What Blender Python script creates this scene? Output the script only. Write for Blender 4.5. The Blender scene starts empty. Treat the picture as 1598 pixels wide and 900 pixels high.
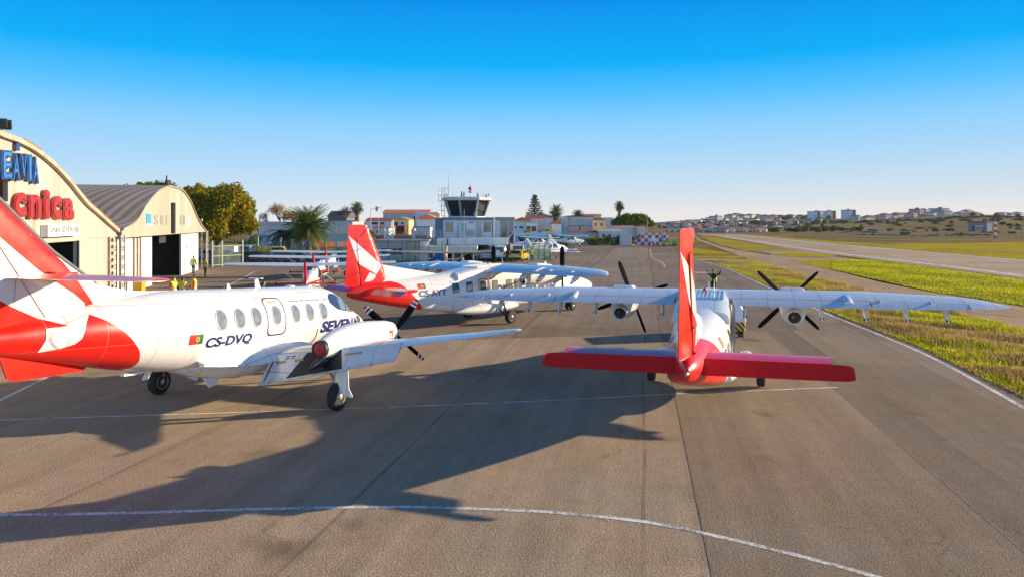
import bpy, bmesh, math, random
import numpy as np
from mathutils import Vector, Matrix, Quaternion
from mathutils.geometry import delaunay_2d_cdt

R = math.radians
random.seed(7)
rng = np.random.default_rng(7)
scene = bpy.context.scene
col = scene.collection
CAM_H = 5.05
FPX, CX, CY = 1111.0, 799.0, 346.0      # focal length and principal point the photograph was measured with


def at(x, y, Y):
    """World point that lies Y metres ahead, measured from the photograph."""
    return Vector(((x - CX) * Y / FPX, Y, CAM_H - (y - CY) * Y / FPX))


def gp(x, y, z=0.0):
    Y = FPX * (CAM_H - z) / (y - CY)
    return ((x - CX) * Y / FPX, Y)


# ------------------------------------------------------------------ materials
def rgb(*c):
    return (c[0], c[1], c[2], 1.0)


class NT:
    """small node-tree helper"""

    def __init__(s, tree):
        s.t = tree
        s.n = tree.nodes
        s.l = tree.links

    def node(s, typ, **kw):
        n = s.n.new(typ)
        for k, v in kw.items():
            setattr(n, k, v)
        return n

    def link(s, a, b):
        s.l.new(a, b)

    def val(s, sock, v):
        if hasattr(v, 'is_output') or isinstance(v, bpy.types.NodeSocket):
            s.l.new(v, sock)
        else:
            sock.default_value = v

    def math(s, op, a, b=0.0, clamp=False):
        n = s.n.new('ShaderNodeMath')
        n.operation = op
        n.use_clamp = clamp
        s.val(n.inputs[0], a)
        s.val(n.inputs[1], b)
        return n.outputs[0]

    def mix(s, fac, a, b, mode='MIX'):
        n = s.n.new('ShaderNodeMix')
        n.data_type = 'RGBA'
        n.blend_type = mode
        n.clamp_factor = True
        s.val(n.inputs[0], fac)
        s.val(n.inputs[6], a)
        s.val(n.inputs[7], b)
        return n.outputs[2]

    def coord(s, kind='Object'):
        return s.n.new('ShaderNodeTexCoord').outputs[kind]

    def xyz(s, v):
        n = s.n.new('ShaderNodeSeparateXYZ')
        s.l.new(v, n.inputs[0])
        return n.outputs

    def comb(s, x, y, z):
        n = s.n.new('ShaderNodeCombineXYZ')
        s.val(n.inputs[0], x); s.val(n.inputs[1], y); s.val(n.inputs[2], z)
        return n.outputs[0]

    def noise(s, vec, scale, detail=4, rough=0.55, dist=0.0):
        n = s.n.new('ShaderNodeTexNoise')
        n.inputs['Scale'].default_value = scale
        n.inputs['Detail'].default_value = detail
        n.inputs['Roughness'].default_value = rough
        n.inputs['Distortion'].default_value = dist
        if vec is not None:
            s.l.new(vec, n.inputs['Vector'])
        return n.outputs['Fac']

    def ramp(s, fac, stops, interp='LINEAR'):
        n = s.n.new('ShaderNodeValToRGB')
        cr = n.color_ramp
        cr.interpolation = interp
        while len(cr.elements) < len(stops):
            cr.elements.new(0.5)
        for e, (p, c) in zip(cr.elements, stops):
            e.position = p
            e.color = c if len(c) == 4 else rgb(*c)
        s.val(n.inputs[0], fac)
        return n.outputs[0]

    def maprange(s, v, a, b, c=0.0, d=1.0):
        n = s.n.new('ShaderNodeMapRange')
        s.val(n.inputs[0], v)
        for i, q in enumerate((a, b, c, d)):
            n.inputs[1 + i].default_value = q
        return n.outputs[0]

    def mapping(s, vec, scale=(1, 1, 1), rot=(0, 0, 0), loc=(0, 0, 0)):
        n = s.n.new('ShaderNodeMapping')
        s.l.new(vec, n.inputs[0])
        n.inputs['Scale'].default_value = scale
        n.inputs['Rotation'].default_value = rot
        n.inputs['Location'].default_value = loc
        return n.outputs[0]

    def bump(s, h, strength=0.3, dist=0.02):
        n = s.n.new('ShaderNodeBump')
        n.inputs['Strength'].default_value = strength
        n.inputs['Distance'].default_value = dist
        s.val(n.inputs['Height'], h)
        return n.outputs[0]


def new_mat(name):
    m = bpy.data.materials.new(name)
    m.use_nodes = True
    nt = NT(m.node_tree)
    b = m.node_tree.nodes['Principled BSDF']
    return m, nt, b


def setp(b, rough=None, metal=None, spec=None, coat=None, coat_r=None, trans=None, ior=None, alpha=None):
    if rough is not None: b.inputs['Roughness'].default_value = rough
    if metal is not None: b.inputs['Metallic'].default_value = metal
    if spec is not None: b.inputs['Specular IOR Level'].default_value = spec
    if coat is not None: b.inputs['Coat Weight'].default_value = coat
    if coat_r is not None: b.inputs['Coat Roughness'].default_value = coat_r
    if trans is not None: b.inputs['Transmission Weight'].default_value = trans
    if ior is not None: b.inputs['IOR'].default_value = ior
    if alpha is not None: b.inputs['Alpha'].default_value = alpha


_MC = {}


def M(name, c, rough=0.6, metal=0.0, var=0.12, scale=3.0, coat=0.0, spec=0.5, bump=0.0, bscale=40.0, streak=0.0):
    """Procedural surface: base colour broken up by two noises, optional vertical streaks and bump."""
    key = name
    if key in _MC:
        return _MC[key]
    m, nt, b = new_mat(name)
    co = nt.coord('Object')
    n1 = nt.noise(co, scale, 5, 0.6)
    n2 = nt.noise(co, scale * 7.3, 4, 0.6)
    f = nt.math('ADD', nt.math('MULTIPLY', n1, 0.65), nt.math('MULTIPLY', n2, 0.35))
    f = nt.maprange(f, 0.3, 0.7, 0.0, 1.0)
    lo = tuple(x * (1 - var) for x in c)
    hi = tuple(min(1, x * (1 + var)) for x in c)
    colr = nt.mix(f, rgb(*lo), rgb(*hi))
    if streak > 0:
        sx = nt.noise(nt.mapping(co, (6, 6, 0.25)), 1.0, 5, 0.65)
        sf = nt.maprange(sx, 0.48, 0.75, 0.0, streak)
        colr = nt.mix(sf, colr, rgb(c[0] * 0.45, c[1] * 0.40, c[2] * 0.33))
    nt.link(colr, b.inputs['Base Color'])
    rr = nt.maprange(n2, 0.3, 0.7, max(0.02, rough - 0.06), min(1, rough + 0.08))
    nt.link(rr, b.inputs['Roughness'])
    setp(b, metal=metal, coat=coat, coat_r=0.06, spec=spec)
    if bump > 0:
        h = nt.noise(co, bscale, 4, 0.6)
        nt.link(nt.bump(h, bump, 0.02), b.inputs['Normal'])
    _MC[key] = m
    return m


# ------------------------------------------------------------------ mesh builder
class MB:
    def __init__(s):
        s.v = []; s.f = []; s.m = []; s.s = []

    def add(s, verts, faces, mi=0, smooth=False):
        o = len(s.v)
        s.v.extend([tuple(map(float, p)) for p in verts])
        for f in faces:
            s.f.append(tuple(i + o for i in f)); s.m.append(mi); s.s.append(smooth)
        return s

    def box(s, c, d, rz=0.0, mi=0, tilt=None):
        x, y, z = d[0] / 2, d[1] / 2, d[2] / 2
        pts = [Vector((sx * x, sy * y, sz * z)) for sz in (-1, 1) for sy in (-1, 1) for sx in (-1, 1)]
        if tilt is not None:
            pts = [tilt @ p for p in pts]
        if rz:
            q = Matrix.Rotation(rz, 3, 'Z')
            pts = [q @ p for p in pts]
        pts = [p + Vector(c) for p in pts]
        return s.add(pts, [(0, 2, 3, 1), (4, 5, 7, 6), (0, 1, 5, 4), (2, 6, 7, 3), (0, 4, 6, 2), (1, 3, 7, 5)], mi)

    def bar(s, p0, p1, w, h=None, mi=0):
        p0, p1 = Vector(p0), Vector(p1)
        d = (p1 - p0)
        L = d.length
        if L < 1e-6: return s
        q = d.to_track_quat('Z', 'Y').to_matrix()
        h = h or w
        pts = []
        for t in (0, L):
            for a, b in ((-w / 2, -h / 2), (w / 2, -h / 2), (w / 2, h / 2), (-w / 2, h / 2)):
                pts.append(q @ Vector((a, b, t)) + p0)
        return s.add(pts, [(3, 2, 1, 0), (4, 5, 6, 7), (0, 1, 5, 4), (1, 2, 6, 5), (2, 3, 7, 6), (3, 0, 4, 7)], mi)

    def loft(s, rings, mi=0, smooth=True, caps=True, closed=True):
        n = len(rings[0])
        vs = [p for r in rings for p in r]
        fs = []
        for i in range(len(rings) - 1):
            for j in range(n if closed else n - 1):
                k = (j + 1) % n
                fs.append((i * n + j, i * n + k, (i + 1) * n + k, (i + 1) * n + j))
        if caps:
            fs.append(tuple(range(n - 1, -1, -1)))
            fs.append(tuple(range((len(rings) - 1) * n, len(rings) * n)))
        return s.add(vs, fs, mi, smooth)

    def tube(s, pts, r, n=8, mi=0, smooth=True, caps=True):
        pts = [Vector(p) for p in pts]
        rs = r if isinstance(r, (list, tuple)) else [r] * len(pts)
        rings = []
        up = None
        for i, p in enumerate(pts):
            if i == 0: d = pts[1] - pts[0]
            elif i == len(pts) - 1: d = pts[-1] - pts[-2]
            else: d = (pts[i + 1] - pts[i - 1])
            d = d.normalized()
            if up is None:
                a = Vector((0, 0, 1)) if abs(d.z) < 0.9 else Vector((1, 0, 0))
                up = d.cross(a).normalized()
            else:
                up = (up - d * up.dot(d)).normalized()
            b = d.cross(up)
            rings.append([p + (up * math.cos(2 * math.pi * k / n) + b * math.sin(2 * math.pi * k / n)) * rs[i] for k in range(n)])
        return s.loft(rings, mi, smooth, caps)

    def lathe(s, prof, o=(0, 0, 0), ax=(0, 0, 1), n=24, mi=0, caps=True, smooth=True):
        """prof: list of (t along axis, radius)"""
        q = Vector(ax).normalized().to_track_quat('Z', 'Y').to_matrix()
        o = Vector(o)
        rings = [[q @ Vector((r * math.cos(2 * math.pi * k / n), r * math.sin(2 * math.pi * k / n), t)) + o for k in range(n)] for t, r in prof]
        return s.loft(rings, mi, smooth, caps)

    def prism(s, poly, h, fr=None, mi=0, smooth=False):
        """poly in local xy extruded 0..h along z; fr = 4x4 frame"""
        n = len(poly)
        area = sum(poly[i][0] * poly[(i + 1) % n][1] - poly[(i + 1) % n][0] * poly[i][1] for i in range(n))
        if area < 0: poly = poly[::-1]
        vs = [Vector((p[0], p[1], 0)) for p in poly] + [Vector((p[0], p[1], h)) for p in poly]
        if fr is not None: vs = [fr @ p for p in vs]
        fs = [tuple(range(n - 1, -1, -1)), tuple(range(n, 2 * n))]
        fs += [(i, (i + 1) % n, (i + 1) % n + n, i + n) for i in range(n)]
        return s.add(vs, fs, mi, smooth)

    def ball(s, c, r, n=12, m=8, mi=0, jitter=0.0):
        rx, ry, rz = r if isinstance(r, (tuple, list)) else (r, r, r)
        vs = [(c[0], c[1], c[2] - rz)]
        for i in range(1, m):
            a = -math.pi / 2 + math.pi * i / m
            for k in range(n):
                t = 2 * math.pi * k / n
                j = 1 + (random.uniform(-jitter, jitter) if jitter else 0)
                vs.append((c[0] + rx * j * math.cos(a) * math.cos(t), c[1] + ry * j * math.cos(a) * math.sin(t), c[2] + rz * j * math.sin(a)))
        vs.append((c[0], c[1], c[2] + rz))
        fs = [(0, 1 + (k + 1) % n, 1 + k) for k in range(n)]
        for i in range(m - 2):
            for k in range(n):
                a = 1 + i * n
                fs.append((a + k, a + (k + 1) % n, a + n + (k + 1) % n, a + n + k))
        a = 1 + (m - 2) * n
        fs += [(a + k, a + (k + 1) % n, len(vs) - 1) for k in range(n)]
        return s.add(vs, fs, mi, True)

    def quad(s, a, b, c, d, mi=0):
        return s.add([a, b, c, d], [(0, 1, 2, 3)], mi)

    def build(s, name, mats, parent=None, loc=None, rz=None, angle=38.0):
        me = bpy.data.meshes.new(name)
        me.from_pydata(s.v, [], s.f)
        if not isinstance(mats, (list, tuple)): mats = [mats]
        for m in mats: me.materials.append(m)
        if len(mats) > 1:
            me.polygons.foreach_set('material_index', s.m)
        me.polygons.foreach_set('use_smooth', s.s)
        me.update()
        if any(s.s):
            me.set_sharp_from_angle(angle=R(angle))
        o = bpy.data.objects.new(name, me)
        col.objects.link(o)
        if parent is not None: o.parent = parent
        if loc is not None: o.location = loc
        if rz is not None: o.rotation_euler = (0, 0, rz)
        return o


def empty(name, loc=(0, 0, 0), rz=0.0):
    o = bpy.data.objects.new(name, None)
    o.empty_display_size = 0.3
    o.location = loc
    o.rotation_euler = (0, 0, rz)
    col.objects.link(o)
    return o


def tag(o, label=None, cat=None, group=None, kind=None):
    if label: o['label'] = label
    if cat: o['category'] = cat
    if group: o['group'] = group
    if kind: o['kind'] = kind
    return o


def children(o):
    return [c for c in bpy.data.objects if c.parent == o]


_KIDS = None


def copy_tree(o, label=None, loc=None, rz=None):
    r = o.copy()
    col.objects.link(r)
    if label: r['label'] = label
    if loc is not None: r.location = loc
    if rz is not None: r.rotation_euler = (0, 0, rz)
    for ch in children(o):
        c = ch.copy(); col.objects.link(c); c.parent = r
        for g in children(ch):
            d = g.copy(); col.objects.link(d); d.parent = c
    return r


# ------------------------------------------------------------------ text
def text_mesh2d(body, bold=0.0, shear=0.0, spacing=1.0):
    cu = bpy.data.curves.new('tmp', 'FONT')
    cu.body = body
    cu.size = 1.0
    cu.shear = shear
    cu.offset = bold
    cu.space_character = spacing
    cu.resolution_u = 4
    ob = bpy.data.objects.new('tmp', cu)
    me = bpy.data.meshes.new_from_object(ob)
    v = np.array([p.co[:2] for p in me.vertices])
    f = [tuple(p.vertices) for p in me.polygons]
    bpy.data.objects.remove(ob)
    bpy.data.curves.remove(cu)
    bpy.data.meshes.remove(me)
    return v, f


def text_solid(name, body, width, height, depth, mat, frame, parent=None, bold=0.0, shear=0.0, spacing=1.0):
    """solid lettering filling width x height; frame maps local x (reading), y (up), z (out)."""
    cu = bpy.data.curves.new('tmp', 'FONT')
    cu.body = body; cu.size = 1.0; cu.shear = shear; cu.offset = bold; cu.space_character = spacing
    cu.extrude = 0.5; cu.resolution_u = 3
    ob = bpy.data.objects.new('tmp', cu)
    me = bpy.data.meshes.new_from_object(ob)
    bpy.data.objects.remove(ob); bpy.data.curves.remove(cu)
    v = np.array([p.co[:] for p in me.vertices])
    lo, hi = v.min(0), v.max(0)
    v = (v - lo) / np.maximum(hi - lo, 1e-6)
    for i, p in enumerate(me.vertices):
        p.co = frame @ Vector((v[i, 0] * width, v[i, 1] * height, v[i, 2] * depth))
    me.name = name
    me.materials.clear()
    me.materials.append(mat)
    o = bpy.data.objects.new(name, me)
    col.objects.link(o)
    if parent is not None: o.parent = parent
    return o


def inside(p, poly):
    x, y = p; c = False
    for i in range(len(poly)):
        (x0, y0), (x1, y1) = poly[i], poly[i - 1]
        if (y0 > y) != (y1 > y) and x < (x1 - x0) * (y - y0) / (y1 - y0) + x0: c = not c
    return c


def tri_grid(poly, step, holes=()):
    """Triangulate a 2D polygon with inner grid points."""
    pts = []; edges = []
    def ring(pl):
        o = len(pts)
        dense = []
        for i in range(len(pl)):
            a = Vector(pl[i]); b = Vector(pl[(i + 1) % len(pl)])
            k = max(1, int(math.ceil((b - a).length / step)))
            for q in range(k): dense.append(a.lerp(b, q / k))
        pts.extend(dense)
        n = len(dense)
        edges.extend([(o + i, o + (i + 1) % n) for i in range(n)])
        return dense
    d = ring(poly)
    for h in holes: ring(h)
    xs = [p[0] for p in d]; ys = [p[1] for p in d]
    x = min(xs) + step * 0.5
    while x < max(xs):
        y = min(ys) + step * 0.5
        while y < max(ys):
            pts.append(Vector((x, y)))
            y += step
        x += step
    nv, ne, nf, *_ = delaunay_2d_cdt(pts, edges, [], 0, 1e-6)
    def ok(f):
        cx = sum(nv[i].x for i in f) / len(f); cy = sum(nv[i].y for i in f) / len(f)
        return inside((cx, cy), poly) and not any(inside((cx, cy), h) for h in holes)
    nf = [f for f in nf if ok(f)]
    nv = [(p.x, p.y) for p in nv]
    used = sorted({i for f in nf for i in f})
    mp = {i: k for k, i in enumerate(used)}
    return [nv[i] for i in used], [tuple(mp[i] for i in f) for f in nf]


def rounded(pl, r, n=5):
    """round the corners of a polygon"""
    out = []
    N = len(pl)
    for i in range(N):
        p = Vector(pl[i]); a = Vector(pl[i - 1]); b = Vector(pl[(i + 1) % N])
        da = (a - p); db = (b - p)
        ra = min(r, da.length * 0.45, db.length * 0.45)
        pa = p + da.normalized() * ra; pb = p + db.normalized() * ra
        for k in range(n + 1):
            t = k / n
            out.append(tuple((pa * (1 - t) ** 2 + p * 2 * t * (1 - t) + pb * t * t)))
    return out


def rrect(u0, u1, z0, z1, r, n=5):
    return rounded([(u0, z0), (u1, z0), (u1, z1), (u0, z1)], r, n)


def ellipse(u, z, a, b, n=28):
    return [(u + a * math.cos(2 * math.pi * k / n), z + b * math.sin(2 * math.pi * k / n)) for k in range(n)]


def pchip(xs, ys, x):
    xs = np.asarray(xs, float); ys = np.asarray(ys, float)
    h = np.diff(xs); d = np.diff(ys) / h
    m = np.zeros_like(ys)
    m[0] = d[0]; m[-1] = d[-1]
    for i in range(1, len(xs) - 1):
        if d[i - 1] * d[i] > 0:
            w1 = 2 * h[i] + h[i - 1]; w2 = h[i] + 2 * h[i - 1]
            m[i] = (w1 + w2) / (w1 / d[i - 1] + w2 / d[i])
    i = int(np.clip(np.searchsorted(xs, x) - 1, 0, len(xs) - 2))
    t = (np.clip(x, xs[0], xs[-1]) - xs[i]) / h[i]
    return float((2 * t ** 3 - 3 * t * t + 1) * ys[i] + (t ** 3 - 2 * t * t + t) * h[i] * m[i] + (-2 * t ** 3 + 3 * t * t) * ys[i + 1] + (t ** 3 - t * t) * h[i] * m[i + 1])
# ------------------------------------------------------------------ aircraft helpers
def paint_white(name='white_aircraft_paint', tint=(0.70, 0.69, 0.67)):
    if name in _MC: return _MC[name]
    m, nt, b = new_mat(name)
    co = nt.coord('Object')
    x = nt.xyz(co)
    n1 = nt.noise(co, 1.3, 5, 0.6)
    n2 = nt.noise(nt.mapping(co, (0.6, 3, 5)), 3.0, 5, 0.6)
    c = nt.mix(nt.maprange(n1, 0.35, 0.7), rgb(*[t * 1.02 for t in tint]), rgb(*[t * 0.94 for t in tint]))
    # grime streaks running with the airflow, and faint sheet joints
    c = nt.mix(nt.maprange(n2, 0.52, 0.8, 0, 0.32), c, rgb(0.42, 0.39, 0.33))
    j = nt.math('ABSOLUTE', nt.math('SUBTRACT', nt.math('FRACT', nt.math('MULTIPLY', x[0], 1.0 / 0.93)), 0.5))
    jy = nt.math('ABSOLUTE', nt.math('SUBTRACT', nt.math('FRACT', nt.math('MULTIPLY', x[1], 1.0 / 0.74)), 0.5))
    jl = nt.math('MAXIMUM', nt.math('LESS_THAN', j, 0.012), nt.math('LESS_THAN', jy, 0.012))
    c = nt.mix(nt.math('MULTIPLY', jl, 0.6), c, rgb(0.16, 0.155, 0.15))
    nt.link(c, b.inputs['Base Color'])
    nt.link(nt.maprange(n1, 0.3, 0.7, 0.22, 0.38), b.inputs['Roughness'])
    setp(b, coat=0.5, coat_r=0.08)
    h = nt.noise(co, 0.9, 2, 0.5)
    nt.link(nt.bump(h, 0.12, 0.03), b.inputs['Normal'])
    _MC[name] = m
    return m


def paint_red(name='red_aircraft_paint', c0=(0.72, 0.014, 0.006)):
    if name in _MC: return _MC[name]
    m, nt, b = new_mat(name)
    co = nt.coord('Object')
    n1 = nt.noise(co, 1.6, 5, 0.6)
    c = nt.mix(nt.maprange(n1, 0.35, 0.7), rgb(*c0), rgb(c0[0] * 0.88, c0[1] * 1.1, c0[2] * 1.1))
    nt.link(c, b.inputs['Base Color'])
    nt.link(nt.maprange(n1, 0.3, 0.7, 0.2, 0.34), b.inputs['Roughness'])
    setp(b, coat=0.35, coat_r=0.10, spec=0.3)
    nt.link(nt.bump(nt.noise(co, 0.8, 2, 0.5), 0.12, 0.03), b.inputs['Normal'])
    _MC[name] = m
    return m


def livery(name, pts, zr, ur, red=(0.68, 0.013, 0.007), white=(0.70, 0.69, 0.67)):
    """paint scheme of a fuselage: red aft of the curve u = f(z), white forward of it"""
    m, nt, b = new_mat(name)
    co = nt.coord('Object')
    x = nt.xyz(co)
    zn = nt.maprange(x[2], zr[0], zr[1], 0, 1)
    fc = nt.node('ShaderNodeFloatCurve')
    cv = fc.mapping.curves[0]
    P = sorted(((z - zr[0]) / (zr[1] - zr[0]), (u - ur[0]) / (ur[1] - ur[0])) for u, z in pts)
    cv.points[0].location = P[0]; cv.points[1].location = P[-1]
    for p in P[1:-1]: cv.points.new(*p)
    fc.mapping.update()
    nt.link(zn, fc.inputs['Value'])
    ub = nt.maprange(fc.outputs[0], 0, 1, ur[0], ur[1])
    mask = nt.math('LESS_THAN', x[0], ub)
    n1 = nt.noise(co, 1.3, 5, 0.6)
    n2 = nt.noise(nt.mapping(co, (0.5, 3, 5)), 3.0, 5, 0.6)
    w = nt.mix(nt.maprange(n1, 0.35, 0.7), rgb(*[t * 1.02 for t in white]), rgb(*[t * 0.94 for t in white]))
    w = nt.mix(nt.maprange(n2, 0.52, 0.80, 0, 0.30), w, rgb(0.45, 0.41, 0.34))
    r = nt.mix(nt.maprange(n1, 0.35, 0.7), rgb(*red), rgb(red[0] * 0.88, red[1] * 1.1, red[2] * 1.1))
    c = nt.mix(mask, w, r)
    j = nt.math('ABSOLUTE', nt.math('SUBTRACT', nt.math('FRACT', nt.math('MULTIPLY', x[0], 1.0 / 1.17)), 0.5))
    jz = nt.math('ABSOLUTE', nt.math('SUBTRACT', nt.math('FRACT', nt.math('MULTIPLY', x[2], 1.0 / 0.83)), 0.5))
    jl = nt.math('MAXIMUM', nt.math('LESS_THAN', j, 0.008), nt.math('LESS_THAN', jz, 0.008))
    c = nt.mix(nt.math('MULTIPLY', jl, 0.55), c, rgb(0.16, 0.15, 0.14))
    nt.link(c, b.inputs['Base Color'])
    nt.link(nt.maprange(n1, 0.3, 0.7, 0.22, 0.36), b.inputs['Roughness'])
    setp(b, coat=0.2, coat_r=0.08, spec=0.4)
    nt.link(nt.bump(nt.noise(co, 0.8, 2, 0.5), 0.12, 0.03), b.inputs['Normal'])
    return m


WHITE = paint_white()
RED = paint_red()
NAVY = M('navy_marking', (0.004, 0.016, 0.13), 0.4, var=0.05)
GLASSD = M('dark_window_glass', (0.035, 0.042, 0.05), 0.08, var=0.2, coat=0.6, spec=0.8)
SHEENGLASS = M('window_glass_painted_sheen', (0.17, 0.18, 0.19), 0.05, var=0.5, scale=5, coat=1.0, spec=1.0)  # grey base puts the panes' pale silver reflection into the glass colour
RUBBER = M('tyre_rubber', (0.016, 0.016, 0.017), 0.8, var=0.3, scale=12)
ALLOY = M('wheel_alloy', (0.45, 0.44, 0.42), 0.4, metal=0.7, var=0.2, scale=9)
STRUT = M('strut_metal', (0.36, 0.36, 0.36), 0.35, metal=0.8, var=0.2)
DARKM = M('dark_machine_metal', (0.035, 0.034, 0.033), 0.55, metal=0.3, var=0.4, scale=6)
BLADE = M('matt_black_blade', (0.008, 0.009, 0.011), 0.85, spec=0.02, var=0.3, scale=6)
STRIPEW = M('white_tip_stripe', (0.75, 0.74, 0.72), 0.5)
STRIPER = M('dark_red_tip_stripe', (0.28, 0.02, 0.03), 0.5)
GREYRUB = M('grey_boot_rubber', (0.10, 0.10, 0.105), 0.5, var=0.25)
OUTLINE = M('dark_grey_outline', (0.025, 0.03, 0.04), 0.4)
REDLINE = M('red_marking', (0.55, 0.02, 0.03), 0.4)
FLAGR = M('flag_red', (0.60, 0.02, 0.015), 0.45, var=0.04)
FLAGG = M('flag_green', (0.0, 0.16, 0.045), 0.45, var=0.04)
FLAGY = M('flag_yellow', (0.75, 0.50, 0.03), 0.45, var=0.04)


class Fus:
    """superelliptic fuselage defined by stations (u, zbottom, ztop, halfwidth, zwidest, n_up, n_low)"""

    def __init__(s, st):
        s.st = sorted(st)
        s.u = [a[0] for a in s.st]

    def sec(s, u):
        return [pchip(s.u, [a[k] for a in s.st], u) for k in range(1, 7)]

    def side(s, u, z):
        zb, zt, w, zm, nu, nl = s.sec(u)
        h, n = (zt - zm, nu) if z >= zm else (zm - zb, nl)
        q = min(0.999, abs(z - zm) / max(h, 1e-4))
        return w * (1 - q ** n) ** (1 / n)

    def top(s, u, y):
        zb, zt, w, zm, nu, nl = s.sec(u)
        q = min(0.999, abs(y) / max(w, 1e-4))
        return zm + (zt - zm) * (1 - q ** nu) ** (1 / nu)

    def ring(s, u, N):
        zb, zt, w, zm, nu, nl = s.sec(u)
        r = []
        for k in range(N):
            a = 2 * math.pi * k / N
            c, q = math.cos(a), math.sin(a)
            n, h = (nu, zt - zm) if q >= 0 else (nl, zm - zb)
            r.append((u, w * math.copysign(abs(c) ** (2 / n), c), zm + h * math.copysign(abs(q) ** (2 / n), q)))
        return r

    def mesh(s, mb, NU=90, N=64, mi=0):
        a, b = s.u[0], s.u[-1]
        us = [a + (b - a) * (0.5 - 0.5 * math.cos(math.pi * i / NU)) for i in range(NU + 1)]
        mb.loft([s.ring(u, N) for u in us][::-1], mi)

    def decal(s, mb, poly, side=1, off=0.006, step=0.07, holes=(), mi=0):
        """poly in (u,z) laid on the side: side=+1 right (-y)"""
        v, f = tri_grid(poly, step, holes)
        vs = [(u, -side * (s.side(u, z) + off), z) for u, z in v]
        orient(mb, vs, f, (0, -side, 0), mi)

    def decal_top(s, mb, poly, off=0.006, step=0.07, mi=0):
        v, f = tri_grid(poly, step)
        vs = [(u, y, s.top(u, y) + off) for u, y in v]
        orient(mb, vs, f, (0, 0, 1), mi)

    def text(s, mb, body, u0, u1, z0, z1, side=1, off=0.006, bold=0.0, shear=0.0, step=0.12, mi=0):
        v, f = text_mesh2d(body, bold, shear)
        lo, hi = v.min(0), v.max(0)
        bm = bmesh.new()
        for p in v: bm.verts.new((p[0], p[1], 0))
        bm.verts.ensure_lookup_table()
        for q in f:
            try: bm.faces.new([bm.verts[i] for i in q])
            except ValueError: pass
        bmesh.ops.triangulate(bm, faces=bm.faces[:])
        for _ in range(3):
            sc = (u1 - u0) / (hi[0] - lo[0])
            es = [e for e in bm.edges if e.calc_length() * sc > step]
            if not es: break
            bmesh.ops.subdivide_edges(bm, edges=es, cuts=1)
            bmesh.ops.triangulate(bm, faces=[q for q in bm.faces if len(q.verts) > 3])
        bm.verts.ensure_lookup_table(); bm.verts.index_update()
        vs = []
        for p in bm.verts:
            a = (p.co.x - lo[0]) / (hi[0] - lo[0]); c = (p.co.y - lo[1]) / (hi[1] - lo[1])
            if side < 0: a = 1 - a
            u = u0 + (u1 - u0) * a; z = z0 + (z1 - z0) * c
            vs.append((u, -side * (s.side(u, z) + off), z))
        orient(mb, vs, [tuple(q.index for q in fa.verts) for fa in bm.faces], (0, -side, 0), mi)
        bm.free()


def orient(mb, vs, fs, d, mi):
    d = Vector(d)
    out = []
    for f in fs:
        a, b, c = (Vector(vs[i]) for i in f[:3])
        out.append(f if (b - a).cross(c - a).dot(d) >= 0 else tuple(reversed(f)))
    mb.add(vs, out, mi, True)


def airfoil(c, t):
    """half thickness of the section at chord fraction c"""
    c = min(max(c, 0.0), 1.0)
    return 5 * t * (0.2969 * math.sqrt(c) - 0.1260 * c - 0.3516 * c ** 2 + 0.2843 * c ** 3 - 0.1036 * c ** 4)


class Wing:
    """half wing: stations (l, uLE, uTE, zLE, zTE, thickness)"""

    def __init__(s, st, camber=0.02):
        s.st = sorted(st); s.cam = camber

    def at(s, l):
        xs = [a[0] for a in s.st]
        return [float(np.interp(l, xs, [a[k] for a in s.st])) for k in range(1, 6)]

    def pt(s, l, c, up, side, x0=None, defl=0.0, off=0.0, shift=0.0):
        uL, uT, zL, zT, t = s.at(l)
        ch = uL - uT
        def base(cc):
            cz = 4 * s.cam * cc * (1 - cc)
            return (uL - cc * ch, zL + (zT - zL) * cc + cz * ch)
        u, z = base(c)
        z += up * (airfoil(c, t) * ch + off)
        if x0 is not None and (defl or shift):
            hu, hz = base(x0)
            du, dz = u - hu, z - hz
            a = R(defl)
            z = hz + dz * math.cos(a) + du * math.sin(a)
            u = hu - shift * ch + du * math.cos(a) - dz * math.sin(a)
        return (u, -side * l, z)

    def mesh(s, mb, l0, l1, side, x0=0.0, x1=1.0, defl=0.0, nl=12, nc=14, mi=0, shift=0.0, hinge=None):
        ls = sorted(set([l0 + (l1 - l0) * i / nl for i in range(nl + 1)] + [a[0] for a in s.st if l0 < a[0] < l1]))
        cs = [x0 + (x1 - x0) * (0.5 - 0.5 * math.cos(math.pi * i / nc)) for i in range(nc + 1)]
        h = hinge if hinge is not None else x0
        rings = []
        for l in ls:
            r = [s.pt(l, c, 1, side, h, defl, shift=shift) for c in reversed(cs)]
            low = cs[1:] if x0 == 0.0 else cs
            if x1 >= 1.0: low = low[:-1]
            r += [s.pt(l, c, -1, side, h, defl, shift=shift) for c in low]
            rings.append(r)
        if side < 0: rings = rings[::-1]
        mb.loft(rings, mi)

    def decal(s, mb, poly, side, up=1, x0=None, defl=0.0, off=0.006, step=0.12, mi=0, shift=0.0):
        v, f = tri_grid(poly, step)
        vs = [s.pt(l, c, up, side, x0, defl, off, shift) for l, c in v]
        orient(mb, vs, f, (0, 0, up), mi)


def clip(poly, fn):
    """keep the part of the polygon where fn(p) >= 0"""
    out = []
    for i in range(len(poly)):
        a, b = poly[i], poly[(i + 1) % len(poly)]
        fa, fb = fn(a), fn(b)
        if fa >= 0: out.append(a)
        if (fa >= 0) != (fb >= 0):
            t = fa / (fa - fb)
            out.append((a[0] + (b[0] - a[0]) * t, a[1] + (b[1] - a[1]) * t))
    return out


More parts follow.
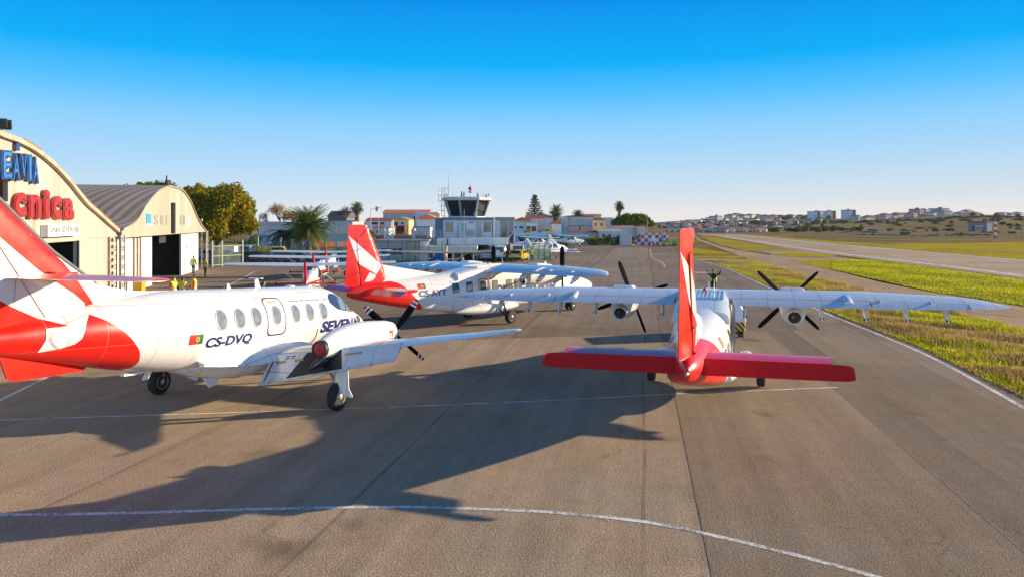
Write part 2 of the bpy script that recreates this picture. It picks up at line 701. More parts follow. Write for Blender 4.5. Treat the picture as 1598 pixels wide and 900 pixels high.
def plate(mb, poly, yf, step=0.12, mi=0):
    """upright plate with outline poly in (u,z) and half thickness yf(u,z)"""
    v, f = tri_grid(poly, step)
    n = len(v)
    vs = [(u, yf(u, z), z) for u, z in v] + [(u, -yf(u, z), z) for u, z in v]
    fs = []
    cnt = {}
    for q in f:
        a, b, c = (Vector(v[i]) for i in q[:3])
        ccw = (b - a).cross(c - a) if False else ((b.x - a.x) * (c.y - a.y) - (b.y - a.y) * (c.x - a.x))
        q = q if ccw > 0 else tuple(reversed(q))
        fs.append(tuple(reversed(q)))                 # +y side
        fs.append(tuple(i + n for i in q))            # -y side
        for i in range(len(q)):
            e = (q[i], q[(i + 1) % len(q)])
            cnt[e] = 1
    for (a, b) in cnt:
        if (b, a) not in cnt:
            fs.append((a, b, b + n, a + n))
    mb.add(vs, fs, mi, True)


def plate_decal(mb, poly, yf, side, off=0.006, step=0.12, mi=0):
    v, f = tri_grid(poly, step)
    vs = [(u, -side * (yf(u, z) + off), z) for u, z in v]
    orient(mb, vs, f, (0, -side, 0), mi)


def wheel(parent, c, r, w, name='wheel', steer=0.0):
    """tyre with a rim on both faces; the tyre mesh is the part, the rim its sub-part"""
    x, y, z = c
    mb = MB()
    prof = [(-w / 2, r * 0.58), (-w / 2, r * 0.82), (-w * 0.42, r * 0.93), (-w * 0.25, r * 0.99), (0, r), (w * 0.25, r * 0.99), (w * 0.42, r * 0.93), (w / 2, r * 0.82), (w / 2, r * 0.58)]
    mb.lathe(prof, (0, 0, 0), (0, 1, 0), 32, caps=True)
    o = mb.build(name, RUBBER, parent, c)
    rb = MB()
    for sg in (-1, 1):
        rb.lathe([(0, r * 0.60), (0.02, r * 0.56), (0.005, r * 0.50), (-0.03, r * 0.42), (-0.03, r * 0.24), (0.02, r * 0.20), (0.03, r * 0.10), (0.03, 0.001)], (0, sg * (w / 2 - 0.012), 0), (0, sg, 0), 24, caps=False)
        for k in range(8):
            a = 2 * math.pi * k / 8
            rb.lathe([(-0.03, 0.018), (-0.002, 0.018), (-0.002, 0.001)], (r * 0.34 * math.cos(a), sg * (w / 2 - 0.012), r * 0.34 * math.sin(a)), (0, sg, 0), 6)
    rb.build('rim', ALLOY, o)
    return o


def propeller(parent, c, D, n, ang, tips=False, pitch=62.0, spin=(0.17, 0.42), spin_mat=None, width=0.15, name='propeller'):
    """spinner as the part, each blade (and its painted tip) a sub-part"""
    L = spin[1]
    mb = MB()
    r = spin[0]
    mb.lathe([(-0.16, r * 0.96), (-0.02, r), (L * 0.2, r * 0.97), (L * 0.45, r * 0.84), (L * 0.7, r * 0.58), (L * 0.88, r * 0.3), (L, 0.01)], (0, 0, 0), (1, 0, 0), 24)
    sp = mb.build(name, spin_mat or WHITE, parent, c)
    for k in range(n):
        a = R(ang + 360.0 * k / n)
        bm = MB()
        st = [(r * 0.8, 0.055, 0.05, 70), (r * 1.35, 0.075, 0.045, 66), (D * 0.5 * 0.35, width * 0.95, 0.03, 56), (D * 0.5 * 0.6, width, 0.022, 50), (D * 0.5 * 0.8, width * 0.92, 0.016, 46), (D * 0.5 * 0.93, width * 0.72, 0.012, 43), (D * 0.5 * 0.985, width * 0.40, 0.008, 42), (D * 0.5, width * 0.08, 0.004, 42)]
        rings = []; tipr = []
        for q, wd, th, pt in st:
            pa = R(pt - 50 + pitch)      # angle between chord and disc plane
            ring = []
            for j in range(14):
                b = 2 * math.pi * j / 14
                cx_, tx_ = wd * math.cos(b), th * math.sin(b)
                # chord direction in plane (tangential t, axial x)
                t = cx_ * math.cos(pa) - tx_ * math.sin(pa); xx = cx_ * math.sin(pa) + tx_ * math.cos(pa)
                # radial direction in yz plane: (cos a up)
                ring.append((xx, -q * math.sin(a) - t * math.cos(a), q * math.cos(a) - t * math.sin(a)))
            rings.append(ring)
        bm.loft(rings)
        blade = bm.build('blade', BLADE, sp)
        if tips:
            tb = MB()
            def cut(q0, q1, mi):
                rr = []
                for q in (q0, (q0 + q1) / 2, q1):
                    i = max(j for j in range(len(st) - 1) if st[j][0] <= q + 1e-6)
                    t = (q - st[i][0]) / (st[i + 1][0] - st[i][0])
                    cen = [sum(p[k2] for p in rings[i]) / 14 * (1 - t) + sum(p[k2] for p in rings[i + 1]) / 14 * t for k2 in range(3)]
                    rg = []
                    for p0, p1 in zip(rings[i], rings[i + 1]):
                        v = [p0[k2] * (1 - t) + p1[k2] * t for k2 in range(3)]
                        d = Vector([v[k2] - cen[k2] for k2 in range(3)])
                        rg.append(tuple(Vector(v) + d.normalized() * 0.004))
                    rr.append(rg)
                tb.loft(rr, mi, caps=True)
            h = D / 2
            cut(h * 0.80, h * 0.845, 0); cut(h * 0.846, h * 0.90, 1); cut(h * 0.901, h * 0.945, 0); cut(h * 0.946, h * 0.985, 1)
            tb.build('painted_tip', [STRIPEW, STRIPER], sp)
    return sp


def flag_part(parent, fus, u0, u1, z0, z1, side):
    """small national flag painted on the side, green at the forward edge"""
    um = u1 - (u1 - u0) * 0.4
    mb = MB()
    fus.decal(mb, [(u0, z0), (um, z0), (um, z1), (u0, z1)], side, mi=0)
    fus.decal(mb, [(um, z0), (u1, z0), (u1, z1), (um, z1)], side, mi=1)
    r = (z1 - z0) * 0.24
    fus.decal(mb, ellipse(um, (z0 + z1) / 2, r, r, 18), side, off=0.009, mi=2)
    fus.decal(mb, rrect(um - r * 0.5, um + r * 0.5, (z0 + z1) / 2 - r * 0.6, (z0 + z1) / 2 + r * 0.6, r * 0.4), side, off=0.011, mi=0)
    return mb.build('flag', [FLAGR, FLAGG, FLAGY], parent)


def pose(root, X, Y, heading, roll=0.0, pitch=0.0):
    root.location = (X, Y, 0)
    root.rotation_mode = 'XYZ'
    root.rotation_euler = (R(-roll), R(pitch), R(90 - heading))
# ------------------------------------------------------------------ high-wing twin turboprop
DF = Fus([
    # u, zb, zt, w, zm, n_up, n_low
    (8.15, 1.28, 1.34, 0.03, 1.31, 2.0, 2.0),
    (8.05, 1.17, 1.46, 0.14, 1.30, 2.1, 2.1),
    (7.75, 1.03, 1.63, 0.30, 1.29, 2.2, 2.2),
    (7.1, 0.88, 1.83, 0.50, 1.28, 2.4, 2.3),
    (6.3, 0.78, 2.00, 0.66, 1.28, 2.6, 2.5),
    (5.7, 0.73, 2.11, 0.74, 1.28, 2.7, 2.7),
    (5.0, 0.70, 2.42, 0.80, 1.28, 2.7, 3.0),
    (4.3, 0.68, 2.60, 0.83, 1.28, 3.0, 3.2),
    (3.2, 0.66, 2.66, 0.84, 1.28, 3.4, 3.4),
    (1.0, 0.66, 2.74, 0.84, 1.28, 4.6, 3.4),
    (-1.0, 0.66, 2.70, 0.84, 1.28, 4.2, 3.4),
    (-2.6, 0.70, 2.60, 0.83, 1.25, 2.9, 3.6),
    (-4.0, 0.86, 2.51, 0.78, 1.32, 2.3, 3.8),
    (-5.2, 1.08, 2.44, 0.69, 1.48, 2.1, 3.8),
    (-6.4, 1.33, 2.38, 0.52, 1.68, 2.0, 3.4),
    (-7.3, 1.54, 2.31, 0.34, 1.84, 2.0, 2.8),
    (-7.9, 1.68, 2.22, 0.19, 1.93, 2.0, 2.3),
    (-8.2, 1.82, 2.08, 0.06, 1.97, 2.0, 2.0),
])
DW = Wing([
    (0.0, 1.10, -1.00, 2.74, 2.56, 0.155),
    (4.6, 1.10, -1.00, 2.74, 2.56, 0.155),
    (7.1, 0.62, -0.80, 2.70, 2.57, 0.15),
    (7.5, 0.38, -0.72, 2.69, 2.58, 0.14),
    (7.85, 0.02, -0.60, 2.66, 2.59, 0.12),
    (8.06, -0.26, -0.50, 2.63, 2.60, 0.10),
    (8.13, -0.40, -0.47, 2.615, 2.605, 0.08),
])
DT = Wing([
    (0.0, -6.40, -7.66, 2.10, 2.02, 0.115),
    (2.84, -6.46, -7.64, 2.10, 2.02, 0.115),
    (3.00, -6.48, -7.64, 2.10, 2.02, 0.115),
    (3.12, -6.53, -7.64, 2.098, 2.02, 0.11),
    (3.19, -6.64, -7.64, 2.09, 2.02, 0.095),
    (3.23, -6.90, -7.635, 2.07, 2.02, 0.06),
], camber=0.0)
DLIV = None


def fin_y(u, z):
    le = np.interp(z, [2.0, 2.41, 4.5, 4.9], [-5.92, -6.09, -6.97, -7.15])
    te = np.interp(z, [2.0, 4.9], [-8.31, -8.10])
    c = (le - u) / (le - te)
    return max(0.004, airfoil(c, 0.135) * (le - te))


def hinge_u(z): return -7.55 - 0.085 * (z - 2.2)


SW1 = [(-8.10, 4.43), (-7.80, 4.19), (-7.49, 3.92), (-7.1, 3.6), (-6.48, 3.08), (-6.77, 2.70), (-7.05, 2.86), (-7.28, 2.98), (-7.61, 3.18), (-7.72, 3.38), (-7.85, 3.72), (-7.97, 4.08)]
SW2 = [(-7.12, 2.80), (-6.80, 2.67), (-6.86, 2.55), (-6.98, 2.44), (-7.14, 2.40), (-7.38, 2.40), (-7.24, 2.62)]


def make_dornier(reg, label, X, Y, heading, roll, rudder=0.0, elev=20.0, props=(0, 0), pitch_r=62, read_right=True):
    global DLIV
    if DLIV is None:
        DLIV = livery('red_and_white_fuselage_paint', [(-4.3, 0.6), (-4.55, 0.9), (-4.72, 1.15), (-5.0, 1.5), (-5.2, 1.72), (-5.38, 1.93), (-5.55, 2.1), (-5.75, 2.25), (-6.0, 2.34), (-6.3, 2.42), (-6.6, 2.6)], (0.5, 2.7), (-8.5, -3.5))
    root = empty('twin_engine_plane')
    tag(root, label, 'airplane', 'white and red twin propeller planes')
    mb = MB(); DF.mesh(mb); fus = mb.build('fuselage', DLIV, root)
    # windscreen and side windows
    mb = MB()
    for sd in (1, -1):
        DF.decal(mb, rounded([(4.35, 1.93), (5.15, 1.93), (5.35, 2.0), (4.95, 2.30), (4.40, 2.40)], 0.06), sd, mi=0)
        DF.decal_top(mb, rounded([(5.62, sd * 0.04), (5.40, sd * 0.56), (4.88, sd * 0.60), (4.72, sd * 0.04)], 0.05), mi=0)
    mb.build('windscreen', GLASSD, root)
    for sd in (1, -1):
        for u, z in [(-2.77, 1.88), (-1.93, 1.885), (-1.06, 1.87), (-0.29, 1.88), (0.68, 1.86), (1.23, 1.86), (2.26, 1.84), (3.2, 1.84)]:
            mb = MB(); DF.decal(mb, rrect(u - 0.17, u + 0.17, z - 0.20, z + 0.20, 0.09), sd, off=0.012)
            w = mb.build('cabin_window', GLASSD if u < -0.9 else SHEENGLASS, root)
            fr = MB(); DF.decal(fr, rrect(u - 0.205, u + 0.205, z - 0.235, z + 0.235, 0.11), sd, off=0.008, holes=[rrect(u - 0.165, u + 0.165, z - 0.195, z + 0.195, 0.09)])
            fr.build('window_frame', OUTLINE, w)
        # red outlined emergency exits
        for (u0, u1, z0, z1) in ((-1.38, -0.74, 1.50, 2.24), (2.92, 3.5, 1.40, 2.12)):
            mb = MB(); DF.decal(mb, rrect(u0, u1, z0, z1, 0.22), sd, off=0.008, holes=[rrect(u0 + 0.05, u1 - 0.05, z0 + 0.05, z1 - 0.05, 0.18)])
            mb.build('exit_outline', REDLINE, root)
        mb = MB()
        for (u, z, du, dz) in ((-3.05, 2.2, 1, -1), (-2.3, 2.2, -1, -1), (-3.05, 0.98, 1, 1), (-2.3, 1.02, -1, 1)):
            DF.decal(mb, [(u, z), (u + 0.11 * du, z), (u + 0.11 * du, z + 0.02 * dz), (u, z + 0.02 * dz)], sd, off=0.005)
            DF.decal(mb, [(u, z), (u + 0.02 * du, z), (u + 0.02 * du, z + 0.11 * dz), (u, z + 0.11 * dz)], sd, off=0.007)
        mb.build('door_corner_mark', REDLINE, root)
        mb = MB(); DF.text(mb, reg, -4.87, -3.32, 1.585, 1.87, sd, bold=0.03); mb.build('registration', NAVY, root)
        mb = MB(); DF.text(mb, 'SEVENAIR', -0.32, 4.30, 1.27, 1.86, sd, bold=0.05, shear=0.12); mb.build('airline_name', NAVY, root)
        flag_part(root, DF, -4.86, -4.44, 1.94, 2.18, sd)
    # belly and wheel fairings
    for sd in (1, -1):
        mb = MB()
        rings = []
        for i in range(25):
            t = i / 24; u = -2.7 + 4.1 * t
            e = max(0.02, math.sin(math.pi * min(1, max(0, t * 0.94 + 0.04))) ** 0.6)
            r = []
            for k in range(20):
                a = 2 * math.pi * k / 20
                r.append((u, -sd * (0.72 + 0.36 * e * math.cos(a)), 0.74 + 0.27 * e * math.sin(a)))
            rings.append(r if sd < 0 else r[::-1])
        mb.loft(rings[::-1]); mb.build('wheel_fairing', WHITE, root)
    # dorsal fin
    mb = MB()
    rings = []
    for i in range(22):
        u = -7.0 + i * (4.0 / 21)
        zr = np.interp(u, [-7.0, -6.4, -6.25, -5.4, -4.3, -3.3, -3.0], [3.0, 3.12, 3.09, 2.93, 2.73, 2.56, 2.46])
        zt = DF.top(u, 0.0)
        wb = np.interp(u, [-7.0, -5.5, -4.2, -3.0], [0.16, 0.24, 0.26, 0.10])
        r = []
        for q in np.linspace(-1, 1, 15):
            y = wb * q
            a = abs(q)
            hz = (1 - a) ** 2.2 * 0.75 + 0.25 * max(0, 1 - a * 4.0) if a < 0.999 else 0
            zz = DF.top(u, y) - 0.03 + (max(zr - zt, -0.02) + 0.03) * hz
            r.append((u, y, zz))
        r += [(u, 0.5 * wb, zt - 0.25), (u, -0.5 * wb, zt - 0.25)]
        rings.append(r)
    mb.loft(rings); mb.build('dorsal_fin', WHITE, root)
    # fin, rudder
    out = [(-5.92, 2.05), (-6.09, 2.41), (-6.40, 3.14), (-6.97, 4.50), (-7.12, 4.80), (-7.20, 4.70), (-7.46, 4.41), (-7.70, 4.36), (hinge_u(2.15) + 0.015, 2.15), (-7.5, 2.05)]
    mb = MB(); plate(mb, out, fin_y); fin = mb.build('fin', RED, root)
    for sd in (1, -1):
        mb = MB()
        plate_decal(mb, clip(SW1, lambda p: p[0] - hinge_u(p[1]) - 0.012), fin_y, sd)
        plate_decal(mb, SW2, fin_y, sd)
        mb.build('bird_emblem', WHITE, fin)
    mb = MB()
    mb.loft([[(-6.40 - 0.419 * (z - 3.14) - 0.035 + 0.055 * math.cos(a), 0.06 * math.sin(a), z) for a in np.linspace(0, 2 * math.pi, 10, endpoint=False)] for z in (3.1, 3.5, 4.0, 4.45)])
    mb.build('leading_edge_strip', M('pale_red_edge', (0.55, 0.12, 0.09), 0.3, coat=0.4), fin)
    hz = 2.2; hu = hinge_u(2.2)
    rout = [(-8.28, 2.22), (-7.535, 2.16), (-7.70, 4.37), (-7.49, 4.45), (-7.24, 4.74), (-7.16, 4.86), (-7.25, 4.90), (-7.6, 4.91), (-8.0, 4.90), (-8.09, 4.86)]
    mb = MB(); plate(mb, rout, lambda u, z: max(fin_y(u, z) * min(1.0, 0.35 + max(0.0, hinge_u(z) + 0.04 - u) * 9.0) if z < 4.35 else fin_y(u, z), 0.013))
    for i, p in enumerate(mb.v): mb.v[i] = (p[0] - hu, p[1], p[2] - hz)
    rud = mb.build('rudder', RED, root, (hu, 0, hz)); rud.rotation_euler = (0, 0, R(rudder))
    for sd in (1, -1):
        mb = MB()
        plate_decal(mb, clip(SW1, lambda p: hinge_u(p[1]) - p[0] - 0.012), lambda u, z: max(fin_y(u, z), 0.013), sd)
        for i, p in enumerate(mb.v): mb.v[i] = (p[0] - hu, p[1], p[2] - hz)
        mb.build('bird_emblem', WHITE, rud)
    mb = MB()
    mb.box((-0.55, 0, 2.15 - 0.02), (0.03, 0.03, 0.03))
    mb.tube([(0.05, 0.12, 0.62), (-0.25, 0.16, 0.6)], 0.012, 6); mb.tube([(0.05, -0.12, 0.62), (-0.25, -0.16, 0.6)], 0.012, 6)
    mb.box((0.02, 0, 0.62), (0.06, 0.26, 0.03)); mb.box((0.02, 0, 0.08), (0.06, 0.3, 0.03))
    mb.build('tab_linkage', DARKM, rud)
    # small aerial on both sides of the fin
    mb = MB(); mb.tube([(-7.2, -0.42, 3.95), (-7.2, 0.42, 3.95)], 0.016, 6); mb.build('fin_aerial', WHITE, root)
    # tailplane
    for sd in (1, -1):
        mb = MB(); DT.mesh(mb, 0.12, 2.84, sd, 0.0, 0.615); st = mb.build('tailplane', RED, root)
        mb = MB(); DT.mesh(mb, 0.24, 3.22, sd, 0.63, 1.0, defl=elev, hinge=0.645, nl=18)
        mb.build('elevator', RED, st)
        mb = MB(); DT.mesh(mb, 0.3, 2.8, sd, 0.0, 0.05);
        for i, p in enumerate(mb.v): mb.v[i] = (p[0] + 0.006, p[1], p[2])
        mb.build('leading_edge_boot', M('silver_boot', (0.45, 0.45, 0.46), 0.3, metal=0.6), st)
    mb = MB(); mb.lathe([(0, 0.05), (0.12, 0.045), (0.17, 0.02)], (-8.15, 0, 1.97), (-1, 0, 0), 12); mb.build('tail_light', ALLOY, root)
    # wing
    mb = MB()
    for sd in (1, -1):
        DW.mesh(mb, 0.0, 4.62, sd, 0.0, 0.745, nc=18); DW.mesh(mb, 4.62, 7.1, sd, 0.0, 0.73, nc=18); DW.mesh(mb, 7.1, 8.13, sd, 0.0, 1.0, nc=18)
    wing = mb.build('wing', WHITE, root)
    for sd in (1, -1):
        mb = MB(); DW.mesh(mb, 0.86, 4.60, sd, 0.765, 1.0); mb.build('flap', WHITE, root)
        mb = MB(); DW.mesh(mb, 4.64, 7.08, sd, 0.752, 1.0, defl=2.5); ai = mb.build('aileron', WHITE, root)
        for l in (4.9, 6.2):
            mb = MB(); p = DW.pt(l, 0.75, 1, sd); mb.box((p[0] + 0.02, p[1], p[2] + 0.015), (0.2, 0.05, 0.04)); mb.build('hinge_fairing', WHITE, ai)
        for l in (1.2, 3.3, 4.45, 5.5, 6.5):
            p = DW.pt(l, 0.80, -1, sd)
            mb = MB()
            rings = []
            for (du, dz, hw, hh) in ((0.26, 0.0, 0.02, 0.03), (0.12, -0.07, 0.05, 0.09), (-0.08, -0.15, 0.055, 0.16), (-0.30, -0.24, 0.045, 0.15), (-0.42, -0.33, 0.02, 0.05)):
                rings.append([(p[0] + du, p[1] + hw * math.cos(a), p[2] + dz + hh * math.sin(a)) for a in np.linspace(0, 2 * math.pi, 12, endpoint=False)])
            mb.loft(rings); br = mb.build('flap_bracket', WHITE, root)
            mb = MB(); mb.tube([(p[0] - 0.37, p[1] - 0.05, p[2] - 0.31), (p[0] - 0.37, p[1] + 0.05, p[2] - 0.31)], 0.035, 8); mb.build('bracket_pin', DARKM, br)
        mb = MB(); p = DW.pt(4.05, 0.62, 1, sd)
        rings = []
        for (c, wv, hv) in ((0.45, 0.01, 0.005), (0.6, 0.09, 0.05), (0.75, 0.13, 0.085), (0.86, 0.12, 0.07)):
            q = DW.pt(4.05, c, 1, sd); rings.append([(q[0], q[1] + wv * math.cos(a), q[2] + hv * max(0, math.sin(a)) - 0.01) for a in np.linspace(0, 2 * math.pi, 10, endpoint=False)])
        mb.loft(rings); mb.build('wing_fairing', WHITE, root)
    # fairing and stiffeners over the cabin, behind the main spar
    mb = MB()
    rings = []
    for u, zc in ((0.6, 2.86), (0.0, 2.84), (-0.9, 2.80), (-1.5, 2.745), (-2.6, 2.57)):
        rings.append([(u, y, zc - 0.012 * (abs(y) / 0.7) ** 4 * 4) for y in np.linspace(0.62, -0.62, 9)] + [(u, -0.74, zc - 0.10), (u, -0.80, zc - 0.34), (u, 0.80, zc - 0.34), (u, 0.74, zc - 0.10)])
    mb.loft(rings); ff = mb.build('roof_fairing', WHITE, root)
    mb = MB()
    for i in range(11):
        y = -0.60 + i * 0.118
        mb.bar((0.35, y, 2.875), (-1.25, y, 2.79), 0.045, 0.075)
    mb.build('roof_stiffeners', WHITE, root)
    if rudder:
        mb = MB(); mb.box((-1.0, -0.895, 1.88), (0.5, 0.06, 1.5)); mb.build('open_door_edge', M('door_edge_grey', (0.30, 0.26, 0.21), 0.5, var=0.3), root)
    # engines
    for sd, pa in ((1, props[0]), (-1, props[1])):
        l0 = 2.63; y0 = -sd * l0
        mb = MB()
        rings = []
        for (u, zc, w, h, n) in ((2.60, 2.37, 0.21, 0.22, 2), (2.45, 2.36, 0.27, 0.29, 2.2), (2.1, 2.34, 0.33, 0.37, 2.4), (1.6, 2.34, 0.36, 0.42, 2.5), (1.0, 2.32, 0.37, 0.43, 2.5), (0.5, 2.30, 0.36, 0.40, 2.5), (0.15, 2.28, 0.33, 0.34, 2.3)):
            rings.append([(u, y0 + w * math.copysign(abs(math.cos(a)) ** (2 / n), math.cos(a)), zc + h * math.copysign(abs(math.sin(a)) ** (2 / n), math.sin(a))) for a in np.linspace(0, 2 * math.pi, 32, endpoint=False)])
        mb.loft(rings); nac = mb.build('engine_nacelle', WHITE, root)
        mb = MB(); mb.lathe([(0.0, 0.235), (0.30, 0.225), (0.30, 0.19), (-0.05, 0.18), (-0.05, 0.001)], (0.18, y0, 2.19), (-1, 0, -0.18), 20, mi=0, caps=False)
        mb.lathe([(0, 0.17), (-0.01, 0.001)], (-0.02, y0, 2.16), (-1, 0, -0.18), 18, mi=1, caps=False)
        mb.tube([(0.1, y0 + 0.04, 2.3), (-0.14, y0 + 0.04, 2.16)], 0.05, 8, 2)
        mb.build('exhaust', [WHITE, DARKM, M('heat_tinted_steel', (0.35, 0.27, 0.18), 0.4, metal=0.8)], nac)
        mb = MB()
        rings = []
        for (u, zt, w) in ((2.0, 2.72, 0.20), (1.7, 2.86, 0.30), (1.2, 2.93, 0.36), (0.75, 2.97, 0.36), (0.62, 2.95, 0.35)):
            rings.append([(u, y0 + w, 2.5), (u, y0 + w, zt - 0.07), (u, y0 + w - 0.07, zt), (u, y0 - w + 0.07, zt), (u, y0 - w, zt - 0.07), (u, y0 - w, 2.5)])
        mb.loft(rings); mb.build('intake_fairing', WHITE, nac)
        mb = MB(); mb.lathe([(0, 0.13), (0.09, 0.125), (0.09, 0.09), (0, 0.08)], (2.5, y0, 2.12), (1, 0, 0.0), 16); mb.build('oil_cooler_intake', DARKM, nac)
        propeller(root, (2.76, y0, 2.37), 2.73, 4, pa, pitch=pitch_r, spin=(0.20, 0.40), spin_mat=M('dark_spinner', (0.05, 0.05, 0.055), 0.18, metal=0.9), width=0.135)
    # undercarriage
    for sd in (1, -1):
        y = -sd * 1.65
        mb = MB()
        mb.tube([(0.25, -sd * 0.85, 0.80), (0.02, -sd * 1.42, 0.34)], 0.055, 10); mb.tube([(-0.2, -sd * 0.9, 0.72), (0.0, -sd * 1.42, 0.34)], 0.04, 8)
        mb.tube([(0, -sd * 1.36, 0.34), (0, -sd * 1.62, 0.33)], 0.06, 10); mb.tube([(0.1, -sd * 1.0, 1.0), (0.0, -sd * 1.40, 0.40)], 0.045, 8)
        mb.box((0.0, -sd * 1.38, 0.36), (0.16, 0.12, 0.16))
        mb.build('main_gear_leg', DARKM, root)
        wheel(root, (0, y, 0.33), 0.33, 0.24)
        mb = MB()
        rings = []
        for i in range(11):
            a = R(15 + 15 * i)
            q = 0.36 + 0.03 * math.sin(a)
            cy_, cz_ = -sd * (1.22 + 0.30 * math.cos(a) * 1.0), 0.74 + 0.32 * math.sin(a)
            rings.append([(0.12, cy_, cz_), (-0.14, cy_, cz_), (-0.14, cy_, cz_ - 0.05), (0.12, cy_, cz_ - 0.05)])
        mb.loft(rings); mb.build('gear_door', WHITE, root)
    mb = MB(); mb.tube([(6.2, 0, 0.95), (6.29, 0, 0.30)], 0.07, 10); mb.tube([(5.8, 0, 0.85), (6.25, 0, 0.5)], 0.03, 8); mb.tube([(6.29, -0.15, 0.26), (6.29, 0.15, 0.26)], 0.04, 8)
    mb.build('nose_gear_leg', DARKM, root)
    wheel(root, (6.29, 0.16, 0.26), 0.26, 0.15, 'nose_wheel'); wheel(root, (6.29, -0.16, 0.26), 0.26, 0.15, 'nose_wheel')
    # small fittings
    mb = MB(); mb.tube([(0.75, -0.29, 2.90), (0.72, -0.29, 3.2)], [0.02, 0.008], 6); mb.build('whip_aerial', WHITE, root)
    mb = MB(); mb.lathe([(0, 0.06), (0.07, 0.06), (0.12, 0.03), (0.13, 0.001)], (0.0, -0.02, 2.86), (0, 0, 1), 12); mb.build('beacon', M('red_lens', (0.5, 0.01, 0.01), 0.15, coat=0.5), root)
    mb = MB(); mb.prism([(0, 0), (0.22, 0), (0.10, 0.26), (0.0, 0.26)], 0.03, Matrix(((1, 0, 0, 4.2), (0, 0, 1, 0), (0, 1, 0, 2.58), (0, 0, 0, 1)))); mb.build('blade_aerial', WHITE, root)
    pose(root, X, Y, heading, roll)
    return root
# ------------------------------------------------------------------ low-wing twin turboprop
JF = Fus([
    (6.45, 1.74, 1.78, 0.03, 1.76, 2, 2), (6.35, 1.62, 1.90, 0.15, 1.76, 2, 2), (6.05, 1.46, 2.07, 0.34, 1.76, 2, 2), (5.5, 1.32, 2.28, 0.56, 1.80, 2, 2),
    (4.9, 1.25, 2.48, 0.74, 1.88, 2, 2), (4.5, 1.22, 2.64, 0.84, 1.98, 2, 2), (4.0, 1.20, 2.98, 0.92, 2.08, 2, 2), (3.4, 1.19, 3.14, 0.97, 2.16, 2, 2),
    (2.6, 1.19, 3.18, 0.99, 2.185, 2, 2), (-2.2, 1.19, 3.18, 0.99, 2.185, 2, 2), (-3.2, 1.25, 3.17, 0.96, 2.21, 2, 2), (-4.2, 1.40, 3.10, 0.84, 2.25, 2, 2),
    (-5.2, 1.60, 2.97, 0.64, 2.29, 2, 2), (-6.2, 1.83, 2.78, 0.40, 2.33, 2, 2), (-7.2, 2.05, 2.58, 0.18, 2.34, 2, 2), (-7.85, 2.2, 2.44, 0.06, 2.33, 2, 2)])
JW = Wing([
    (0.5, 1.78, -0.72, 1.20, 1.14, 0.17), (1.0, 1.74, -0.70, 1.28, 1.21, 0.17), (4.8, 1.30, -0.16, 1.84, 1.79, 0.145), (7.5, 0.98, 0.20, 2.26, 2.22, 0.12),
    (7.8, 0.85, 0.22, 2.31, 2.28, 0.10), (7.93, 0.60, 0.24, 2.33, 2.31, 0.07)])
JT = Wing([(0.0, -5.90, -7.18, 3.54, 3.50, 0.10), (2.9, -6.28, -7.10, 3.54, 3.51, 0.10), (3.2, -6.40, -7.09, 3.54, 3.52, 0.10), (3.32, -6.65, -7.05, 3.54, 3.53, 0.07)], camber=0.0)


def jfin_y(u, z):
    le = np.interp(z, [2.6, 3.2, 3.57, 4.0, 4.97, 5.5], [-4.6, -4.9, -5.45, -6.15, -7.34, -7.95])
    te = np.interp(z, [2.3, 5.5], [-7.9, -9.0])
    c = (le - u) / max(le - te, 0.2)
    return max(0.012, airfoil(c, 0.085) * (le - te))


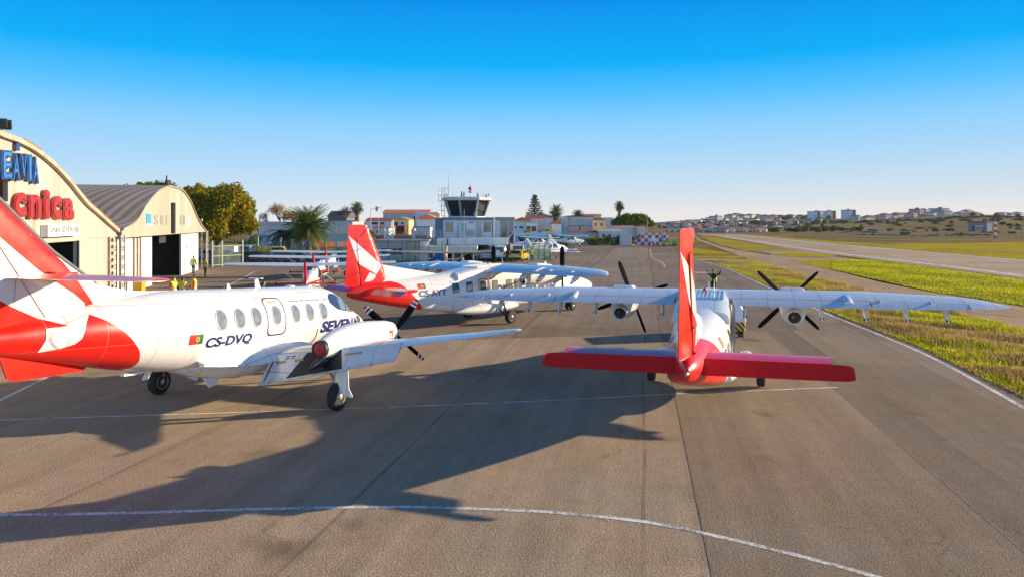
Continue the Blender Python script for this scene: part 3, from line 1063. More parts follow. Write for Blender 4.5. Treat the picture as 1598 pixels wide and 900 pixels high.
def make_jet(label, X, Y, heading, pitch):
    liv = livery('red_tail_fuselage_paint', [(-4.40, 1.1), (-4.40, 1.47), (-4.35, 1.59), (-4.42, 1.77), (-4.52, 1.93), (-4.66, 2.09), (-4.82, 2.26), (-5.0, 2.42), (-5.2, 2.57), (-5.45, 2.71), (-5.75, 2.83), (-6.3, 2.97), (-7.4, 3.2)], (1.0, 3.3), (-8.2, -3.8))
    root = empty('twin_engine_plane'); tag(root, label, 'airplane')
    mb = MB(); JF.mesh(mb, 100, 72); mb.build('fuselage', liv, root)
    mb = MB()
    for sd in (1, -1):
        JF.decal(mb, rounded([(2.86, 2.70), (3.20, 2.48), (3.90, 2.36), (4.02, 2.62), (3.86, 2.92), (3.25, 2.97), (2.98, 2.88)], 0.10), sd, off=0.008)
        JF.decal(mb, rounded([(3.96, 2.36), (4.70, 2.32), (4.44, 2.54), (4.12, 2.80), (4.06, 2.66)], 0.05), sd, off=0.008)
        JF.decal_top(mb, rounded([(4.66, sd * 0.04), (4.50, sd * 0.54), (4.02, sd * 0.52), (3.95, sd * 0.04)], 0.06), off=0.008)
    ws = mb.build('windscreen', GLASSD, root)
    mb = MB()
    JF.decal(mb, rounded([(3.42, 2.46), (3.78, 2.43), (3.83, 2.66), (3.74, 2.78), (3.44, 2.78)], 0.06), 1, off=0.013)
    mb.build('storm_window', SHEENGLASS, ws)
    for sd in (1, -1):
        for u in (-2.21, -1.52, -0.85, 0.03, 0.94, 1.66, 2.40):
            mb = MB(); JF.decal(mb, ellipse(u, 2.46, 0.185, 0.235), sd, off=0.010)
            w = mb.build('cabin_window', SHEENGLASS, root)
            fr = MB(); JF.decal(fr, ellipse(u, 2.46, 0.215, 0.265), sd, off=0.014, holes=[ellipse(u, 2.46, 0.18, 0.23)])
            fr.build('window_frame', M('window_ring', (0.30, 0.31, 0.32), 0.35, metal=0.3), w)
        mb = MB(); JF.decal(mb, rrect(-0.42, 0.43, 1.90, 2.93, 0.2), sd, off=0.007, holes=[rrect(-0.38, 0.39, 1.94, 2.90, 0.17)]); mb.build('exit_outline', OUTLINE, root)
        mb = MB(); JF.text(mb, 'CS-DVQ', -2.73, -1.02, 1.76, 2.055, sd, bold=0.035, shear=0.05); mb.build('registration', NAVY, root)
        mb = MB(); JF.text(mb, 'www.fly-sevenair.com', 0.80, 2.86, 2.755, 2.85, sd, bold=0.004, shear=0.12, step=0.2); mb.build('web_address', M('grey_marking', (0.10, 0.10, 0.13), 0.4), root)
        mb = MB(); JF.text(mb, 'SEVENAIR', 2.26, 5.45, 1.78, 2.15, sd, bold=0.05, shear=0.12); mb.build('airline_name', NAVY, root)
        mb = MB(); JF.decal(mb, [(-0.7, 2.93), (-0.1, 2.93), (-0.1, 2.955), (-0.7, 2.955)], sd); JF.decal(mb, [(1.5, 3.02), (2.3, 3.02), (2.3, 3.04), (1.5, 3.04)], sd); JF.decal(mb, rrect(-0.2, 0.2, 2.78, 2.86, 0.02), sd)
        mb.build('rescue_marking', M('pale_red_marking', (0.62, 0.33, 0.28), 0.5), root)
        flag_part(root, JF, -3.28, -2.85, 1.93, 2.165, sd)
    # belly fairing and wing fillets
    mb = MB()
    rings = []
    for u, zb, w in ((2.9, 1.26, 0.25), (2.4, 1.05, 0.55), (1.8, 0.90, 0.70), (0.4, 0.80, 0.78), (-0.8, 0.78, 0.78), (-1.6, 0.88, 0.72), (-2.3, 1.02, 0.58), (-2.9, 1.22, 0.30)):
        rings.append([(u, w * math.copysign(abs(math.cos(a)) ** 0.7, math.cos(a)), 1.45 + (1.45 - zb) * math.copysign(abs(math.sin(a)) ** 0.7, math.sin(a))) for a in np.linspace(0, 2 * math.pi, 36, endpoint=False)])
    mb.loft(rings); mb.build('belly_fairing', WHITE, root)
    for sd in (1, -1):
        mb = MB()
        rings = []
        for u, lo, z0, zt in ((1.9, 0.98, 1.32, 1.5), (1.3, 1.12, 1.30, 1.62), (0.4, 1.25, 1.30, 1.66), (-0.3, 1.28, 1.26, 1.62), (-0.9, 1.22, 1.22, 1.56), (-1.6, 1.10, 1.25, 1.52), (-2.2, 1.0, 1.30, 1.48), (-2.7, 0.9, 1.36, 1.42)):
            li = 0.80
            rings.append([(u, -sd * li, z0 - 0.03), (u, -sd * lo, z0), (u, -sd * (lo - 0.02), z0 + 0.02), (u, -sd * (lo * 0.6 + li * 0.4 + 0.05), (z0 * 0.65 + zt * 0.35)), (u, -sd * (li + 0.12), zt), (u, -sd * (li - 0.1), zt + 0.06)])
        mb.loft(rings if sd > 0 else [r[::-1] for r in rings]); mb.build('wing_fillet', WHITE, root)
    mb = MB(); mb.prism([(-2.0, 0.86), (-1.4, 0.78), (-1.5, 0.62), (-1.75, 0.58)], 0.04, Matrix(((1, 0, 0, 0), (0, 0, 1, -0.3), (0, 1, 0, 0.1), (0, 0, 0, 1)))); mb.build('drain_mast', WHITE, root)
    mb = MB(); mb.lathe([(0, 0.06), (0.08, 0.06), (0.12, 0.02)], (-1.2, 0.0, 0.80), (0, 0, -1), 10); mb.build('beacon', M('red_lens', (0.5, 0.01, 0.01), 0.15, coat=0.5), root)
    mb = MB(); mb.box((-4.0, 0, 1.31), (0.5, 0.12, 0.06)); mb.tube([(-3.4, 0.0, 1.3), (-3.5, 0, 1.12)], 0.012, 6); mb.build('belly_aerial', WHITE, root)
    # fin and rudder
    fin_out = [(-2.9, 3.08), (-3.0, 3.176), (-3.6, 3.170), (-4.26, 3.20), (-4.96, 3.335), (-5.45, 3.57), (-6.15, 4.0), (-6.66, 4.40), (-7.34, 4.97), (-7.90, 5.45), (-8.3, 5.45), (-6.25, 2.60), (-5.2, 2.75)]
    mb = MB(); plate(mb, fin_out, jfin_y); fin = mb.build('fin', WHITE, root)
    red_poly = [(-5.09, 2.78), (-5.62, 3.42), (-5.95, 3.80), (-6.35, 4.14), (-6.75, 4.46), (-7.40, 4.98), (-7.95, 5.44), (-8.28, 5.44), (-6.27, 2.64), (-5.6, 2.68)]
    bird = [(-8.3, 5.0), (-7.7, 4.55), (-7.19, 4.15), (-6.55, 3.66), (-6.19, 3.43), (-5.75, 3.18), (-5.48, 2.98), (-5.44, 2.86), (-5.56, 2.76), (-5.68, 2.60), (-5.74, 2.44), (-5.80, 2.28), (-5.92, 2.18), (-6.15, 2.11), (-6.56, 2.06), (-6.47, 2.30), (-6.45, 2.52), (-6.02, 2.55), (-6.5, 2.72), (-7.0, 2.95), (-7.35, 3.15), (-7.7, 3.6), (-8.1, 4.3)]
    hin = lambda p: (p[0] + 6.27) * 1.02 + (p[1] - 2.62) * 0.735      # > 0 in front of the hinge line
    for sd in (1, -1):
        mb = MB()
        plate_decal(mb, clip(clip(red_poly, lambda p: hin(p) - 0.01), lambda p: p[1] - JF.top(p[0], 0.0) + 0.02), jfin_y, sd, off=0.004, step=0.08, mi=0)
        b = clip(clip(bird, lambda p: hin(p) - 0.012), lambda p: p[1] - JF.top(p[0], 0.0) + 0.07)
        plate_decal(mb, b, jfin_y, sd, off=0.016, step=0.08, mi=1)
        mb.build('tail_emblem', [RED, WHITE], fin)
        mb = MB()
        JF.decal(mb, clip(bird, lambda p: JF.sec(p[0])[1] - 0.006 - p[1]), sd, off=0.014, step=0.03); mb.build('bird_emblem', WHITE, root)
    mb = MB()
    mb.tube([(-5.0, 0, 3.325), (-5.45, 0, 3.585), (-6.15, 0, 4.015), (-6.66, 0, 4.415), (-7.34, 0, 4.985), (-7.9, 0, 5.46)], [0.02, 0.045, 0.05, 0.05, 0.05, 0.04], 10)
    mb.build('leading_edge_boot', GREYRUB, fin)
    rud_out = [(-6.29, 2.60), (-7.05, 2.40), (-7.95, 2.42), (-8.95, 5.44), (-8.32, 5.44)]
    mb = MB(); plate(mb, rud_out, lambda u, z: jfin_y(u, z) * 0.98); rud = mb.build('rudder', RED, root)
    for sd in (1, -1):
        mb = MB(); plate_decal(mb, clip(bird, lambda p: -hin(p) - 0.012), jfin_y, sd, off=0.008); mb.build('bird_emblem', WHITE, rud)
    mb = MB(); mb.box((-7.0, 0, 3.66), (0.16, 0.16, 0.05)); mb.build('hinge_bracket', DARKM, rud)
    # ventral strake
    mb = MB(); plate(mb, [(-5.2, 1.62), (-7.15, 2.10), (-6.95, 1.60), (-6.80, 1.52), (-5.3, 1.53)], lambda u, z: 0.02); mb.build('ventral_strake', RED, root)
    # tailplane
    for sd in (1, -1):
        mb = MB(); JT.mesh(mb, 0.02, 2.86, sd, 0.0, 0.58); st = mb.build('tailplane', RED, root)
        mb = MB(); JT.mesh(mb, 0.12, 2.86, sd, 0.595, 1.0); JT.mesh(mb, 2.88, 3.32, sd, 0.0, 1.0, nl=8); mb.build('elevator', RED, st)
        mb = MB(); mb.box((-6.1, -sd * 0.25, 3.57), (0.5, 0.22, 0.10)); mb.build('root_fairing', RED, st)
    # wing
    mb = MB()
    for sd in (1, -1):
        JW.mesh(mb, 0.5, 4.8, sd, 0.0, 0.70, nc=18); JW.mesh(mb, 4.8, 7.5, sd, 0.0, 0.76, nc=18); JW.mesh(mb, 7.5, 7.93, sd, 0.0, 1.0, nc=18)
    mb.build('wing', WHITE, root)
    TAN = M('tan_marking', (0.45, 0.27, 0.06), 0.5)
    SOOT = M('black_exhaust_patch', (0.014, 0.013, 0.014), 0.55, var=0.4)
    FL = dict(x0=0.70, defl=38.0, shift=0.04)
    for sd in (1, -1):
        mb = MB(); JW.mesh(mb, 1.0, 4.74, sd, 0.705, 1.09, defl=38.0, hinge=0.70, shift=0.04); fl = mb.build('flap', WHITE, root)
        mb = MB(); JW.decal(mb, [(2.05, 0.715), (3.05, 0.715), (3.30, 1.05), (1.75, 1.05)], sd, 1, **FL); mb.build('exhaust_patch', SOOT, fl)
        mb = MB()
        for l in (1.25, 2.05 - 0.28, 3.2):
            JW.decal(mb, [(l, 0.80), (l + 0.26 if l < 3 else l + 0.5, 0.80), (l + 0.26 if l < 3 else l + 0.5, 0.83), (l, 0.83)], sd, 1, off=0.008, **FL)
        mb.build('flap_marking', TAN, fl)
        mb = MB()
        for l in (1.45, 1.62):
            for c in (0.74, 0.77): JW.decal(mb, [(l, c), (l + 0.12, c), (l + 0.12, c + 0.012), (l, c + 0.012)], sd, 1, off=0.008, **FL)
        JW.decal(mb, [(1.10, 0.78), (1.14, 0.78), (1.14, 1.03), (1.10, 1.03)], sd, 1, off=0.008, **FL)
        mb.build('flap_slot', DARKM, fl)
        mb = MB(); JW.mesh(mb, 4.84, 7.48, sd, 0.772, 1.0); mb.build('aileron', WHITE, root)
        mb = MB()
        p = JW.pt(7.93, 0.75, 1, sd); mb.tube([(p[0] + 0.2, p[1], p[2]), (p[0] - 0.25, p[1] - sd * 0.02, p[2] + 0.02)], 0.02, 6); mb.build('wingtip_light', ALLOY, root)
        mb = MB(); JW.decal(mb, rrect(1.4, 2.25, 0.50, 0.66, 0.05), sd, 1, off=0.005); mb.build('stained_panel', M('oil_stained_paint', (0.50, 0.45, 0.34), 0.4, var=0.3), root)
    # engines
    for sd in (1, -1):
        l0 = 2.72; y0 = -sd * l0
        mb = MB(); rings = []
        for (u, zc, w, h, n) in ((3.55, 1.76, 0.22, 0.30, 2.2), (3.40, 1.76, 0.29, 0.38, 2.3), (3.0, 1.76, 0.34, 0.44, 2.4), (2.2, 1.76, 0.37, 0.48, 2.4), (1.4, 1.77, 0.38, 0.49, 2.4), (0.6, 1.76, 0.36, 0.44, 2.3), (-0.1, 1.71, 0.29, 0.34, 2.1), (-0.45, 1.67, 0.23, 0.25, 2.0)):
            rings.append([(u, y0 + w * math.copysign(abs(math.cos(a)) ** (2 / n), math.cos(a)), zc + h * math.copysign(abs(math.sin(a)) ** (2 / n), math.sin(a))) for a in np.linspace(0, 2 * math.pi, 36, endpoint=False)])
        mb.loft(rings); nac = mb.build('engine_nacelle', WHITE, root)
        mb = MB(); mb.lathe([(0, 0.225), (0.16, 0.22), (0.16, 0.19), (0.10, 0.185)], (-0.42, y0, 1.665), (-1, 0, 0), 28, caps=False)
        mb.lathe([(0.0, 0.001), (0.0, 0.19)], (-0.40, y0, 1.66), (-1, 0, 0), 20, caps=False)
        mb.build('exhaust', SOOT, nac)
        mb = MB(); mb.lathe([(0.0, 0.182), (0.035, 0.182), (0.05, 0.16), (0.055, 0.001)], (-0.53, y0, 1.665), (-1, 0, 0), 28); mb.box((-0.60, y0, 1.63), (0.015, 0.03, 0.16)); mb.build('exhaust_plug', M('red_cover', (0.38, 0.012, 0.02), 0.55, var=0.2), nac)
        mb = MB(); rings = []
        for (u, zc, w, h) in ((0.3, 1.38, 0.2, 0.12), (-0.3, 1.36, 0.17, 0.14), (-0.75, 1.26, 0.10, 0.10), (-1.0, 1.16, 0.03, 0.04)):
            rings.append([(u, y0 + w * math.cos(a), zc + h * math.sin(a)) for a in np.linspace(0, 2 * math.pi, 16, endpoint=False)])
        mb.loft(rings); mb.build('exhaust_fairing', SOOT, nac)
        mb = MB()
        for (u, zz) in ((2.4, 2.20), (1.3, 2.24)): mb.prism([(0, 0), (0.12, 0), (0.02, 0.06), (0, 0.06)], 0.03, Matrix(((1, 0, 0, u), (0, 0, 1, y0), (0, 1, 0, zz), (0, 0, 0, 1))))
        mb.lathe([(0, 0.05), (0.01, 0.05), (0.012, 0.001)], (1.9, y0 - sd * 0.345, 1.9), (0, -sd, 0.35), 12)
        mb.build('nacelle_vent', DARKM, nac)
        mb = MB()
        q = [(2.75, 1.60), (2.98, 1.60), (2.98, 1.92), (2.75, 1.92)]
        side = lambda u, z: 0.345 * (1 - min(0.98, abs(z - 1.76) / 0.45) ** 2.4) ** (1 / 2.4)
        vs = [(u, y0 - sd * (side(u, z) + 0.012), z) for u, z in q]; orient(mb, vs, [(0, 1, 2, 3)], (0, -sd, 0), 0)
        q = [(2.82, 1.66), (2.93, 1.72), (2.86, 1.78), (2.90, 1.88), (2.80, 1.80)]
        vs = [(u, y0 - sd * (side(u, z) + 0.016), z) for u, z in q]; orient(mb, vs, [(0, 1, 2, 3, 4)], (0, -sd, 0), 1)
        mb.build('nacelle_emblem', [FLAGR, STRIPEW], nac)
        mb = MB(); mb.lathe([(-0.02, 0.235), (0.05, 0.22), (0.055, 0.17)], (3.55, y0, 1.76), (1, 0, 0), 28, caps=False); mb.build('spinner_ring', M('yellow_ring', (0.7, 0.42, 0.02), 0.4), nac)
        mb = MB(); mb.lathe([(0, 0.12), (0.12, 0.115), (0.12, 0.085), (0, 0.08)], (3.36, y0, 1.42), (1, 0, 0), 16); mb.build('oil_cooler_intake', DARKM, nac)
        propeller(root, (3.72, y0, 1.76), 2.69, 4, (-54 if sd > 0 else -7), tips=True, pitch=40, spin=(0.18, 0.40), width=0.12)
    # undercarriage
    for sd in (1, -1):
        y = -sd * 2.97
        mb = MB(); mb.tube([(0.1, -sd * 2.90, 1.45), (0.0, -sd * 2.90, 0.30)], [0.075, 0.055], 12); mb.tube([(0, -sd * 2.86, 0.36), (0, -sd * 3.08, 0.36)], 0.05, 8); mb.tube([(0.1, -sd * 2.5, 1.3), (0.02, -sd * 2.86, 0.75)], 0.04, 8)
        mb.build('main_gear_leg', STRUT, root)
        wheel(root, (0, y, 0.37), 0.37, 0.25)
        mb = MB(); mb.prism([(2.90, 1.45), (3.30, 1.50), (3.38, 0.62), (3.50, 0.42), (3.46, 0.38), (3.24, 0.44), (3.10, 0.55)], 0.03, Matrix(((0, 0, 1, -0.12), (-sd, 0, 0, 0), (0, 1, 0, 0), (0, 0, 0, 1)))); mb.build('gear_door', WHITE, root)
    nz = 4.6 * math.tan(R(pitch))
    mb = MB(); mb.tube([(4.5, 0, 1.4), (4.6, 0, 0.3 + nz)], 0.06, 10); mb.box((4.55, 0, 0.8 + nz * 0.5), (0.25, 0.3, 0.2)); mb.tube([(4.6, -0.16, 0.25 + nz), (4.6, 0.16, 0.25 + nz)], 0.035, 8); mb.build('nose_gear_leg', STRUT, root)
    for s in (-1, 1): wheel(root, (4.6, s * 0.16, 0.25 + nz), 0.25, 0.14, 'nose_wheel')
    # roof aerials
    mb = MB(); mb.prism([(0, 0), (0.24, 0), (0.08, 0.28), (-0.04, 0.28)], 0.03, Matrix(((1, 0, 0, 0.30), (0, 0, 1, 0.0), (0, 1, 0, 3.16), (0, 0, 0, 1)))); mb.box((0.32, 0.015, 3.45), (0.10, 0.42, 0.025)); mb.build('blade_aerial', WHITE, root)
    mb = MB(); mb.prism([(0, 0), (0.16, 0), (0.06, 0.14), (0.0, 0.14)], 0.02, Matrix(((1, 0, 0, -0.9), (0, 0, 1, 0.0), (0, 1, 0, 3.17), (0, 0, 0, 1)))); mb.build('blade_aerial', WHITE, root)
    mb = MB(); mb.lathe([(0, 0.17), (0.05, 0.14), (0.07, 0.001)], (2.1, 0.1, 3.165), (0, 0, 1), 16); mb.lathe([(0, 0.17), (0.05, 0.14), (0.07, 0.001)], (2.9, 0.0, 3.15), (0, 0, 1), 16); mb.build('dome_aerial', WHITE, root)
    pose(root, X, Y, heading, 0.0, pitch)
    return root
# ------------------------------------------------------------------ sky, sun, camera
SUN = Vector((3.72, 1.08, 1.0)).normalized()
EL = math.asin(SUN.z)
AZ = math.atan2(SUN.x, SUN.y)


EXPO = 0.95
SKYS = 0.12
_lin = lambda v: tuple(((c / 255.0 + 0.055) / 1.055) ** 2.4 / (SKYS * 2 ** EXPO) for c in v)
SKY = [_lin(c) for c in ((243, 236, 230), (216, 228, 235), (186, 219, 242), (148, 209, 247), (88, 193, 248), (2, 176, 245), (0, 144, 233))]


def build_world():
    w = bpy.data.worlds.new('World'); scene.world = w; w.use_nodes = True
    nt = NT(w.node_tree)
    bg = w.node_tree.nodes['Background']
    sky = nt.node('ShaderNodeTexSky')
    sky.sky_type = 'NISHITA'; sky.sun_disc = False
    sky.sun_elevation = EL; sky.sun_rotation = AZ
    sky.altitude = 50; sky.air_density = 1.0; sky.dust_density = 0.6; sky.ozone_density = 2.5
    # the clear winter sky of the place: deep azure overhead, paling to a warm white near the horizon
    d = nt.xyz(nt.coord('Generated'))
    ramp = nt.ramp(d[2], [(0.0, SKY[0]), (0.03, SKY[1]), (0.077, SKY[2]), (0.13, SKY[3]), (0.172, SKY[4]), (0.214, SKY[5]), (0.30, SKY[6])])
    warm = nt.mix(nt.math('MULTIPLY', nt.maprange(d[0], -0.5, 0.75), nt.maprange(d[2], 0.12, 0.0)), rgb(0.92, 1.0, 1.07), rgb(1.12, 1.0, 0.93))
    ramp = nt.mix(1.0, ramp, warm, 'MULTIPLY')
    fac = nt.maprange(d[2], 0.33, 0.60, 1.0, 0.0)
    skc = nt.mix(fac, nt.mix(1.0, sky.outputs[0], rgb(0.17, 0.44, 0.70), 'MULTIPLY'), ramp)
    # extra low sky glow added behind the camera, out of view, to fill shaded walls
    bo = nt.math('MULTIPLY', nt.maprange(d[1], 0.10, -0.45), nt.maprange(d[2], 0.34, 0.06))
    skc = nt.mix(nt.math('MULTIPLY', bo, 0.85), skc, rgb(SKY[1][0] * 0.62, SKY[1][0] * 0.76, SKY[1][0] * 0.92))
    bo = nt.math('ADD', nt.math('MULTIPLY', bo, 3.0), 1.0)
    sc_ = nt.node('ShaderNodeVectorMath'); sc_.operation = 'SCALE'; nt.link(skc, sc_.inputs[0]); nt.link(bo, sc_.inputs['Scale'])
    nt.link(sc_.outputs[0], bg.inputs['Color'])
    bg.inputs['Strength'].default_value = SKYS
    l = bpy.data.lights.new('sun', 'SUN'); l.energy = 5.0; l.angle = R(0.5); l.color = (1.0, 0.80, 0.54)
    o = bpy.data.objects.new('sun', l); col.objects.link(o)
    o.rotation_euler = (-SUN).to_track_quat('-Z', 'Y').to_euler()
    o.location = (60, 20, 30)
    c = bpy.data.cameras.new('camera'); co = bpy.data.objects.new('camera', c); col.objects.link(co)
    c.sensor_width = 36.0; c.lens = FPX / 1598.0 * 36.0
    c.shift_y = (CY - 450.0) / 1598.0; c.shift_x = 0.0
    c.clip_start = 0.1; c.clip_end = 20000
    co.location = (0, 0, CAM_H); co.rotation_euler = (R(90), 0, 0)
    scene.camera = co
    vs = scene.view_settings
    vs.view_transform = 'Standard'; vs.look = 'None'; vs.exposure = EXPO; vs.gamma = 1.0; vs.use_curve_mapping = False
    scene.cycles.use_denoising = True
    scene.cycles.max_bounces = 6
    scene.cycles.volume_bounces = 0
    scene.cycles.sample_clamp_indirect = 6


# ------------------------------------------------------------------ pavement materials
LANE = R(10.5)      # heading of the paving lanes


def asphalt_mat(name, base, lane_w=5.2, tone=0.16, seed=0.0, speck=0.35, seamw=0.4925):
    m, nt, b = new_mat(name)
    co = nt.coord('Object')
    p = nt.mapping(co, rot=(0, 0, LANE), loc=(seed, seed * 0.7, 0))
    x = nt.xyz(p)
    wob = nt.math('MULTIPLY', nt.math('SUBTRACT', nt.noise(p, 0.07, 2), 0.5), 0.5)
    lx = nt.math('DIVIDE', nt.math('ADD', x[0], wob), lane_w)
    li = nt.math('FLOOR', lx)
    # each lane is laid in lengths of its own
    wn0 = nt.node('ShaderNodeTexWhiteNoise'); wn0.noise_dimensions = '1D'; nt.link(li, wn0.inputs['W'])
    ly = nt.math('FLOOR', nt.math('DIVIDE', nt.math('ADD', x[1], nt.math('MULTIPLY', wn0.outputs[0], 40.0)), 34.0))
    wn = nt.node('ShaderNodeTexWhiteNoise'); wn.noise_dimensions = '2D'
    nt.link(nt.comb(li, ly, 0.0), wn.inputs['Vector'])
    t = nt.maprange(wn.outputs[0], 0, 1, 1 - tone, 1 + tone)
    big = nt.maprange(nt.noise(p, 0.10, 5, 0.65), 0.3, 0.7, 0.80, 1.14)
    drag = nt.maprange(nt.noise(nt.mapping(p, (1.6, 0.06, 1)), 1.0, 5, 0.65), 0.3, 0.7, 0.82, 1.13)
    mid = nt.maprange(nt.noise(p, 2.2, 5, 0.65), 0.3, 0.7, 0.93, 1.07)
    fine = nt.maprange(nt.noise(p, 26.0, 4, 0.75), 0.35, 0.65, 1 - speck, 1 + speck)
    vo = nt.node('ShaderNodeTexVoronoi'); vo.inputs['Scale'].default_value = 60.0; nt.link(p, vo.inputs['Vector'])
    peb = nt.maprange(vo.outputs['Distance'], 0.0, 0.6, 1.12, 0.86)
    f = nt.math('MULTIPLY', nt.math('MULTIPLY', nt.math('MULTIPLY', t, big), nt.math('MULTIPLY', drag, mid)), nt.math('MULTIPLY', fine, peb))
    n = nt.node('ShaderNodeMix'); n.data_type = 'RGBA'; n.blend_type = 'MULTIPLY'; n.inputs[0].default_value = 1.0
    cc = nt.node('ShaderNodeCombineColor')
    for i in range(3): nt.link(f, cc.inputs[i])
    hue = nt.mix(nt.maprange(nt.noise(p, 0.5, 4), 0.35, 0.65), rgb(base[0] * 1.04, base[1], base[2] * 0.95), rgb(base[0] * 0.97, base[1], base[2] * 1.05))
    nt.link(hue, n.inputs[6]); nt.link(cc.outputs[0], n.inputs[7])
    c = n.outputs[2]
    # seams between lanes, cracks, oil and rubber spots
    fr = nt.math('ABSOLUTE', nt.math('SUBTRACT', nt.math('FRACT', lx), 0.5))
    seam = nt.math('GREATER_THAN', fr, seamw)
    sbreak = nt.maprange(nt.noise(p, 0.5, 3), 0.4, 0.6, 0.25, 0.8)
    c = nt.mix(nt.math('MULTIPLY', seam, sbreak), c, rgb(base[0] * 0.5, base[1] * 0.48, base[2] * 0.47))
    vc = nt.node('ShaderNodeTexVoronoi'); vc.feature = 'DISTANCE_TO_EDGE'; vc.inputs['Scale'].default_value = 0.16
    dp = nt.node('ShaderNodeVectorMath'); dp.operation = 'ADD'
    nn = nt.node('ShaderNodeTexNoise'); nn.inputs['Scale'].default_value = 0.9; nn.inputs['Detail'].default_value = 5; nt.link(p, nn.inputs['Vector'])
    sc = nt.node('ShaderNodeVectorMath'); sc.operation = 'SCALE'; sc.inputs['Scale'].default_value = 2.2; nt.link(nn.outputs['Color'], sc.inputs[0])
    nt.link(p, dp.inputs[0]); nt.link(sc.outputs[0], dp.inputs[1]); nt.link(dp.outputs[0], vc.inputs['Vector'])
    crack = nt.math('LESS_THAN', vc.outputs[0], 0.0055)
    c = nt.mix(nt.math('MULTIPLY', crack, nt.maprange(nt.noise(p, 0.3, 2), 0.46, 0.62, 0, 0.38)), c, rgb(base[0] * 0.4, base[1] * 0.38, base[2] * 0.36))
    spot = nt.node('ShaderNodeTexVoronoi'); spot.inputs['Scale'].default_value = 0.42; nt.link(dp.outputs[0], spot.inputs['Vector'])
    sp = nt.maprange(spot.outputs['Distance'], 0.04, 0.30, 0.75, 0.0)
    c = nt.mix(nt.math('MULTIPLY', sp, nt.maprange(nt.noise(p, 0.23, 2), 0.48, 0.62, 0, 1)), c, rgb(base[0] * 0.35, base[1] * 0.33, base[2] * 0.32))
    nt.link(c, b.inputs['Base Color'])
    b.inputs['Roughness'].default_value = 0.9
    setp(b, spec=0.08)
    hgt = nt.math('ADD', vo.outputs['Distance'], nt.noise(p, 25.0, 3, 0.7))
    nt.link(nt.bump(hgt, 0.55, 0.012), b.inputs['Normal'])
    return m


def grass_mat(name, fresh, dry, dry_at=0.5, scale=0.25):
    m, nt, b = new_mat(name)
    co = nt.coord('Object')
    n1 = nt.noise(co, scale, 6, 0.65)
    n2 = nt.noise(co, scale * 9, 5, 0.65)
    n3 = nt.noise(co, 9.0, 4, 0.7)
    k = nt.math('ADD', nt.math('MULTIPLY', n1, 0.7), nt.math('MULTIPLY', n2, 0.3))
    c = nt.mix(nt.maprange(k, dry_at - 0.06, dry_at + 0.08), rgb(*dry), rgb(*fresh))
    c = nt.mix(nt.maprange(n3, 0.35, 0.75, 0.0, 0.55), c, rgb(dry[0] * 0.35, dry[1] * 0.38, dry[2] * 0.35))
    c = nt.mix(nt.maprange(n2, 0.62, 0.8, 0, 0.5), c, rgb(0.20, 0.13, 0.05))
    nt.link(c, b.inputs['Base Color'])
    b.inputs['Roughness'].default_value = 0.9
    setp(b, spec=0.01)
    nt.link(nt.bump(nt.math('ADD', n3, nt.noise(co, 30, 3, 0.7)), 0.9, 0.12), b.inputs['Normal'])
    return m


def sheet(name, poly, z, mat, step=None, kind='structure'):
    """flat sheet over a ground polygon"""
    step = step or 1e6
    v, f = tri_grid([tuple(p) for p in poly], step)
    mb = MB()
    vs = [(x, y, z) for x, y in v]
    orient(mb, vs, f, (0, 0, 1), 0)
    mb.s = [False] * len(mb.s)
    o = mb.build(name, mat)
    o['kind'] = kind
    return o


def ribbon(pts, w):
    L = []; Rr = []
    P = [Vector(p) for p in pts]
    for i, p in enumerate(P):
        d = (P[min(i + 1, len(P) - 1)] - P[max(i - 1, 0)]).normalized()
        n = Vector((-d.y, d.x))
        L.append(tuple(p + n * w / 2)); Rr.append(tuple(p - n * w / 2))
    return L, Rr


def paint_line(name, pts, w, z, mat, smooth=True):
    if smooth and len(pts) > 2:
        xs = [0]
        for a, b in zip(pts, pts[1:]): xs.append(xs[-1] + math.dist(a, b))
        k = max(8, int(xs[-1] / 0.6))
        pts = [(pchip(xs, [p[0] for p in pts], xs[-1] * i / k), pchip(xs, [p[1] for p in pts], xs[-1] * i / k)) for i in range(k + 1)]
    L, Rr = ribbon(pts, w)
    mb = MB()
    n = len(L)
    mb.add([(p[0], p[1], z) for p in Rr] + [(p[0], p[1], z) for p in L], [(i, i + 1, i + 1 + n, i + n) for i in range(n - 1)])
    o = mb.build(name, mat); o['kind'] = 'structure'
    return o


def line_mat(name, c, wear=0.45):
    m, nt, b = new_mat(name)
    co = nt.coord('Object')
    n = nt.noise(co, 14.0, 5, 0.75)
    n2 = nt.noise(co, 1.2, 4, 0.6)
    f = nt.math('ADD', nt.math('MULTIPLY', n, 0.6), nt.math('MULTIPLY', n2, 0.4))
    cc = nt.mix(nt.maprange(f, wear, wear + 0.14), rgb(0.22, 0.185, 0.15), rgb(*c))
    nt.link(cc, b.inputs['Base Color'])
    b.inputs['Roughness'].default_value = 0.8
    setp(b, spec=0.3)
    return m


G = lambda pts: [gp(*p) for p in pts]

# terrain: height by distance and bearing (bearing measured as the photograph's column)
COLS = [-400, 0, 400, 700, 1000, 1060, 1110, 1160, 1230, 1300, 1360, 1420, 1480, 1540, 1598, 1800, 2200]
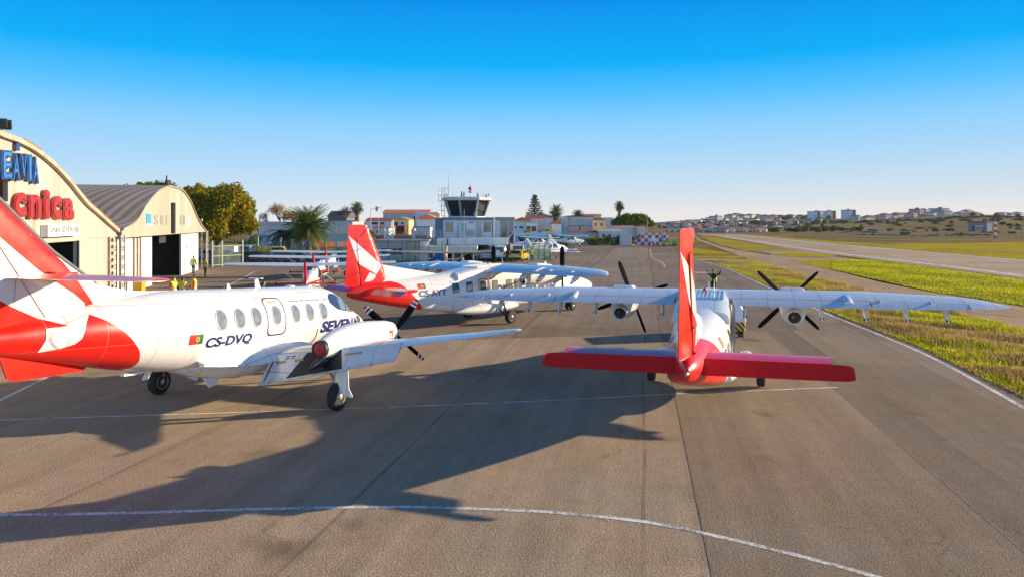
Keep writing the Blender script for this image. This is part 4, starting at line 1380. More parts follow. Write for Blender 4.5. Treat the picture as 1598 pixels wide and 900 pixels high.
# rows: distance -> image row of the ground there (perspective of a hillside)
def terrain_z(x, y):
    if y < 60: return -0.06
    c = CX + FPX * x / y
    ridge = float(np.interp(c, COLS, [346, 346, 346, 346, 347, 348, 343, 342, 341, 341, 339.5, 337.5, 336.5, 337, 338, 338, 338]))
    foot_d = float(np.interp(c, COLS, [700, 700, 700, 600, 420, 420, 420, 430, 400, 330, 260, 215, 200, 200, 200, 200, 200]))
    top_d = float(np.interp(c, COLS, [2500, 2500, 2500, 2500, 1400, 1300, 1250, 1200, 1150, 1000, 900, 800, 760, 750, 750, 750, 750]))
    flat = -0.06
    if y <= foot_d: return flat
    t = min(1.0, (y - foot_d) / (top_d - foot_d))
    foot_row = CY + FPX * (CAM_H - flat) / foot_d
    # a hollow below the town before the slope rises
    row = foot_row + (ridge - foot_row) * (t ** 0.85)
    z = CAM_H - (row - CY) * y / FPX
    if y > top_d:
        z = CAM_H - (ridge - CY) * top_d / FPX - (y - top_d) * 0.004
    z += 0.8 * math.sin(x * 0.021 + y * 0.013) * min(1, (y - foot_d) / 200) + 0.5 * math.sin(x * 0.05 - y * 0.031) * min(1, (y - foot_d) / 150)
    return z


def build_ground():
    # one sheet to the horizon
    mb = MB()
    ys = list(np.linspace(-80, 180, 14)) + list(np.linspace(200, 1500, 66)) + [1700, 2000, 2600, 3500, 4500]
    ts = np.linspace(-1.6, 1.6, 161)
    nx = len(ts)
    vs = []
    for y in ys:
        wy = max(y, 160)
        for t in ts:
            x = t * wy
            vs.append((x, y, terrain_z(x, y)))
    fs = []
    for j in range(len(ys) - 1):
        for i in range(nx - 1):
            fs.append((j * nx + i, j * nx + i + 1, (j + 1) * nx + i + 1, (j + 1) * nx + i))
    mb.add(vs, fs, 0, True)
    dry = grass_mat('dry_field_grass', (0.19, 0.14, 0.05), (0.34, 0.235, 0.105), 0.47, 0.033)
    g = mb.build('ground', dry); g['kind'] = 'structure'

    AS = asphalt_mat('worn_apron_asphalt', (0.43, 0.325, 0.215), 5.2, 0.08, 0.0, 0.40)
    TW = asphalt_mat('taxiway_asphalt', (0.46, 0.325, 0.185), 9.0, 0.05, 13.0)
    RW = asphalt_mat('runway_asphalt', (0.50, 0.37, 0.235), 11.0, 0.06, 31.0)
    # apron
    apron = [(-110, -30), (60, -30)] + [(17.8, 10.0)] + G([(1700, 672), (1598, 617), (1440, 540), (1290, 483), (1185, 438.3), (1150, 423), (1131, 415.5), (1105, 408.8), (1088, 405.3)]) \
        + G([(1072, 403), (1062, 396), (1055, 390), (1046, 385), (985, 383.5), (900, 381), (800, 376), (640, 378), (400, 388)]) + [(-110, 110)]
    apron[1] = (30, -30)
    sheet('apron', apron, 0.0, AS, None)
    # taxiway running up the right of the apron, and its links
    tl = G([(1083, 367.5), (1088, 375), (1122, 388), (1154, 399.5), (1174, 407), (1206, 414.5), (1244, 426), (1300, 439.5), (1365, 455), (1418, 476), (1495, 488), (1598, 513)]) + [(46, 33), (48, 20), (50, -20)]
    tr = G([(1086, 367.5), (1092, 374), (1131, 386), (1161, 392), (1200, 398), (1233, 406), (1298, 421), (1378, 441), (1458, 456), (1598, 477)]) + [(60, 36), (64, 20), (66, -20)]
    sheet('taxiway', tl + tr[::-1], -0.015, TW, None)
    sheet('taxiway', G([(1060, 401), (1100, 402.5), (1170, 404), (1172, 408), (1110, 406.5), (1075, 408)]), -0.02, TW)
    sheet('taxiway', G([(1150, 388), (1246, 390.5), (1300, 397), (1240, 401.5), (1284, 402), (1345, 404.6), (1300, 406.2), (1233, 406.2), (1190, 402), (1205, 396)]), -0.02, TW)
    # runway
    far = G([(1088, 365.2), (1139, 365.6), (1188, 368.5), (1300, 380), (1410, 389.3), (1504, 398), (1598, 405)]) + [(150, 80), (160, 60), (170, 20)]
    near = G([(1090, 367.0), (1113, 368.6), (1169, 377.5), (1248, 391), (1298, 397.2), (1442, 415), (1598, 434)]) + [(80, 62), (86, 50), (96, 15)]
    sheet('runway', far + near[::-1], -0.012, RW, None)
    sheet('runway', G([(1280, 398), (1442, 415.5), (1598, 434.5), (1598, 437), (1480, 421.5), (1354, 405), (1284, 402.3)]), -0.03, TW)
    WL = line_mat('worn_white_line', (0.78, 0.76, 0.72), 0.41)
    YL = line_mat('worn_yellow_line', (0.62, 0.36, 0.04), 0.36)
    paint_line('runway_edge_line', G([(1130, 369.5), (1200, 380), (1298, 394.2), (1442, 411), (1598, 430)]), 1.0, 0.0, WL, False)
    paint_line('runway_edge_line', G([(1150, 367), (1300, 381.5), (1410, 390.7), (1598, 406.5)]), 0.9, 0.0, WL, False)
    # apron markings
    paint_line('apron_line', [(-16, 17.7), (-13.06, 18.16), (-6.81, 18.95), (0.02, 19.97), (5.71, 21.09), (9.95, 21.75)], 0.085, 0.005, WL)
    paint_line('apron_line', [(-14.0, 12.2), (-11.5, 12.22), (-8.85, 12.27), (-6.65, 12.36), (-4.51, 12.52), (-2.26, 12.62), (0.01, 12.48), (2.17, 12.02), (3.55, 11.29), (4.72, 10.50), (5.4, 9.95), (6.2, 9.2)], 0.115, 0.005, WL)
    paint_line('apron_line', [(-14.2, 18.9), (-14.51, 20.18), (-15.09, 22.99), (-16.4, 28.5)], 0.13, 0.006, WL)
    paint_line('apron_line', G([(330, 462), (350, 449), (375, 436), (397, 424)]), 0.13, 0.005, WL, False)
    paint_line('apron_line', G([(1050, 430), (1120, 432), (1200, 433.5)]), 0.12, 0.005, WL, False)
    e = G([(1700, 690), (1598, 632), (1440, 548.5), (1290, 487.5), (1185, 440.8), (1150, 424.7), (1131, 416.8), (1105, 409.6), (1088, 405.8)])
    paint_line('apron_edge_line', [(p[0] - 0.12, p[1]) for p in e], 0.15, 0.005, WL)
    paint_line('apron_lead_line', G([(1014.5, 389), (1016, 397), (1018, 402.5), (1026, 406), (1034, 410.5), (1038, 417)]), 0.22, 0.005, YL)
    paint_line('taxiway_line', G([(1492, 484), (1540, 488.5), (1600, 494)]), 0.2, 0.0, YL, False)
    # grass
    GR = grass_mat('fresh_grass', (0.50, 0.43, 0.006), (0.42, 0.28, 0.05), 0.47, 0.055)
    GM = grass_mat('mixed_grass', (0.46, 0.41, 0.008), (0.40, 0.27, 0.08), 0.50, 0.10)
    sheet('grass', G([(1092, 369), (1110, 369.5), (1200, 383.5), (1246, 390), (1161, 391.7), (1120, 381.5)]), -0.008, GM, None)
    sheet('grass', G([(1204, 396), (1248, 394.3), (1300, 397.3), (1307, 400), (1284, 401.6), (1244, 401), (1210, 398)]), -0.006, GR, None)
    sheet('grass', G([(1233, 406.4), (1298, 406), (1354, 405.3), (1418, 413), (1486, 422.3), (1598, 437), (1700, 452)]) + [(62, 42)] + G([(1620, 481.5), (1458, 455.2), (1388, 441), (1298, 420.5)]), 0.0, GR, None)
    sheet('grass', G([(1057, 391), (1085, 387), (1110, 391), (1135, 394.5), (1150, 397.5), (1100, 398), (1066, 395.5)]), -0.006, GR)
    sheet('grass', G([(1064, 399), (1100, 398.9), (1152, 399), (1172, 401.5), (1150, 403.2), (1100, 401.8), (1076, 402)]), -0.005, GR)
    sheet('grass', [(p[0], p[1]) for p in G([(1130, 364.8), (1188, 368.2), (1300, 379.7), (1410, 389), (1504, 397.7), (1598, 404.6)])] + [(155, 80), (260, 170)] + G([(1598, 378), (1420, 380.6), (1385, 381.5), (1300, 376.6), (1220, 370), (1170, 366.2)]), -0.02, GR, None)
    sheet('verge', G([(1095, 408.3), (1110, 408.4), (1174, 409), (1206, 415.5), (1244, 427), (1300, 441), (1365, 457), (1418, 478), (1495, 490), (1598, 515)]) + [(45, 30), (46, 12)] + [(17.9, 10)] + G([(1700, 675), (1598, 620.5), (1440, 542.5), (1290, 484.5), (1185, 439.3), (1150, 423.8), (1131, 416.2), (1105, 409.3)]), 0.012, GM, None)
    sheet('kerb_strip', G([(985, 383.8), (1047, 385.3), (1050, 384), (985, 381.5)]), 0.004, GR)
    # patches of newer asphalt and oil marks on the apron
    sl1 = [(2.30, 7.0), (4.34, 18.46), (7.8, 38.0)]
    sl2 = [(7.15, 7.0), (9.86, 22.1), (12.7, 38.0)]
    sl3 = [(8.35, 7.0), (11.1, 22.1), (13.9, 38.0)]
    sheet('asphalt_lane', sl1 + sl2[::-1], 0.0015, asphalt_mat('older_asphalt_lane', (0.315, 0.242, 0.165), 60, 0.0, 5.0, 0.4))
    sheet('asphalt_lane', sl2 + sl3[::-1], 0.0015, asphalt_mat('darker_asphalt_lane', (0.225, 0.175, 0.124), 60, 0.0, 9.0, 0.4))
    JT_ = M('dark_joint_sealant', (0.17, 0.13, 0.095), 0.9, var=0.5, scale=2)
    paint_line('asphalt_joint', sl2, 0.05, 0.0045, JT_, False); paint_line('asphalt_joint', sl1, 0.035, 0.0045, JT_, False)
    edge = G([(1700, 672), (1598, 617), (1440, 540), (1290, 483)])
    sheet('asphalt_lane', sl3 + edge[::-1] + [(17.8, 10), (17.6, 7.0)], 0.0012, asphalt_mat('edge_asphalt_lane', (0.28, 0.215, 0.148), 3.4, 0.10, 21.0, 0.4))
    FA = asphalt_mat('far_apron_asphalt', (0.27, 0.212, 0.155), 6.4, 0.16, 44.0, 0.35, 0.486)
    sheet('apron', [(-60, 34), (-8, 29.5), (3.0, 31.5), (13.0, 33.0), (16.7, 36.2)] + G([(1290, 483), (1185, 438.3), (1150, 423), (1131, 415.5), (1105, 408.8), (1088, 405.3), (1072, 403), (1062, 396), (1055, 390), (1046, 385.2), (985, 383.7), (900, 381.2), (800, 376.2), (640, 378.2), (400, 388.2)]) + [(-100, 108), (-100, 60)], 0.0028, FA)



def blade_field(name, mats, pts, hfun, seg=2, wid=0.02):
    """grass blades and stalks: numpy-built thin triangles strips, one object"""
    n = len(pts)
    P = np.array(pts)
    r = np.random.default_rng(3)
    h = np.array([hfun(p) for p in pts]) * r.uniform(0.55, 1.25, n)
    a = r.uniform(0, 2 * np.pi, n); ln = r.uniform(0.1, 0.75, n) * h
    w = wid * r.uniform(0.6, 1.4, n)
    dx, dy = np.cos(a), np.sin(a)
    ta = a + r.uniform(1.0, 2.1, n)
    tx, ty = np.cos(ta) * w, np.sin(ta) * w
    V = np.zeros((n, 5, 3))
    V[:, 0] = np.c_[P[:, 0] - tx, P[:, 1] - ty, np.zeros(n)]
    V[:, 1] = np.c_[P[:, 0] + tx, P[:, 1] + ty, np.zeros(n)]
    m = 0.55
    V[:, 2] = np.c_[P[:, 0] + tx * .8 + dx * ln * .3, P[:, 1] + ty * .8 + dy * ln * .3, h * m]
    V[:, 3] = np.c_[P[:, 0] - tx * .8 + dx * ln * .3, P[:, 1] - ty * .8 + dy * ln * .3, h * m]
    V[:, 4] = np.c_[P[:, 0] + dx * ln, P[:, 1] + dy * ln, h]
    me = bpy.data.meshes.new(name)
    me.vertices.add(n * 5); me.vertices.foreach_set('co', V.reshape(-1))
    base = np.arange(n) * 5
    quads = np.stack([base, base + 1, base + 2, base + 3], 1).reshape(-1)
    tris = np.stack([base + 3, base + 2, base + 4], 1).reshape(-1)
    me.loops.add(n * 7)
    me.loops.foreach_set('vertex_index', np.concatenate([quads, tris]))
    me.polygons.add(n * 2)
    ls = np.concatenate([np.arange(n) * 4, n * 4 + np.arange(n) * 3])
    me.polygons.foreach_set('loop_start', ls)
    for mm in mats: me.materials.append(mm)
    pick = r.choice(len(mats), n)
    cl = np.array([0 if math.sin(p[0] * 0.9) + math.sin(p[1] * 0.55 + p[0] * 0.3) + 0.6 * math.sin(p[0] * 2.3 + p[1]) > 0.15 else 1 for p in pts])
    pick = np.where(r.random(n) < 0.72, cl, pick)
    me.polygons.foreach_set('material_index', np.concatenate([pick, pick]).astype(np.int32))
    me.update(calc_edges=True); me.validate()
    o = bpy.data.objects.new(name, me); col.objects.link(o); o['kind'] = 'stuff'
    return o


def leaf_mat(name, c, var=0.35, trans=0.25):
    if name in _MC: return _MC[name]
    m, nt, b = new_mat(name)
    co = nt.coord('Object')
    n1 = nt.noise(co, 0.9, 3, 0.6); n2 = nt.noise(co, 7.0, 3, 0.7)
    f = nt.maprange(nt.math('ADD', nt.math('MULTIPLY', n1, 0.5), nt.math('MULTIPLY', n2, 0.5)), 0.35, 0.65)
    cc = nt.mix(f, rgb(*[x * (1 - var) for x in c]), rgb(*[min(1, x * (1 + var)) for x in c]))
    nt.link(cc, b.inputs['Base Color'])
    b.inputs['Roughness'].default_value = 0.6
    setp(b, spec=0.08)
    tr = nt.node('ShaderNodeBsdfTranslucent'); nt.link(cc, tr.inputs[0])
    mx = nt.node('ShaderNodeMixShader'); mx.inputs[0].default_value = trans
    out = m.node_tree.nodes['Material Output']
    nt.link(b.outputs[0], mx.inputs[1]); nt.link(tr.outputs[0], mx.inputs[2]); nt.link(mx.outputs[0], out.inputs[0])
    _MC[name] = m
    return m


def build_grass_blades():
    verge = G([(1110, 408.6), (1174, 409), (1206, 415.5), (1244, 427), (1300, 441), (1365, 457), (1418, 478), (1495, 490), (1598, 515)]) + [(45, 30), (40, 14), (18.4, 14)] + G([(1598, 622), (1440, 543.5), (1290, 485), (1185, 439.6), (1150, 424), (1131, 416.4)])
    r = np.random.default_rng(11)
    pts = []
    while len(pts) < 105000:
        y = 14 + 78 * r.random() ** 1.9
        x = 14 + 32 * r.random()
        if x / y > 0.95 or not inside((x, y), verge): continue
        pts.append((x, y))
    def edge_d(p):
        x, y = p
        return x - np.interp(y, [14, 19.6, 27.8, 39.8, 59.7, 72, 80], [13.6, 14.8, 16.6, 18.1, 21.1, 23.0, 24.3])
    def h(p):
        d = edge_d(p)
        k = min(1.0, max(0.10, d / 1.4)) * (0.26 if d < 7 else 0.17)
        return 0.07 + k * (0.6 + 0.5 * math.sin(p[0] * 1.7 + p[1] * 0.9) * math.sin(p[1] * 0.7))
    fresh = leaf_mat('grass_blade_fresh', (0.54, 0.52, 0.008), 0.35, 0.35)
    dry = leaf_mat('grass_blade_dry', (0.55, 0.36, 0.14), 0.3, 0.3)
    brown = leaf_mat('grass_blade_brown', (0.30, 0.17, 0.06), 0.3, 0.2)
    green = leaf_mat('grass_blade_green', (0.33, 0.37, 0.010), 0.35, 0.3)
    blade_field('verge_grass', [fresh, dry, green, brown], pts, h, wid=0.016)
    # low growth on the lawns beyond the taxiway
    lawn = G([(1298, 406), (1354, 405.3), (1418, 413), (1486, 422.3), (1598, 437), (1620, 440), (1640, 484), (1458, 455.2), (1388, 441), (1298, 420.5)])
    pts = []
    xs = [p[0] for p in lawn]; ys = [p[1] for p in lawn]
    while len(pts) < 26000:
        p = (min(xs) + (max(xs) - min(xs)) * r.random(), min(ys) + (max(ys) - min(ys)) * r.random())
        if inside(p, lawn): pts.append(p)
    blade_field('lawn_grass', [fresh, green, fresh, dry], pts, lambda p: 0.10, wid=0.035)
    # tall dead stalks standing at the verge
    pts = []
    while len(pts) < 2600:
        y = 14 + 60 * r.random() ** 1.8
        x = np.interp(y, [14, 19.6, 27.8, 39.8, 59.7, 72, 80], [13.9, 15.1, 16.9, 18.3, 21.4, 23.3, 24.5]) + 3.5 * r.random() ** 1.6
        pts.append((x, y))
    blade_field('dead_stalks', [dry, brown, brown], pts, lambda p: 0.42, wid=0.010)
# ------------------------------------------------------------------ building materials
def corrugated(name, c, rust=0.25, freq=8.0, axis=0, tint=(0.30, 0.13, 0.05), bump=0.5):
    """ribbed metal sheet: ribs along one axis, rain streaks, rust stains"""
    if name in _MC: return _MC[name]
    m, nt, b = new_mat(name)
    co = nt.coord('Object'); x = nt.xyz(co)
    rib = nt.math('FRACT', nt.math('MULTIPLY', x[axis], freq))
    ribh = nt.math('ABSOLUTE', nt.math('SUBTRACT', rib, 0.5))
    sheetn = nt.node('ShaderNodeTexWhiteNoise'); sheetn.noise_dimensions = '1D'
    nt.link(nt.math('FLOOR', nt.math('MULTIPLY', x[axis], 1.05)), sheetn.inputs['W'])
    sc = (4.0, 4.0, 0.22) if axis != 2 else (0.3, 3, 3)
    st = nt.noise(nt.mapping(co, sc), 1.0, 6, 0.65)
    n2 = nt.noise(co, 0.7, 5, 0.65)
    col_ = nt.mix(nt.maprange(sheetn.outputs[0], 0, 1, 0, 1), rgb(*[v * 0.84 for v in c]), rgb(*[min(1, v * 1.06) for v in c]))
    col_ = nt.mix(nt.maprange(st, 0.48, 0.70, 0, 0.55), col_, rgb(c[0] * 0.62, c[1] * 0.56, c[2] * 0.48))
    col_ = nt.mix(nt.math('MULTIPLY', nt.maprange(n2, 0.6, 0.72, 0, rust), nt.maprange(st, 0.45, 0.6)), col_, rgb(*tint))
    nt.link(col_, b.inputs['Base Color'])
    b.inputs['Roughness'].default_value = 0.6
    nt.link(nt.bump(ribh, bump, 0.06), b.inputs['Normal'])
    _MC[name] = m
    return m


def tile_mat(name, c=(0.42, 0.13, 0.06)):
    if name in _MC: return _MC[name]
    m, nt, b = new_mat(name)
    co = nt.coord('Object'); x = nt.xyz(co)
    n = nt.noise(co, 2.0, 5, 0.7); n2 = nt.noise(co, 0.4, 3)
    k = nt.math('ABSOLUTE', nt.math('SUBTRACT', nt.math('FRACT', nt.math('MULTIPLY', nt.math('ADD', x[0], x[1]), 3.2)), 0.5))
    cc = nt.mix(nt.maprange(n, 0.3, 0.7), rgb(*[v * 0.7 for v in c]), rgb(*[min(1, v * 1.25) for v in c]))
    cc = nt.mix(nt.maprange(n2, 0.5, 0.7, 0, 0.35), cc, rgb(0.16, 0.12, 0.10))
    cc = nt.mix(nt.maprange(k, 0.0, 0.12, 0.4, 0.0), cc, rgb(c[0] * 0.4, c[1] * 0.4, c[2] * 0.4))
    nt.link(cc, b.inputs['Base Color']); b.inputs['Roughness'].default_value = 0.85
    nt.link(nt.bump(k, 0.6, 0.06), b.inputs['Normal'])
    _MC[name] = m
    return m


def wallm(name, c, streak=0.35): return M(name, c, 0.85, var=0.10, scale=0.8, streak=streak, bump=0.15, bscale=12)


DKGLASS = M('dark_pane', (0.018, 0.021, 0.024), 0.12, var=0.3, coat=0.0, spec=0.35)
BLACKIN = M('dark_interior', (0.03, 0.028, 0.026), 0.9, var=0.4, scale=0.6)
CONC = wallm('pale_concrete', (0.42, 0.38, 0.32))
RAILM = M('grey_railing', (0.35, 0.36, 0.37), 0.4, metal=0.5)


def frame3(o, ex, ey):
    ex = Vector(ex).normalized(); ey = Vector(ey).normalized(); ez = ex.cross(ey)
    return Matrix(((ex.x, ey.x, ez.x, o[0]), (ex.y, ey.y, ez.y, o[1]), (ex.z, ey.z, ez.z, o[2]), (0, 0, 0, 1)))


# ------------------------------------------------------------------ hangars
HF0 = Vector((-25.7, 46.1, 0)); HD = Vector((-0.229, 0.9734, 0)).normalized(); HN = Vector((HD.y, -HD.x, 0))


def face(x, y):
    """photograph point -> (s, z) on the hangars' common front plane"""
    d = Vector(((x - CX) / FPX, 1, -(y - CY) / FPX)); o = Vector((0, 0, CAM_H))
    t = (HF0 - o).dot(HN) / d.dot(HN)
    p = o + d * t
    return ((p - HF0).dot(HD), p.z)


def hz(pts, ox=0, oy=0, k=1.0): return [face(ox + x / k, oy + y / k) for x, y in pts]


def wall_with_holes(mb, outline, holes, t, fr, mi=0):
    """upright slab of thickness t with rectangular or polygonal openings"""
    v, f = tri_grid(outline, 1e6, holes)
    n = len(v)
    cnt = set(); fs = []
    for q in f:
        (ax, ay), (bx, by), (cx_, cy_) = (v[i] for i in q[:3])
        if (bx - ax) * (cy_ - ay) - (by - ay) * (cx_ - ax) < 0: q = tuple(reversed(q))
        fs.append(q); fs.append(tuple(i + n for i in reversed(q)))
        for i in range(len(q)): cnt.add((q[i], q[(i + 1) % len(q)]))
    for a, b in cnt:
        if (b, a) not in cnt: fs.append((b, a, a + n, b + n))
    vs = [fr @ Vector((x, y, 0)) for x, y in v] + [fr @ Vector((x, y, -t)) for x, y in v]
    mb.add(vs, fs, mi)


def lattice(mb, s, z0, z1, w, fr, depth=0.5):
    a = 0.07
    for ss in (s - w / 2, s + w / 2):
        for d in (-depth / 2, depth / 2): mb.bar(fr @ Vector((ss, z0, d)), fr @ Vector((ss, z1, d)), a)
    n = max(3, int((z1 - z0) / 0.55)); h = (z1 - z0) / n
    for i in range(n):
        for d in (-depth / 2, depth / 2):
            A = fr @ Vector((s - w / 2, z0 + i * h, d)); B = fr @ Vector((s + w / 2, z0 + (i + 1) * h, d))
            C = fr @ Vector((s + w / 2, z0 + i * h, d)); D = fr @ Vector((s - w / 2, z0 + (i + 1) * h, d))
            mb.bar(A, B, 0.045); mb.bar(C, D, 0.045)


def roof_shell(mb, prof, depth, fr, t=0.12, front=0.0, mi=0):
    """profile (s,z) swept back from the front plane"""
    n = len(prof)
    up = [fr @ Vector((s, z + t, front)) for s, z in prof]; lo = [fr @ Vector((s, z, front)) for s, z in prof]
    bu = [fr @ Vector((s, z + t, -depth)) for s, z in prof]; bl = [fr @ Vector((s, z, -depth)) for s, z in prof]
    vs = up + lo + bu + bl
    fs = []
    for i in range(n - 1):
        fs += [(i, i + 1, 2 * n + i + 1, 2 * n + i), (n + i + 1, n + i, 3 * n + i, 3 * n + i + 1), (i + 1, i, n + i, n + i + 1), (2 * n + i, 2 * n + i + 1, 3 * n + i + 1, 3 * n + i)]
    fs += [(0, 2 * n, 3 * n, n), (n - 1, 2 * n - 1, 4 * n - 1, 3 * n - 1)]
    mb.add(vs, fs, mi, True)


def smooth_prof(pts, n=40):
    s = [p[0] for p in pts]
    return [(s[0] + (s[-1] - s[0]) * i / n, pchip(s, [p[1] for p in pts], s[0] + (s[-1] - s[0]) * i / n)) for i in range(n + 1)]


def build_buildings():
    fr = frame3(HF0, HD, (0, 0, 1))
    PANEL = corrugated('pale_grey_hangar_sheet', (0.45, 0.415, 0.355), 0.55, 4.0, 1, bump=0.35)
    PANEL2 = corrugated('cream_hangar_sheet', (0.43, 0.375, 0.295), 0.3, 4.0, 1, bump=0.3)
    WDOOR = corrugated('white_hangar_door', (0.72, 0.70, 0.66), 0.25, 3.0, 1, (0.36, 0.22, 0.12), bump=0.3)
    RUST = M('rusty_flashing', (0.30, 0.12, 0.05), 0.8, var=0.6, scale=2.5)
    TRIM = M('pale_roof_trim', (0.42, 0.35, 0.25), 0.7, var=0.35, scale=1.2)
    ROOF = corrugated('weathered_fibre_cement', (0.34, 0.27, 0.20), 0.6, 1.3, 0, (0.09, 0.08, 0.07), bump=1.0)
    # --- second hangar
    root = empty('hangar', tuple(HF0 + HD * 15)); inv = Matrix.Translation(-(HF0 + HD * 15))
    tag(root, 'smaller cream hangar with a barrel roof and tall dark door opening', 'hangar')
    f2 = inv @ fr
    prof = smooth_prof(hz([(570, 530), (635, 490), (670, 430), (720, 365), (755, 340), (797, 329), (840, 341), (885, 391), (915, 460), (937, 505), (962, 538)], 0, 180, 3))
    prof = [(s_, z_ - 0.13) for s_, z_ in prof]
    zb = 3.95
    slot = hz([(800, 410), (822, 410), (822, 560), (800, 560)], 0, 180, 3)
    out = [(prof[0][0], zb)] + [(prof[-1][0], zb)] + prof[::-1]
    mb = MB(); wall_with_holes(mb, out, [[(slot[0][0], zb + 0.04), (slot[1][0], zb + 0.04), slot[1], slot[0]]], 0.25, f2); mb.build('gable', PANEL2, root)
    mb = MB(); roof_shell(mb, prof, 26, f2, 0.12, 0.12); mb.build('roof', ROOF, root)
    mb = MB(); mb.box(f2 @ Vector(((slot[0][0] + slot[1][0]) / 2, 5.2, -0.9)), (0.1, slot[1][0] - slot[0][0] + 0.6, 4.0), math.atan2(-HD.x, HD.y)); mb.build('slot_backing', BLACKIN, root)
    d0, d1 = face(247.7, 400)[0], face(292, 400)[0]
    end = prof[-1][0] - 1.2
    for a, b in ((1.2, d0), (d1, end)):
        mb = MB(); wall_with_holes(mb, [(a, 0), (b, 0), (b, zb), (a, zb)], [], 0.18, f2 @ Matrix.Translation((0, 0, -0.5)))
        mb.build('wall', WDOOR, root)
    mb = MB()
    for x in (199, 219.5, 225, 229.5):
        s = face(x, 400)[0]; mb.box(f2 @ Vector((s, zb / 2, -0.46)), (0.12, 0.35 if x < 215 else 0.22, zb), math.atan2(-HD.x, HD.y))
    mb.build('door_post', M('brown_grey_post', (0.24, 0.19, 0.14), 0.7, var=0.4), root)
    # dark interior with vague shapes
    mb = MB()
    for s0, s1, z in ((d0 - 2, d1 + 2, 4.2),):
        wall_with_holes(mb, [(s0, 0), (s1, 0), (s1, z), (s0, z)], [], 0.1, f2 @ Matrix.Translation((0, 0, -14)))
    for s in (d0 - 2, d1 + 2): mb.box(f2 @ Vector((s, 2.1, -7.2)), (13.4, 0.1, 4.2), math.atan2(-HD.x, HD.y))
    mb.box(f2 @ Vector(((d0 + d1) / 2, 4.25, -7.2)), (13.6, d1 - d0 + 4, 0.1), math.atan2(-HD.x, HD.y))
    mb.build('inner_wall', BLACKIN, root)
    mb = MB(); mb.box(f2 @ Vector((d0 + 2, 1.1, -9)), (1.5, 2.5, 2.2), 0.2); mb.build('shelf', M('dim_shelf', (0.10, 0.09, 0.08), 0.8), root)
    mb = MB(); mb.box(f2 @ Vector((d0 + 6, 0.9, -10)), (1.5, 2.2, 1.8), 0.2); mb.build('cabinet', M('dim_shelf', (0.10, 0.09, 0.08), 0.8), root)
    FADE = M('faded_blue_lettering', (0.20, 0.25, 0.25), 0.8, var=0.2)
    fo = f2 @ Matrix.Translation((0, 0, 0.012))
    def word(body, x0, x1, y0, y1, mat, frm, par, name='lettering', depth=0.02, bold=0.0, k=3, oy=180, sp=1.0, shear=0.0):
        a = face(x0 / k, oy + y1 / k); b = face(x1 / k, oy + y0 / k); a2 = face(x1 / k, oy + y1 / k)
        ex = Vector((b[0] - a[0], a2[1] - a[1], 0)).normalized()
        tf = frm @ Matrix.Translation((a[0], a[1], 0)) @ Matrix(((ex.x, -0.0, 0, 0), (ex.y, 1, 0, 0), (0, 0, 1, 0), (0, 0, 0, 1)))
        return text_solid(name, body, b[0] - a[0], b[1] - a2[1], depth, mat, tf, par, bold, shear, sp)
    for ch, xa, xb in (('S', 722, 738), ('O', 750, 763), ('F', 776, 789), ('A', 840, 852), ('R', 857, 868)):
        word(ch, xa, xb, 468, 513, FADE, fo, root, bold=0.01)
    def patch(x0, x1, y0, y1, mat, name):
        a = face(x0 / 3, 180 + y1 / 3); b = face(x1 / 3, 180 + y0 / 3)
        m = MB(); wall_with_holes(m, [(a[0], a[1]), (b[0], a[1]), (b[0], b[1]), (a[0], b[1])], [], 0.03, f2 @ Matrix.Translation((0, 0, 0.04))); return m.build(name, mat, root)
    patch(684, 706, 462, 508, M('sky_blue_plate', (0.05, 0.30, 0.62), 0.5), 'emblem_plate'); patch(684, 706, 508, 517, STRIPEW, 'plate_caption'); patch(876, 888, 473, 520, M('pale_plate', (0.55, 0.58, 0.58), 0.5), 'notice')
    mb = MB(); mb.box(f2 @ Vector((face(300, 400)[0], 2.6, -0.47)), (0.05, 0.5, 0.15), math.atan2(-HD.x, HD.y)); mb.build('notice', M('grey_plate', (0.3, 0.3, 0.3), 0.6), root)
    mb = MB(); lattice(mb, prof[-1][0] - 0.55, 0, zb + 0.1, 0.7, f2); mb.build('lattice_column', M('galvanised_grey', (0.40, 0.38, 0.36), 0.55, metal=0.2, var=0.3), root)
    mb = MB(); lattice(mb, 0.75, 0, zb + 0.2, 0.9, f2); mb.build('lattice_column', M('galvanised_grey', (0.40, 0.38, 0.36)), root)
    mb = MB(); p = Vector(prof[-1] + (0,)); mb.tube([f2 @ Vector((prof[-1][0] - 0.9, prof[-1][1] + 0.3, -0.3)), f2 @ Vector((prof[-1][0] - 0.9, prof[-1][1] + 1.1, -0.3))], 0.04, 6); mb.box(f2 @ Vector((prof[-1][0] - 0.9, prof[-1][1] + 1.2, -0.3)), (0.3, 0.3, 0.3)); mb.build('floodlight', RAILM, root)
    sapex, zapex = face(266, 290)
    mb = MB(); mb.tube([f2 @ Vector((sapex, zapex, -0.3)), f2 @ Vector((sapex, zapex + 0.85, -0.3))], 0.06, 6); mb.box(f2 @ Vector((sapex + 0.5, zapex + 0.35, -0.3)), (0.25, 0.6, 0.3)); mb.box(f2 @ Vector((sapex, zapex + 0.1, -0.3)), (0.6, 0.9, 0.25)); mb.build('roof_lamp', DARKM, root)
    # --- first hangar
    root = empty('hangar', tuple(HF0 - HD * 14)); inv = Matrix.Translation(-(HF0 - HD * 14)); f1 = inv @ fr
    tag(root, 'large pale hangar with raised blue and red lettering and a curved rust-edged roof', 'hangar')
    pts = hz([(0, 78), (60, 100), (130, 135), (200, 185), (260, 240), (310, 295), (350, 345), (400, 405), (440, 440), (490, 485), (545, 533)], 0, 180, 3)
    pts = [(s_, z_ - 0.22) for s_, z_ in pts]
    s0 = pts[0][0]; ap = s0 - 0.8
    half = [p for p in pts]
    left = [(2 * ap - s, z) for s, z in half][::-1]
